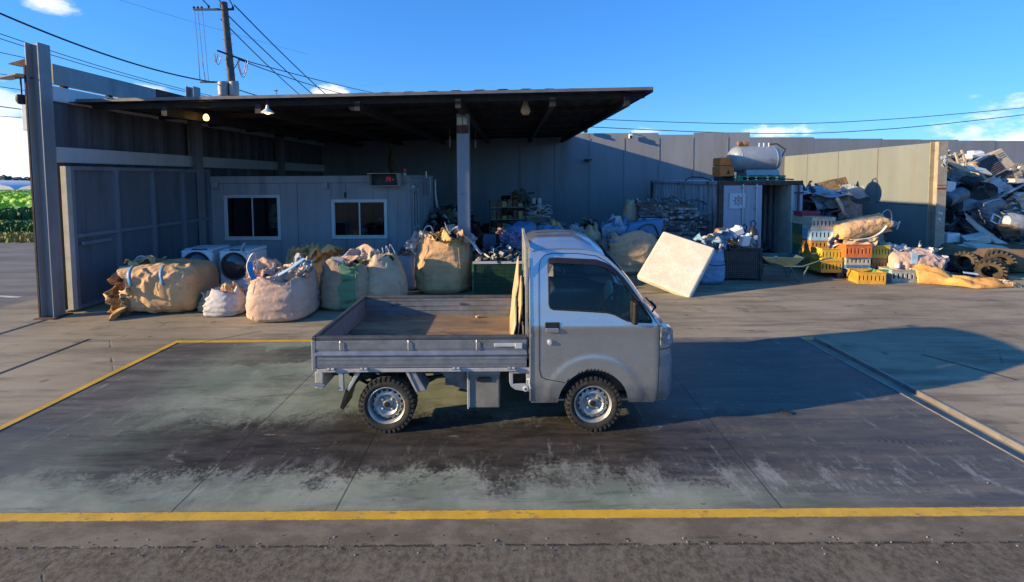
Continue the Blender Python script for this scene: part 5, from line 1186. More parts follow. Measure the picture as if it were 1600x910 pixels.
# distinct things standing in the dark
def S(o,label,cat,loc,rot=None):
    o.location=loc; 
    if rot: o.rotation_euler=rot
    return tag(o,label,cat)
t=thing('stacked_shelves','dark metal shelving with loose goods against the right side of the steel column','shelves',(-.62,12.6,0))
for k in range(4):
    b=MB(); b.box(0,1.0,-.2,.25,.5+k*.34,.52+k*.34); b.build('shelf',Mc[2],t)
    b=MB(); r_=random.Random(k)
    for q in range(6): x=.05+q*.15; b.cur=q%3; b.box(x,x+.12,-.15,.15,.521+k*.34,.521+k*.34+r_.uniform(.08,.26))
    b.build('shelf_goods',[Mc[4],Mc[1],mat('yellow_tin',(.3,.25,.08),.5)],t,kind='stuff')
for x in (0,1.0): b=MB(); b.box(x-.02,x+.02,-.22,-.2,0,1.75); b.build('upright',Mc[0],t)
t=thing('office_chair','black swivel chair standing in the shade right of the steel column','chair',(.12,11.7,0))
b=MB(); b.box(-.25,.25,-.25,.25,.42,.52); b.build('seat',M_black,t,bevel=.04); b=MB(); b.box(-.25,.25,.2,.28,.6,1.22); b.build('backrest',M_black,t,bevel=.05,seg=3)
b=MB(); b.rod((0,0,.08),(0,0,.42),.03); b.build('column',M_dark,t)
for k in range(5): b=MB(); b.rod((0,0,.1),(.28*math.cos(k*1.257),.28*math.sin(k*1.257),.05),.02); b.build('leg',M_dark,t)
tag(MB().box(-.16,.16,-.1,.1,0,.62).build('panel_box',mat('dusk_blue',(.09,.15,.22),.5),loc=(-.55,10.9,.35),bevel=.01),'plain dark blue box standing just right of the steel column foot','box')
p=W(722+70,358,12.2); t=thing('printer','pale flat machine lying on the heap right of the black chair','machine',(1.1,12.3,1.0)); b=MB(); b.box(-.35,.35,-.2,.2,0,.12); b.build('casing',Mc[2],t,bevel=.02); b=MB(); b.box(-.3,.1,-.205,-.2,.04,.08); b.build('slot',Mc[0],t)
q=W(813,352,12.0)
# bags left of cab behind
t=thing('bag','dark brown bag topped with a white bundle, standing behind the truck cab against the dark','bag',(.62,12.9,0))
sackbody(1.1,.9,1.25,45,sq=.8,taper=.35,fold=.10,flop=1.1,N=60,M=30).build('sack_body',C_dk,t,smooth=True,angle=60)
t2=thing('white_bundle','bundle of pale folded sheets lying on top of the dark brown bag','bundle',(.72,12.75,1.26))
for k in range(5): o=rag(.8-.08*k,.5,160+k,.06).build('folded_sheet',C_white,t2,smooth=True,solid=.02); o.location=(.02*k,0,.07*k); o.rotation_euler=(0,0,.3*k)
for k in range(2): b=MB(); b.lathe([(.05,0),(.06,.08),(.05,.16),(0,.17)],'Z',(-.1+.16*k,0,.34),10); b.build('bottle_neck',C_white,t2,smooth=True)
b=rag(.62,.34,171,.09); o=b.build('printed_cloth',clothmat('navy_print',(.04,.05,.16),(.35,.3,.4),(.1,.08,.2),9),smooth=True,solid=.008); S(o,'crumpled navy and pink printed cloth lying on the scrap left of the truck cab guard','cloth',W(806,376,9.6),(R(60),R(30),R(-10)))
o=rag(.36,.2,172,.07).build('pink_cloth',clothmat('pink_print',(.55,.34,.28),(.5,.2,.2),(.3,.15,.15),9),smooth=True,solid=.008); S(o,'small pink cloth corner above the navy printed cloth','cloth',W(790,366,9.7),(R(60),R(38),0))
o=rag(.8,.6,173,.12).build('blue_sheet',C_blue,smooth=True,solid=.008); S(o,'dark blue sheet crumpled behind the navy cloth, left of the cab guard','sheet',W(808,362,10.8),(R(50),0,0))
o=rag(1.1,.5,174,.12).build('blue_sheet',C_blue,smooth=True,solid=.008); S(o,'small bright blue sheet showing just above the rear of the truck cab roof','sheet',W(848,361,10.9),(R(30),0,0))
o=rag(.6,.3,175,.08).build('white_sheet',C_white,smooth=True,solid=.008); S(o,'small pale sheet lying on the jumble above the middle of the cab roof','sheet',W(902,358,11.6),(R(40),0,0))
for k,(x,y,Y,s_,lb) in enumerate(((925,368,11.2,.7,'crumpled brown paper sack above the front of the cab roof'),(868,362,11.4,.6,'yellowish brown rag bundle above the rear half of the cab roof'),(945,372,11.4,.5,'dark navy rag bundle at the right end of the jumble above the cab'))):
    p=W(x,y,Y); t=thing('rag_bundle',lb,'bundle',(p.x,p.y,p.z-.42)); sackbody(s_,s_*.8,.62,190+k,sq=.85,taper=.6,fold=.13,flop=1.3,N=50,M=22).build('cloth',[C_tan2,C_yel,clothmat('navy_rag',(.04,.05,.09),(.1,.1,.14),(.05,.05,.06))][k],t,smooth=True,angle=60)
# sacks and blue tarps right of the cab
t=thing('bulk_sack','wide brown sack in the shade between the truck cab and the leaning foam block','sack',(2.95,11.1,0)); sackbody(1.35,1.1,1.0,51,sq=.75,taper=.15,fold=.05,flop=.8).build('sack_body',C_tan2,t,smooth=True,angle=60)
t=thing('bulk_sack','dark sack half hidden behind the cab roof, left of the wide brown sack','sack',(1.95,10.9,0)); sackbody(.9,.9,.85,52,sq=.8,taper=.3,fold=.08,flop=.9).build('sack_body',clothmat('dusk_sack',(.10,.12,.15),(.14,.12,.10),(.07,.08,.1)),t,smooth=True,angle=60)
t=thing('blue_bag','bright blue bag with a dark handle lying on the wide brown sack','bag',(3.2,11.0,1.03)); b=MB(); b.prism([(-.45,-.1),(.42,-.12),(.48,.30),(-.35,.16)],-.2,.2,'Y'); b.build('bag_body',C_blue,t,bevel=.05,seg=3); loop([(-.2,-.22,.0),(0,-.25,.16),(.22,-.24,.14),(.34,-.22,-.1)],.03,M_black,t,'handle',.4)
for k,(x,y,Y,s_,m_,lb) in enumerate(((973,368,10.9,.85,C_lblue,'pale blue plastic sheet crumpled beside the bright blue bag'),(983,354,11.2,.6,C_lblue,'grey-blue plastic film draped above the crumpled pale sheet'),(955,356,11.3,.7,C_blue,'blue plastic sheet at the left end above the dark sack'),(965,350,11.4,.5,C_white,'small white plastic scrap on top of the blue sheets'))):
    o=rag(s_,s_*.8,200+k,.22).build('plastic_sheet',m_,smooth=True,solid=.006); S(o,lb,'sheet',W(x,y,Y),(R(55),R(20*(-1)**k),k))
t=thing('bag','upright pale brown bag leaning against the crushed bales behind the blue sheets','bag',(3.2,12.1,1.1)); sackbody(.42,.4,.62,61,sq=.8,taper=.55,fold=.08,N=50,M=22).build('bag_body',C_tan2,t,smooth=True,angle=60)
b=MB(); b.box(-.35,.35,-.3,.3,0,1.05); tag(b.build('crate_stack',Mc[4],loc=(3.2,12.3,0),bevel=.02),'brown box stack under the pale brown bag beside the bales','box')
# crushed bales: a stack of flattened appliance casings, each its own slab
bal=0
M_bale=[mat('bale_grey',(.19,.20,.22),.6,.2,.4,9,(.07,.06,.06),.6,.5,40),mat('bale_dark',(.07,.07,.075),.6,.2,.4,9,bump=.5),mat('bale_pale',(.36,.37,.39),.6,.1,.3,9,(.1,.09,.08),.6,.5,40),mat('bale_brown',(.13,.09,.07),.7,.1,.4,9,bump=.5)]
def slab(w_,d_,h_,seed):
    r_=random.Random(seed); b=MB()
    n=6
    for k in range(n):
        z=h_*k/n; b.cur=r_.choice((0,0,1,2,3)); b.cbox((r_.uniform(-.03,.03),r_.uniform(-.03,.03),z+h_/n/2),(w_*r_.uniform(.92,1.03),d_*r_.uniform(.92,1.03),h_/n*.9),(r_.uniform(-.03,.03),r_.uniform(-.03,.03),r_.uniform(-.03,.03)))
    for k in range(26):
        b.cur=r_.randrange(4); b.cbox((r_.uniform(-w_/2,w_/2),-d_/2,r_.uniform(0,h_)),(r_.uniform(.05,.22),.06,r_.uniform(.02,.08)),(r_.uniform(-.4,.4),r_.uniform(-.3,.3),r_.uniform(-.4,.4)))
    for k in range(8):
        x=r_.uniform(-w_/2,w_/2); b.cur=1; b.tube([(x,-d_/2-.03,h_*r_.uniform(.6,1)),(x+r_.uniform(-.1,.1),-d_/2-.05,h_*.2)],.008,4)
    return b
colsn=['first','second','third']; rowsn=['bottom','lower middle','upper middle','top']
# a stack of three columns of bales, stepping down to the right
for ci,(x,w_,rows_,zh) in enumerate(((3.72,.78,4,.43),(4.52,.80,4,.40),(5.12,.36,3,.47))):
    for ri in range(rows_):
        lab='%s crushed metal bale in the %s column of the stack left of the container'%(rowsn[ri] if ri<rows_-1 else 'top',['left','middle','right'][ci])
        o=slab(w_,.7,zh*.94,300+ci*10+ri).build('metal_bale',M_bale,loc=(x,12.1+.2*ci,ri*zh)); tag(o,lab,'bale','crushed metal bales stacked left of the container')
for k in range(7):
    x=3.4+k*.3; 
b=clutter(555,1.9,.6,0,60,.12,4,.05); tag(b.build('loose_scrap',M_bale,loc=(4.3,12.2,1.66),kind='stuff'),'loose bits of metal lying along the top of the bale stack','scrap')
# ------------------------------------------------------------ foam block
pts=[W(1037,360,9.83),None,W(1078,465,8.55),W(994,431,9.2)]; pts[1]=pts[0]+pts[2]-pts[3]
o_=pts[3]; ux=(pts[2]-pts[3]); uy=(pts[0]-pts[3]); uxn=ux.normalized(); uyn=(uy-uxn*uy.dot(uxn)).normalized(); uz=uxn.cross(uyn).normalized()
if uz.y>0: uz=-uz
Mx=Matrix.Identity(4)
for i,v in enumerate((uxn,uyn,uxn.cross(uyn))):
    for j in range(3): Mx[j][i]=v[j]
Mx.translation=(pts[0]+pts[1]+pts[2]+pts[3])/4
LX,LY=ux.length,uy.length*.99
n=NT('foam_block'); c=n.mix(n.rng(n.noise(3,6),.35,.65),(.62,.55,.46),(.72,.66,.57)); c=n.mix(n.rng(n.noise(30,4,.6),.53,.62,0,.6),c,(.48,.40,.31)); c=n.mix(n.rng(n.noise(2.5,8,.7),.58,.7,0,.4),c,(.42,.36,.3)); n.set('Base Color',c); n.set('Roughness',.85); n.bump(n.noise(45,4),.5,.006)
b=MB(); b.box(-LX/2,LX/2,-LY/2,LY/2,-.17,.0); fb=b.build('foam_block',n.m,bevel=.045,seg=4); fb.matrix_world=Mx@Matrix.Translation((0,0,0 if uxn.cross(uyn).y<0 else .17)); tag(fb,'thick square cream foam block leaning on one corner between the sacks and the blue bag','foam block')
# blue sack
t=thing('bulk_sack','light blue sack standing tight behind the right edge of the foam block','sack',(4.33,9.95,0)); sackbody(.72,.75,.78,71,sq=.8,taper=.10,fold=.05,flop=.8).build('sack_body',C_lblue,t,smooth=True,angle=60)
for k in range(4):
    o=rag(.5,.45,210+k,.14).build('mouth_flap',C_lblue if k%2 else C_white,t,smooth=True,solid=.005); o.location=(.12*(k-1),-.15,.82+.06*k); o.rotation_euler=(R(50),R(15*k),k)
loop([(.33,-.2,.5),(.25,-.42,.46),(.0,-.45,.44),(-.2,-.42,.5)],.02,M_dark,t,'dark_strap',.4)
# wire crate with scrap
t=thing('mesh_crate','black wire mesh crate heaped with motors and white parts in front of the container','crate',(5.12,9.95,0),(0,0,R(-3)))
b=MB(); cw,cd,chh=.86,.7,.72
for y in (0,cd):
    for k in range(20): x=-cw/2+cw*k/19; b.box(x-.005,x+.005,y-.004,y+.004,.06,chh)
    for k in range(15): z=.08+k*(chh-.1)/14; b.box(-cw/2,cw/2,y-.008,y+.0,z-.004,z+.004)
for x in (-cw/2,cw/2):
    for k in range(14): y=cd*k/13; b.box(x-.004,x+.004,y-.004,y+.004,.06,chh)
    for k in range(15): z=.08+k*(chh-.1)/14; b.box(x-.004,x+.004,0,cd,z-.004,z+.004)
b.build('mesh',mat('crate_wire',(.10,.11,.13),.5,.3,.2,6),t)
for x in (-cw/2,cw/2):
    for y in (0,cd): b=MB(); b.box(x-.025,x+.025,y-.025,y+.025,0,chh+.02); b.build('post',M_dark,t)
b=MB(); b.box(-cw/2,cw/2,-.03,.0,chh-.02,chh+.02); b.box(-cw/2,cw/2,-.03,0,.38,.42); b.build('rail',M_dark,t)
b=MB(); b.box(-cw/2+.03,cw/2-.03,.03,cd-.03,.05,chh-.05); b.build('load_core',Mc[0],t)
clutter(88,.8,.6,chh,90,.16,6,.22).build('scrap_load',[Mc[0],Mc[3],Mc[0],Mc[5],mat('brass',(.35,.24,.08),.4,.4),Mc[2]],t,kind='stuff').location=(0,.35,0)
r0=W(1126,362,9.9); t=thing('electric_motor','copper-brown electric motor on the left end of the wire crate','motor',r0,(0,0,R(25))); b=MB(); b.lathe([(0,-.13),(.06,-.12),(.08,-.1),(.08,.10),(.06,.12),(0,.12)],'X',n=18); b.build('casing',mat('copper_rust',(.32,.17,.08),.5,.4,.3,8),t,smooth=True); b=MB(); b.rod((.15,0,0),(.24,0,0),.02); b.build('shaft',Mc[5],t)
for k,(x,y,Y,sz,lb) in enumerate(((1150,362,9.95,(.28,.2,.16),'white curved plastic part in the middle of the wire crate load'),(1163,376,9.9,(.22,.15,.24),'white flat box hanging at the right front of the wire crate load'),(1143,378,9.9,(.30,.12,.05),'pale metal bar slanting across the front of the wire crate load'))):
    b=MB(); b.cbox((0,0,0),sz); b.cbox((sz[0]*.3,0,sz[2]*.5),(sz[0]*.4,sz[1]*.8,sz[2]*.4),(0,.5,.2)); o=b.build('appliance_part',[M_white,M_white,mat('brass',(0,0,0))][k],bevel=.03,seg=3); S(o,lb,'scrap part',W(x,y,Y),(.2,.4*(k-1),.3*k))
def fan(label,x,y,Y,h_):
    p=W(x,y,Y); t=thing('gas_cylinder',label,'cylinder',(p.x,p.y,0)); zt=p.z
    b=MB(); b.lathe([(0,.0),(.11,.0),(.115,.03),(.115,zt-.3),(.09,zt-.2),(.04,zt-.14),(.03,zt-.1),(0,zt-.1)],'Z',n=20); b.build('tank_body',mat('cylinder_black',(.018,.018,.024),.35,.1,.3,6),t,smooth=True)
    b=MB(); b.tube([(-.05,0,zt-.12),(-.06,0,zt-.03),(0,0,zt+.02),(.06,0,zt-.03),(.05,0,zt-.12)],.014,6); b.build('valve_guard',M_black,t)
    b=MB(); b.box(-.04,.04,-.125,-.112,zt-.42,zt-.32); b.build('label',M_white,t)
fan('tall black cylinder standing right of the wire crate, with a pale tag',1177,346,10.35,1.3)
fan('black cylinder behind the wire crate, nearest the closed container door',1163,352,10.9,1.2)
fan('shorter black cylinder at the back left of the wire crate, under the container sign',1150,354,10.9,1.1)
# wheelbarrow
t=thing('wheelbarrow','old dark green wheelbarrow standing in front of the open container','wheelbarrow',(6.0,10.05,0),(0,0,R(-8)))
M_wb=mat('wheelbarrow_green',(.07,.11,.10),.6,.1,.3,6,rust=.2)
b=MB(); top=[(-.42,-.28),(.42,-.30),(.42,.30),(-.42,.28)]; bt_=[(-.22,-.18),(.26,-.2),(.26,.2),(-.22,.18)]
b.add([(x,y,.56) for x,y in top]+[(x,y,.36) for x,y in bt_],[(4,5,6,7)]+[(i,(i+1)%4,4+(i+1)%4,4+i) for i in range(4)]); b.build('tray',M_wb,t,solid=.01)
b=MB(); b.tube([(-.5,0,.2),(-.35,-.2,.34),(.4,-.26,.36),(.85,-.3,.55),(.98,-.3,.57)],.017,8); b.tube([(-.5,0,.2),(-.35,.2,.34),(.4,.26,.36),(.85,.3,.55),(.98,.3,.57)],.017,8); b.build('handle_frame',M_wb,t,smooth=True)
for s in (-1,1): b=MB(); b.tube([(.18,.2*s,.35),(.34,.26*s,.0)],.015,6); b.tube([(.52,.27*s,.38),(.34,.26*s,.0)],.015,6); b.build('leg',M_wb,t)
b=MB(); b.lathe([(.10,-.03),(.15,-.045),(.19,-.03),(.20,0),(.19,.03),(.15,.045),(.10,.03)],'Y',(-.5,0,.2),24); wv=b.build('tyre',M_rubber,t,smooth=True)
b=MB(); b.lathe([(0,-.03),(.10,-.03),(.10,.03),(0,.03)],'Y',(-.5,0,.2),18); b.build('wheel_hub',M_wb,t)
b=MB(); b.cbox((-.1,-.1,.55),(.08,.04,.02),(0,0,.4)); tag(b.build('metal_scrap',M_white,loc=(6.0,10.05,0)),'small bright scrap of metal lying in the wheelbarrow','scrap')
# ------------------------------------------------------------ container
CX0,CX1,CYf,CL,CHh=5.50,7.74,11.9,5.9,2.22
ct=thing('shipping_container','rusty-edged pale violet shipping container with one door leaf open','container',(CX0,CYf,0)); cw=CX1-CX0
M_ct=mat('container_paint',(.50,.47,.50),.6,0,.15,3,(.17,.10,.08),.6,.1,15,rust=.36,streak=True,dscale=2.2)
M_ctf=mat('container_frame',(.10,.06,.05),.75,.1,.4,6,(.03,.02,.02),.5,.2,30,rust=.35)
M_ctd=mat('container_door_paint',(.42,.42,.50),.5,0,.08,3,(.3,.24,.22),.5,.06,15,rust=.13,streak=True)
def corr(along,n_,L_,z0,z1,dep):
    rows=[]
    for k in range(n_):
        a=L_*k/n_; s_=L_/n_
        for f_,d in ((0,0),(.32,0),(.5,dep),(.82,dep)): rows.append([(a+f_*s_,d,z0),(a+f_*s_,d,z1)])
    rows.append([(L_,0,z0),(L_,0,z1)]); return rows
for x,sg in ((0,1),(cw,-1)):
    b=MB(); b.grid([[(x+.03*sg+sg*d,y,z) for (y,d,z) in r_] for r_ in corr('y',20,CL-.2,.14,CHh-.08,.06)]); o=b.build('side_wall',M_ct,ct,solid=.004); o.location=(0,.1,0)
b=MB(); b.grid([[(a,CL-.05-d,z) for (a,d,z) in r_] for r_ in corr('x',9,cw-.1,.14,CHh-.08,.04)]); o=b.build('end_wall',M_ct,ct,solid=.004); o.location=(.05,0,0)
b=MB(); b.box(.02,cw-.02,.05,CL,CHh-.035,CHh-.005); b.build('roof',M_ct,ct)
b=MB(); b.box(.05,cw-.05,.05,CL-.05,.08,.14); b.build('floor',M_wood,ct)
for x in (0,cw-.12):
    for y in (0,CL-.12): b=MB(); b.box(x,x+.12,y,y+.12,.0,CHh); b.build('corner_post',M_ctf,ct,bevel=.008)
for x in (0,cw-.06): b=MB(); b.box(x,x+.06,.121,CL-.121,CHh-.09,CHh-.0); b.build('top_rail',M_ct,ct); b=MB(); b.box(x,x+.07,.121,CL-.121,.0,.13); b.build('bottom_rail',M_ct,ct)
b=MB(); b.box(.121,cw-.121,.01,.1,CHh-.11,CHh+.0); b.build('header',M_ctf,ct,bevel=.005); b=MB(); b.box(.121,cw-.121,.0,.1,.0,.12); b.build('sill',M_ctf,ct,bevel=.005)
# closed leaf
DL=1.14
d=None; b=MB(); b.box(.125,DL,-.02,.03,.125,CHh-.115); d=b.build('door',M_ctd,ct,bevel=.006)
for z in (.45,1.2,1.75): b=MB(); b.box(.16,DL-.04,-.028,-.0205,z-.012,z+.012); b.build('crease',M_ctd,d)
for x in (.62,.98):
    b=MB(); b.rod((x,-.05,.08),(x,-.05,CHh-.08),.016,8)
    b.build('lock_rod',M_frame,d)
    for z in (.2,.8,1.5,2.05): b=MB(); b.box(x-.04,x+.04,-.07,-.03,z-.02,z+.02); b.build('rod_bracket',M_ct,d)
b=MB(); b.box(.64,.9,-.075,-.06,.92,.95); b.build('lock_handle',M_frame,d)
# sign
sx0=W(1139,302,CYf).x-CX0; sx1=W(1163,326,CYf).x-CX0; sz1=W(1150,302,CYf).z; sz0=W(1150,326,CYf).z
b=MB(); b.box(sx0,sx1,-.045,-.029,sz0,sz1); sgn=b.build('sign_plate',mat('sign_white',(.62,.63,.66),.5,0,.05,5),ct)
cxs,czs=(sx0+sx1)/2+.02,(sz0+sz1)/2; b=MB()
ring=[(cxs+.085*math.cos(a),-.050,czs+.085*math.sin(a)) for a in [2*math.pi*i/24 for i in range(25)]]; b.tube(ring,.008,5)
for k in range(8): a=k*math.pi/4; b.rod((cxs+.10*math.cos(a),-.050,czs+.10*math.sin(a)),(cxs+.14*math.cos(a),-.050,czs+.14*math.sin(a)),.011,5)
b.tube([(cxs-.04,-.05,czs+.03),(cxs+.04,-.05,czs+.035)],.007,5); b.tube([(cxs-.045,-.05,czs),(cxs+.045,-.05,czs)],.007,5); b.tube([(cxs,-.05,czs+.05),(cxs-.01,-.05,czs-.05)],.007,5); b.tube([(cxs+.01,-.05,czs+.0),(cxs+.035,-.05,czs-.045)],.006,5)
b.build('emblem',mat('emblem_red',(.34,.14,.20),.5),ct)
# folded leaf at the right
b=MB(); M=Matrix.Translation((cw-.34,-.02,0))@Euler((0,0,R(-3))).to_matrix().to_4x4(); b.box(0,.05,-.03,.6,.125,CHh-.115,M); b.build('door_edge',mat('pale_edge',(0,0,0)),ct,bevel=.004)
b=MB(); rows=[]
for k in range(3):
    for f_,dd in ((0,0),(.35,0),(.5,.035),(.85,.035)): x=cw-.285+.095*(k+f_); rows.append([(x,-.03+dd,.12),(x,-.03+dd,CHh-.12)])
b.grid(rows); d=b.build('door',M_ctd,ct,solid=.02)
b=MB(); b.rod((cw-.17,-.06,.06),(cw-.17,-.06,CHh-.06),.018,8); b.build('lock_rod',M_ctf,d)
for z in (.25,1.1,1.9): b=MB(); b.box(cw-.26,cw-.02,-.072,-.045,z-.02,z+.02); b.build('hinge',M_ctf,d)
b=MB(); b.tube(sag((0.3,.6,CHh+.02),(2.1,.2,CHh+.03),-.04,8),.02,5); b.tube([(.25,3,CHh),(.3,2.6,CHh+.12),(.5,2.2,CHh+.1),(.6,1.8,CHh)],.02,5); tag(b.build('black_hose',M_black,loc=(CX0,CYf,0)),'black hose lying along the roof edge of the container','hose')
# contents of container
t=thing('yellow_crate','yellow crate on the shelf inside the open container','crate',(6.95,13.4,1.12)); b=MB(); b.box(-.3,.3,-.2,.2,0,.02); b.box(-.3,.3,-.2,-.185,.021,.28); b.box(-.3,.3,.185,.2,.021,.28); b.box(-.3,-.285,-.184,.184,.021,.28); b.box(.285,.3,-.184,.184,.021,.28); b.build('crate_body',mat('ochre_plastic',(.40,.26,.05),.5),t)
tag(MB().box(-.4,.4,-.25,.25,0,.02).box(-.4,-.36,-.2,.2,-1.0,0).box(.36,.4,-.2,.2,-1.0,0).build('shelf',M_dark,loc=(6.95,13.4,1.1)),'dark steel shelf inside the open container','shelf')
heap('scrap_heap','dark goods piled on the container floor behind the open doorway',(7.0,13.6,.14),1.2,1.6,.75,140,[Mc[0],Mc[4],Mc[2]],41,(.1,.3))
# ------------------------------------------------------------ pallet, tank, engine box on the container
TY=12.35
def pallet(name,label,loc,w_,d_,h_,mm,rz=0,slats=6,group=None):
    t=thing(name,label,'pallet',loc,(0,0,rz),group)
    for y in (-d_/2+.05,0,d_/2-.05):
        for x in (-w_/2+.08,0,w_/2-.08): b=MB(); b.box(x-.07,x+.07,y-.045,y+.045,.018,h_-.022); b.build('block',mm,t)
        b=MB(); b.box(-w_/2,w_/2,y-.045,y+.045,0,.017); b.build('bottom_board',mm,t)
    for k in range(slats): x=-w_/2+.05+k*(w_-.1)/(slats-1); b=MB(); b.box(x-.045,x+.045,-d_/2,d_/2,h_-.02,h_); b.build('deck_board',mm,t)
    b=MB(); b.box(-w_/2,w_/2,-d_/2-.012,-d_/2-.001,h_-.045,h_-.022); b.build('edge_strip',mm,t); return t
xa=W(1151,275,TY).x; xb=W(1226,275,TY).x
pallet('plastic_pallet','green plastic pallet under the grey tank on the container roof',((xa+xb)/2,TY+.45,CHh),xb-xa,1.0,.15,mat('green_plastic',(.03,.24,.13),.5,0,.2,6))
zc_=CHh+.15; rt_=.36; x0,x1=W(1143,260,TY+.25).x,W(1224,260,TY+.25).x
t=thing('pressure_tank','long grey steel tank lying on the green pallet on top of the container','tank',((x0+x1)/2,TY+.45,zc_))
L2=(x1-x0)/2
n=NT('tank_grey_paint'); c=n.mix(n.rng(n.noise(3,6),.3,.7),(.30,.33,.36),(.37,.40,.42)); c=n.mix(n.rng(n.noise(5,9,.75),.6,.68,0,.8),c,(.14,.08,.05)); n.set('Base Color',c); n.set('Metallic',.3); n.set('Roughness',.4); n.bump(n.noise(20),.05,.005)
b=MB(); pr=[(0,-L2)]+[(rt_*math.sin(R(a)),-L2+.24*(1-math.cos(R(a)))) for a in (20,40,60,80,90)]+[(rt_,0)]+[(rt_*math.sin(R(a)),L2-.24*(1-math.cos(R(a)))) for a in (90,80,60,40,20)]+[(0,L2)]
b.lathe([(r_,s_) for r_,s_ in pr],'X',(0,0,rt_+.10),40); b.build('tank_shell',n.m,t,smooth=True,angle=50)
for x in (-L2+.24,L2-.24): b=MB(); b.lathe([(rt_+.001,-.012),(rt_+.006,-.006),(rt_+.006,.006),(rt_+.001,.012)],'X',(x,0,rt_+.10),40); b.build('weld_band',n.m,t,smooth=True)
b=MB(); b.prism([(-.3,0),(.3,0),(.26,.16),(-.26,.16)],-L2+.38,L2-.15,'X'); b.build('saddle',n.m,t,bevel=.01)
b=MB(); b.lathe([(0,-.12),(.07,-.12),(.075,-.05),(.05,.0),(.075,.05),(.07,.17),(0,.17)],'X',(-L2+.38,0,rt_*2+.18),14); b.rod((-L2+.38,0,rt_*2+.05),(-L2+.38,0,rt_*2+.18),.04); b.build('valve',mat('brass_valve',(.34,.18,.09),.45,.4,.3,9),t,smooth=True)
for x in (.15,.28,.42): b=MB(); b.rod((x,0,rt_*2+.08),(x,0,rt_*2+.20),.022); b.build('nozzle',M_frame,t)
b=MB(); b.tube([(.45,0,rt_*2+.16),(.62,-.05,rt_*2+.17),(.84,-.1,rt_*2+.0),(L2+.02,-.1,.55),(L2-.05,-.1,.25)],.018,6); b.build('black_pipe',M_black,t,smooth=True)
b=MB(); b.box(.9*0-.25,.0,-rt_-.004,-rt_+.03,.30,.42)
x0,x1=W(1125,260,TY+.3).x,W(1148,260,TY+.3).x
t=thing('engine_cover','rust-orange boxy machine cover beside the left end of the grey tank','machine cover',((x0+x1)/2,TY+.3,CHh)); wv_=(x1-x0)
MO=mat('orange_cover',(.85,.21,.03),.55,0,.15,4,(.45,.11,.03),.6,.15,25)
b=MB(); b.box(-wv_/2,wv_/2,0,.5,.12,.42); b.build('lower_casing',MO,t,bevel=.03,seg=3); b=MB(); b.box(-wv_/2+.01,wv_/2,.01,.49,.424,.66); b.build('upper_casing',MO,t,bevel=.03,seg=3)
b=MB(); b.prism([(-.02,.2),(.08,.2),(.03,.32)],-.012,-.001,'Y'); b.build('mark',M_rust,t)
for x in (-wv_/2+.06,wv_/2-.06): b=MB(); b.box(x-.03,x+.03,.05,.45,0,.118); b.build('foot',M_dark,t)
# ------------------------------------------------------------ crates, pallets and sacks on the right
def plas(nm,c): return mat('plastic_'+nm,tuple(x*.9+.02 for x in c),.5,0,.2,4,tuple(x*.35+.05 for x in c),.6,.12,30,dscale=5)
PC=dict(orange=plas('orange',(.72,.17,.03)),yellow=plas('yellow',(.72,.46,.03)),amber=plas('amber',(.66,.34,.02)),blue=plas('blue',(.05,.20,.50)),sky=plas('sky',(.28,.50,.66)),green=plas('green',(.05,.33,.20)),grey=plas('grey',(.42,.42,.38)),cream=plas('cream',(.58,.50,.36)),red=plas('red',(.50,.03,.06)),dgreen=plas('dgreen',(.06,.17,.07)),ochre=plas('ochre',(.42,.26,.04)),dorange=plas('dorange',(.5,.2,.03)))
def crate(label,x,y,z,w_,d_,h_,c,rz=0,slots=6,open_=True,group='plastic crates stacked right of the container'):
    rz+=rnd.uniform(-.05,.05); x+=rnd.uniform(-.015,.015)
    t=thing('plastic_crate',label,'crate',(x,y,z),(0,0,rz),group); m_=PC[c]; th=.018
    b=MB(); b.box(-w_/2,w_/2,-d_/2,d_/2,0,.02); b.build('base',m_,t)
    def wall(nm,f,L_):
        b=MB(); f(b,-L_/2,L_/2,.0201,h_*.30); f(b,-L_/2,L_/2,h_*.72,h_-.018)
        for k in range(slots+1): a=-L_/2+L_*k/slots; ww=.024; f(b,max(-L_/2,a-ww),min(L_/2,a+ww),h_*.3001,h_*.7199)
        f(b,-L_/2,L_/2,h_*.49,h_*.53) if False else None
        b.build(nm,m_,t)
    wall('side',lambda b,a,c_,z0,z1:b.box(a,c_,-d_/2,-d_/2+th,z0,z1),w_); wall('side',lambda b,a,c_,z0,z1:b.box(a,c_,d_/2-th,d_/2,z0,z1),w_)
    wall('end',lambda b,a,c_,z0,z1:b.box(-w_/2,-w_/2+th,a,c_,z0,z1),d_-2*th-.002); wall('end',lambda b,a,c_,z0,z1:b.box(w_/2-th,w_/2,a,c_,z0,z1),d_-2*th-.002)
    b=MB(); b.box(-w_/2-.01,w_/2+.01,-d_/2-.01,-d_/2+.02,h_-.018,h_); b.box(-w_/2-.01,w_/2+.01,d_/2-.02,d_/2+.01,h_-.018,h_); b.box(-w_/2-.01,-w_/2+.02,-d_/2+.0201,d_/2-.0201,h_-.018,h_); b.box(w_/2-.02,w_/2+.01,-d_/2+.0201,d_/2-.0201,h_-.018,h_); b.build('rim',m_,t)
    return t
def CR(label,x,y,Y,zb,w_,h_,c,rz=0,d_=.38,slots=6): p=W(x,y,Y); return crate(label,p.x,Y+d_/2,zb,w_,d_,h_,c,rz,slots)
PZ=.13
M_pr=mat('red_pallet',(.42,.15,.10),.7,0,.3,8,(.2,.1,.08),.5)
pallet('wooden_pallet','grey weathered pallet under the crate stacks at the container corner',(8.15,10.75,0),1.1,1.1,.12,mat('grey_wood',(.26,.23,.21),.8,0,.3,8),R(-8))
pallet('wooden_pallet','faded red pallet under the orange crate, nearest the ground crates',(8.95,10.55,0),1.1,1.0,.12,M_pr,R(-10))
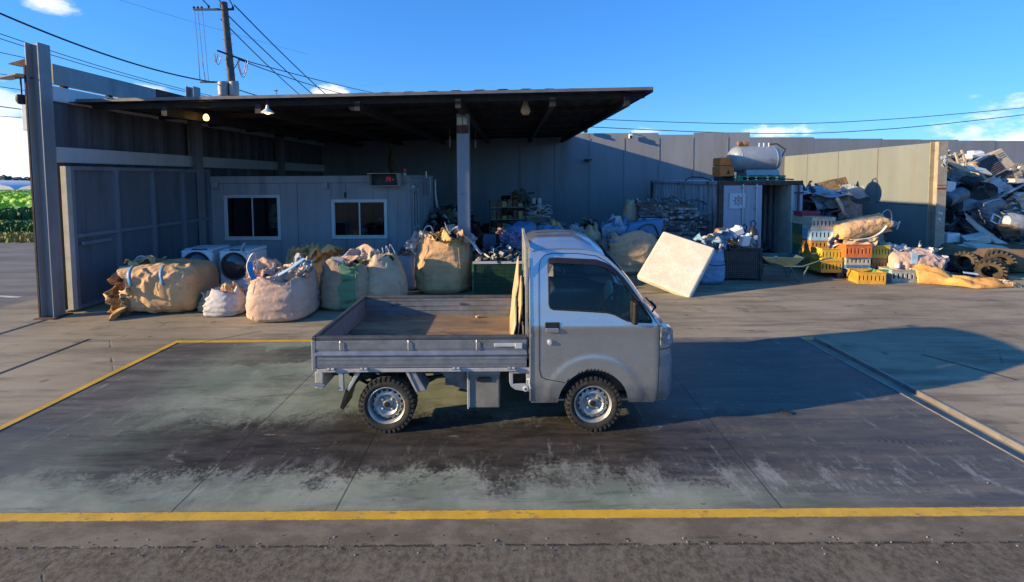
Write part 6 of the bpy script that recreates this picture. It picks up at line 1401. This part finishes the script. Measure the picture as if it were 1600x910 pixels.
# far left stack (shaded)
g_=[('blue','bottom dark blue crate of the shaded stack beside the container corner'),('dgreen','dark green crate second from the bottom of the shaded stack'),('ochre','ochre crate in the middle of the shaded stack'),('dgreen','upper green crate of the shaded stack'),('cream','yellowish crate under the red one on the shaded stack'),('red','red crate on top of the shaded stack beside the container')]
zz=PZ
for k,(c,l_) in enumerate(g_):
    h_=[.26,.24,.25,.26,.18,.12][k]; CR(l_,1266,400,11.0,zz,.42,h_,c,R(-5),.4); zz+=h_+.004
g_=[('ochre','bottom ochre crate of the tall stack with the pale top crate'),('amber','amber crate second from the bottom of the tall stack'),('dorange','orange crate in the middle of the tall stack under the blue one'),('sky','pale blue crate just under the cream top crate of the tall stack'),('cream','cream crate on top of the tall stack')]
zz=PZ
for k,(c,l_) in enumerate(g_):
    h_=[.24,.24,.20,.26,.28][k]; CR(l_,1287,400,10.5,zz,.52,h_,c,R(-6),.4); zz+=h_+.004
CR('amber crate with a broken side, under the bright yellow crate',1300,400,10.15,PZ,.46,.27,'amber',R(-4),.38)
CR('bright yellow crate on the broken amber one, left of the orange crate',1300,400,10.15,PZ+.275,.46,.28,'yellow',R(-4),.38)
CR('amber crate set back between the yellow crates and the orange crate',1322,400,10.45,PZ,.42,.26,'dorange',R(-4),.38)
CR('yellow crate set back on top, between the bright yellow and the orange crate',1322,400,10.45,PZ+.265,.42,.28,'yellow',R(-4),.38)
CR('bright blue crate at the bottom of the stack under the orange crate',1343,400,10.05,PZ,.52,.19,'blue',R(-3),.4)
CR('pale grey crate between the blue and the orange crates',1343,400,10.05,PZ+.194,.52,.17,'grey',R(-3),.4)
CR('bright orange crate on top of the blue and grey ones',1341,400,10.0,PZ+.368,.58,.30,'orange',R(-3),.42,7)
CR('orange-brown crate under the tall yellow one, right of the orange crate stack',1378,400,10.15,PZ,.40,.32,'dorange',R(-3),.36)
CR('yellow crate on the orange-brown one, right of the orange crate stack',1378,400,10.15,PZ+.325,.40,.30,'yellow',R(-3),.36)
p=W(1360,447,9.55); crate('long amber crate standing on the ground in front of the pallets',p.x+.07,9.78,0,.54,.42,.26,'amber',R(-8),7)
p=W(1386,442,9.75); crate('green crate standing on the ground between the amber and the grey crate',p.x+.02,10.0,0,.42,.40,.27,'green',R(-8),6)
p=W(1415,445,9.65); crate('grey crate standing on the ground at the right end of the row',p.x+.03,9.9,0,.58,.42,.28,'grey',R(-4),6)
b=MB(); b.lathe([(0,0),(.05,0),(.05,.09),(0,.09)],'Z',n=14); tag(b.build('white_cup',M_white,loc=(W(1405,420,9.9).x,9.95,.28)),'small white cup standing on the rim of the grey ground crate','cup')
# sacks on the crates
def lying(name,label,c,L_,w_,h_,seed,m_,rz,rx=0,ry=0,tie=False,**k):
    t=thing(name,label,'sack',c,(rx,ry,rz)); b=sackbody(w_,h_,L_,seed,top='tied' if tie else 'open',**k)
    M=Matrix.Translation((-L_/2,0,h_/2))@Euler((0,R(90),0)).to_matrix().to_4x4()@Euler((0,0,R(90))).to_matrix().to_4x4(); b.v=[tuple(M@Vector(v)) for v in b.v]; b.build('sack_body',m_,t,smooth=True,angle=60); return t
sc=W(1352,368,10.3)
t=lying('bulk_sack','tan sack lying across the crate tops with a white loop at its end',(sc.x,10.45,.93),1.15,.55,.42,81,C_tan,R(4),0,R(-10),tie=False,sq=.8,taper=-.05,fold=.07,flop=.8)
loop([(.45,-.1,.40),(.62,-.12,.52),(.74,-.1,.42),(.70,-.1,.2),(.6,-.1,.05)],.014,M_wstrap,t)
o=rag(.36,.3,230,.14).build('knot',C_white,t,smooth=True,solid=.006); o.location=(.72,-.05,.22); o.rotation_euler=(.5,.6,0)
o=rag(.34,.3,231,.14).build('white_rag',C_white,t,smooth=True,solid=.006); o.location=(-.66,-.1,.05); o.rotation_euler=(1.0,.2,0)
o=rag(.9,.4,232,.10).build('loose_flap',C_tan2,t,smooth=True,solid=.006); o.location=(-.1,-.18,-.02); o.rotation_euler=(.5,0,0)
loop([(-.5,-.3,.05),(-.1,-.35,.02),(.2,-.33,.08),(.4,-.3,.2)],.03,M_wstrap,t,'white_strap',.3)
t=thing('bag','grey-brown rounded bag behind the tall crate stack, under the scrap sheets','bag',(9.05,11.5,0)); sackbody(.95,.8,1.12,83,sq=.8,taper=.4,fold=.06).build('bag_body',clothmat('taupe_bag',(.30,.24,.19),(.25,.2,.16)),t,smooth=True,angle=60)
sc=W(1424,398,10.2)
t=lying('bulk_sack','pinkish tan sack lying right of the crates with a pale blue strap stub',(sc.x,10.35,.02),1.15,.85,.62,84,C_pink,R(-4),tie=False,sq=.7,fold=.06,flop=.9,taper=.05)
b=MB(); b.box(-.22,-.08,-.445,-.435,.35,.6); b.build('blue_strap',mat('pale_blue_strap',(0,0,0)),t)
o=rag(.5,.45,240,.16).build('white_flap',C_white,t,smooth=True,solid=.006); o.location=(.52,-.15,.55); o.rotation_euler=(.8,.4,0)
o=rag(.6,.4,241,.10).build('pale_flap',C_white,t,smooth=True,solid=.006); o.location=(-.35,-.1,.68); o.rotation_euler=(.3,0,0)
o=rag(.35,.6,242,.14).build('pale_flap',C_lblue,t,smooth=True,solid=.006); o.location=(.68,.0,.35); o.rotation_euler=(.2,1.2,0)
# orange cloth on the ground
t=thing('orange_sheet','empty orange-tan sack spread flat on the ground at the right end of the crates','sheet',(9.72,9.62,0),(0,0,R(-14)))
b=MB(); rows=[]; n1,n2=46,26
for i in range(n1+1):
    row=[]
    for j in range(n2+1):
        u,v=i/n1,j/n2; wd=(.45+.55*math.sin(min(1,u*1.5)*math.pi/2))*(1-.75*max(0,u-.5)*2*.8)
        x=(u-.5)*1.85; y=(v-.5)*.95*wd+.12*nz3(u*3,0,0,5); z=.03+max(0,.34*(1-u*1.15))*math.sin(v*math.pi)**.8*(.6+.4*math.sin(u*9))+.14*abs(nz3(u*4,v*3,0,6))+.10*crumple(u*3,v*2,1,7)
        if j in (0,n2): z*=.15
        row.append((x,y,max(.004,z)))
    rows.append(row)
b.grid(rows); b.build('cloth',C_or,t,smooth=True,angle=60,solid=.005)
o=rag(.34,.2,250,.08).build('white_corner',C_white,t,smooth=True,solid=.005); o.location=(.86,-.12,.07); o.rotation_euler=(.3,.2,.4)
b=MB(); b.cbox((.12,-.1,.24),(.26,.05,.012),(.5,.1,0)); b.cbox((.42,-.22,.12),(.2,.05,.012),(.5,.2,0)); b.build('pale_patch',mat('pale_blue_strap',(0,0,0)),t)
# small gravelly scrap between
heap('scrap_bits','grey-brown bits of scrap on the ground between the grey crate and the orange sheet',(9.2,10.35,0),.9,.6,.22,160,[Mc[4],Mc[2],Mc[3],Mc[0]],95,(.04,.12))
# ------------------------------------------------------------ dark scrap sheets between container and partition
heap('scrap_heap','dark heap of thin metal sheets between the container and the partition wall',(9.3,14.8,0),3.0,4.2,1.75,420,[Mc[2],Mc[5],Mc[0],Mc[2],M_bale[0],Mc[0]],51,(.3,.9),kinds=(.1,.75,.1,.05),pk=2.6)
heap('scrap_heap','low brown tangle of wires and branches at the foot of the partition wall',(10.1,12.4,0),1.5,2.2,.62,420,[Mc[4],Mc[1],Mc[0],Mc[4]],52,(.08,.28),kinds=(.1,.1,.5,.3))
def sheet_(label,x,y,Y,L_,w_,rot,m_,th=.02,name='metal_sheet',bend=.06,cat='metal sheet'):
    b=MB(); rows=[[((i/10-.5)*L_,(j/4-.5)*w_,bend*math.sin(i*.9+j)+bend*.6*nz3(i*.5,j*.5,1,x)) for j in range(5)] for i in range(11)]; b.grid(rows); o=b.build(name,m_,solid=th); return S(o,label,cat,W(x,y,Y),rot)
sheet_('brown board jutting up on top of the dark sheet heap by the container',1302,293,14.2,1.0,.5,(R(70),R(-12),0),Mc[4],.03,'board',.02,'board')
sheet_('long pale corrugated sheet along the top left of the dark sheet heap',1288,300,13.6,1.5,.7,(R(20),R(2),R(-8)),Mc[5],.01)
sheet_('blue-grey sheet slanting in the middle of the dark sheet heap',1300,313,13.4,1.2,.5,(R(60),R(-8),R(5)),M_bale[0],.01)
sheet_('rounded grey sheet at the right end of the dark sheet heap',1336,299,14.0,.8,.5,(R(50),R(5),0),M_bale[2],.01)
sheet_('flat grey panel leaning low at the right of the dark sheet heap',1328,331,13.4,.75,.55,(R(75),R(8),0),M_bale[0],.02,bend=.01)
sheet_('narrow pale strip standing up beside the flat grey panel',1316,325,13.2,.7,.12,(R(80),R(60),0),Mc[5],.01,bend=.01)
# ------------------------------------------------------------ big scrap heap on the right
heap('scrap_heap','huge grey heap of scrap appliances and metal filling the right edge of the yard',(16.2,15.5,0),9.5,7.6,3.05,3600,[Mc[2],Mc[5],Mc[0],M_bale[0],Mc[3],M_bale[2],Mc[4],Mc[2],Mc[1],M_bale[3]],61,(.08,.42),kinds=(.3,.42,.18,.1),pk=3.2)
heap('scrap_heap','lower skirt of mixed scrap in front of the huge heap on the right',(15.2,12.4,0),6.6,2.8,1.15,1100,[Mc[2],Mc[5],Mc[0],Mc[3],M_bale[2],Mc[0]],62,(.08,.36),pk=2.0)
def P_(label,name,cat,b,m_,x,y,Y,rot,bevel=.01,**k):
    o=b.build(name,m_,bevel=bevel,**k); return S(o,label,cat,W(x,y,Y),rot)
WHT=mat('aged_white',(.60,.57,.50),.5,0,.1,4,(.35,.28,.2),.5,.08,20); BEI=mat('aged_beige',(.50,.40,.27),.55,0,.12,4,(.3,.22,.15),.5,.1,20)
# outdoor unit with round grille at the top
def acunit(label,x,y,Y,w_,h_,d_,rot,m_,round_=True):
    t=thing('air_conditioner_unit',label,'air conditioner',W(x,y,Y),rot)
    b=MB(); b.box(-w_/2,w_/2,0,d_,-h_/2,h_/2); b.build('casing',m_,t,bevel=.02)
    b=MB(); b.box(-w_*.42,w_*.18,-.012,-.001,-h_*.42,h_*.42); b.build('grille_recess',Mc[0],t)
    for k in range(9): z=-h_*.38+k*h_*.095; b=MB(); b.box(-w_*.42,w_*.18,-.022,-.0125,z-.006,z+.006); b.build('grille_bar',Mc[4] if m_ is BEI else Mc[2],t)
    for k in range(3): b=MB(); b.rod((w_*.24,-.01,h_*(.3-.1*k)),(w_*.44,-.01,h_*(.3-.1*k)),.008,5); b.build('louvre',Mc[2],t)
    return t
acunit('beige outdoor unit with a brown grille tilted at the top of the huge scrap heap',1553,257,13.6,1.15,.62,.4,(R(-20),R(-24),R(8)),BEI)
acunit('grey ribbed unit lying slanted in the middle of the huge scrap heap',1530,305,12.9,1.25,.42,.3,(R(-30),R(-17),R(5)),Mc[2])
acunit('small grey cabinet lying at the upper right below the beige outdoor unit',1575,276,13.6,.9,.45,.4,(R(-25),R(4),R(-4)),BEI)
P_('white moulded part on the very top of the scrap heap','appliance_part','scrap part',MB().cbox((0,0,0),(.42,.3,.14)).cbox((.05,0,.08),(.3,.2,.1),(0,.2,0)),M_white,1521,243,13.6,(0,R(-12),0),.03)
P_('long beige bar slanting at the upper left of the scrap heap','metal_bar','bar',MB().cbox((0,0,0),(.95,.14,.14)),BEI,1490,258,13.0,(0,R(28),0))
P_('beige ladder-like frame standing near the top left of the scrap heap','ladder','ladder',MB().cbox((-.1,0,0),(.05,.05,.7)).cbox((.1,0,0),(.05,.05,.7)).cbox((0,0,.25),(.16,.04,.04)).cbox((0,0,0),(.16,.04,.04)).cbox((0,0,-.25),(.16,.04,.04)),BEI,1503,254,13.3,(0,R(-20),0),.005)
P_('cream wedge-shaped panel just below the beige outdoor unit','scrap_sheet','metal sheet',MB().prism([(-.4,-.1),(.35,-.14),(.3,.12),(-.25,.18)],-.03,.03,'Y'),WHT,1527,266,13.2,(R(-50),R(10),0),.01)
P_('black round drum lying in the upper middle of the scrap heap','drum','drum',MB().lathe([(0,-.28),(.22,-.27),(.23,0),(.22,.27),(.19,.28),(.18,.16),(0,.16)],'Y',n=24),Mc[0],1508,283,12.9,(R(20),0,R(30)),0,smooth=True)
P_('pale blue-white box at the left edge of the scrap heap beside the upright beam','appliance_box','box',MB().cbox((0,0,0),(.32,.3,.3)),M_white,1477,292,12.5,(0,R(8),.2),.02)
P_('grey oval drum lying right of the centre of the scrap heap','drum','drum',MB().lathe([(0,-.36),(.17,-.34),(.19,0),(.17,.34),(.14,.36),(0,.3)],'X',n=22),Mc[2],1545,322,12.3,(0,R(-10),.2),0,smooth=True)
P_('grey angular fan shroud left of the oval drum in the scrap heap','scrap_sheet','metal sheet',MB().prism([(-.25,-.25),(.4,-.1),(.38,.05),(-.12,.16)],-.05,.1,'Y'),Mc[2],1512,318,12.4,(R(-20),0,0),.01)
P_('bundle of grey corrugated sheet at the left of the scrap heap','metal_roll','roll',MB().lathe([(.16,-.34),(.20,-.2),(.17,-.07),(.21,.07),(.17,.2),(.19,.34)],'X',n=20),M_bale[0],1490,308,12.4,(0,R(-14),.3),0,smooth=True)
P_('light grey rounded tank on the right edge of the scrap heap','tank','tank',MB().lathe([(0,-.5),(.22,-.42),(.28,-.2),(.28,.32),(.16,.5),(0,.52)],'X',n=24),M_bale[2],1585,350,12.0,(0,R(10),.1),0,smooth=True)
t=thing('bent_sheet','long pale bent panel sloping down across the lower right of the scrap heap','panel',(0,0,0))
a=W(1506,336,12.4); c=W(1601,402,11.2); dd=(c-a); b=MB(); rows=[]
sidev=Vector((.18,.32,.30)).normalized()
for i in range(13):
    t_=i/12; p=a+dd*t_+Vector((0,0,-.10*math.sin(t_*math.pi)+.03*nz3(i*.6,0,0,3))); rows.append([p-sidev*.17,p-sidev*.13+Vector((0,-.03,.02)),p+sidev*.13+Vector((0,-.03,.02)),p+sidev*.17])
b.grid(rows); b.build('panel_sheet',WHT,t,solid=.015)
P_('pale upright box at the foot of the scrap heap right beside the upright beam','appliance_box','box',MB().cbox((0,0,0),(.42,.35,.32)),M_white,1479,373,11.9,(0,0,R(10)),.02)
P_('white open box in the lower left of the scrap heap','appliance_box','box',MB().cbox((0,0,0),(.5,.3,.22)).cbox((-.2,-.1,.1),(.3,.2,.03),(.4,.2,0)),WHT,1524,374,11.7,(R(8),R(-12),R(-10)),.015)
P_('flat white panel lying at the foot of the scrap heap, left one','scrap_sheet','metal sheet',MB().cbox((0,0,0),(1.05,.4,.05)),WHT,1497,392,11.3,(R(20),R(-10),R(4)),.01)
P_('flat white casing lying at the foot of the scrap heap, right one','appliance_box','box',MB().cbox((0,0,0),(.95,.4,.13)),WHT,1545,389,11.3,(R(14),R(6),R(-4)),.015)
P_('black rubbish bag lying under the flat white panel','rubbish_bag','bag',sackbody(1.2,.7,.42,91,sq=.9,taper=.5,fold=.09,N=60,M=24),clothmat('black_bag',(.03,.033,.045),(.02,.02,.03),(.02,.02,.02)),1492,425,11.0,(0,0,R(-5)),0,smooth=True,angle=60)
P_('thin pale pipe slanting up at the right of the scrap heap','pipe','pipe',MB().rod((-.8,0,-.42),(.8,0,.42),.03),Mc[5],1582,298,12.4,(0,0,0),0)
P_('thin white frame standing in the right middle of the scrap heap','wire_rack','rack',MB().cbox((0,0,.1),(.3,.03,.03)).cbox((0,0,-.1),(.3,.03,.03)).cbox((-.14,0,0),(.03,.03,.2)).cbox((.14,0,0),(.03,.03,.2)),M_white,1556,343,11.9,(0,.4,.2),.004)
P_('cream striped tray at the far right edge below the small grey cabinet','tray','tray',MB().cbox((0,0,0),(.7,.4,.16)),WHT,1592,284,13.3,(0,R(2),0),.02)
for k,(x,y,lb) in enumerate(((1500,275,'crumpled grey sheet above the black drum in the scrap heap'),(1560,290,'crumpled silver sheet right of the ribbed unit'),(1480,335,'curved dark sheet at the left foot of the scrap heap'),(1570,365,'crumpled brownish sheet below the rounded tank'),(1590,320,'bent silver sheet at the right edge of the scrap heap'),(1535,345,'blue-grey bent sheet behind the long pale panel'))):
    sheet_(lb,x,y,12.6-.01*(y-300),.8,.5,(R(50),R(-20+15*k),R(20*k)),[Mc[2],Mc[5],Mc[0],Mc[4],Mc[5],M_bale[0]][k],.008,bend=.12)
# back low wall and dark band behind the heap
# brown tyres and matting at the lower right
def bigtyre(label,x,Y,z,rad,wd,rot):
    t=thing('tractor_tyre',label,'tyre',(x,Y,z),rot)
    b=MB(); b.lathe([(rad*.55,-wd*.42),(rad*.62,-wd/2),(rad*.85,-wd/2),(rad*.93,-wd*.42),(rad*.95,0),(rad*.93,wd*.42),(rad*.85,wd/2),(rad*.62,wd/2),(rad*.55,wd*.42),(rad*.60,wd*.3),(rad*.82,wd*.3),(rad*.82,-wd*.3),(rad*.60,-wd*.3)],'Y',n=40,closed=True)
    b.build('tyre_casing',MT,t,smooth=True)
    nl=18
    for k in range(nl):
        for s in (-1,1):
            M=Euler((0,-2*math.pi*(k+(.5 if s>0 else 0))/nl,0)).to_matrix().to_4x4()@Matrix.Translation((rad*.97,s*wd*.22,0))@Euler((R(28*s),0,0)).to_matrix().to_4x4()
            b=MB(); b.box(-.03,.03,-wd*.27,wd*.27,-.02,.02,M); b.build('tread_lug',MT,t)
    return t
MT=mat('dusty_tyre',(.06,.045,.03),.9,0,.3,6,(.15,.10,.06),.6,.3,30)
bigtyre('dusty lugged tyre lying in front, its dark opening towards the camera',W(1552,432,10.0).x,10.05,.20,.235,.42,(R(8),0,R(-52)))
bigtyre('dusty lugged tyre behind the front one, half covered by the orange sheet',W(1512,414,10.5).x,10.5,.27,.22,.46,(R(-12),0,R(-64)))
bigtyre('dusty lugged tyre standing farthest right next to the brown matting',W(1566,414,10.5).x,10.6,.28,.25,.32,(R(5),0,R(-30)))
# rolled brown matting
t=thing('rolled_matting','big slumped roll of brown dusty matting at the lower right edge of the yard','matting',(12.15,11.25,0),(0,0,R(-6)))
b=sackbody(3.3,1.5,.56,99,sq=.8,taper=.30,fold=.04,top='open',flop=.6,N=90,M=30); b.build('matting_roll',mat('brown_matting',(.17,.11,.06),.95,0,.35,3,(.09,.06,.035),.5,.5,30),t,smooth=True,angle=60)
t=thing('wooden_plank','pale flat plank on the ground at the right edge by the tyres','plank',(11.6,9.95,0)); b=MB(); b.box(-.5,.6,-.05,.05,.002,.035); b.build('board',M_ply,t)
# ------------------------------------------------------------ loose bits on the ground
r_=random.Random(77); b=MB()
for k in range(700):
    z_=r_.random()
    if z_<.45: x,y=r_.uniform(-7.5,9),r_.uniform(6.6,9.2)
    elif z_<.75: x,y=r_.uniform(-3.5,3.5),2.742+r_.gauss(0,.05)
    else: x,y=r_.uniform(-6,6),r_.uniform(1.5,6.5)
    s_=r_.uniform(.002,.009); b.cur=r_.randrange(2); b.cbox((x,y,s_*.35),(s_,s_*r_.uniform(.5,1),s_*.7),(0,0,r_.random()*3))
tag(b.build('ground_litter',[mat('pebble',(.3,.27,.23),.8),mat('dark_pebble',(.06,.05,.045),.9)],kind='stuff'),'tiny stones and crumbs of litter scattered over the yard ground','litter')
o=MB().cbox((0,0,.006),(.11,.05,.01),(0,0,-.6)).build('rag_scrap',M_black,loc=(W(1240,660,4.2).x,4.33,0)); tag(o,'small flat black scrap lying on the deck right of the truck','scrap')
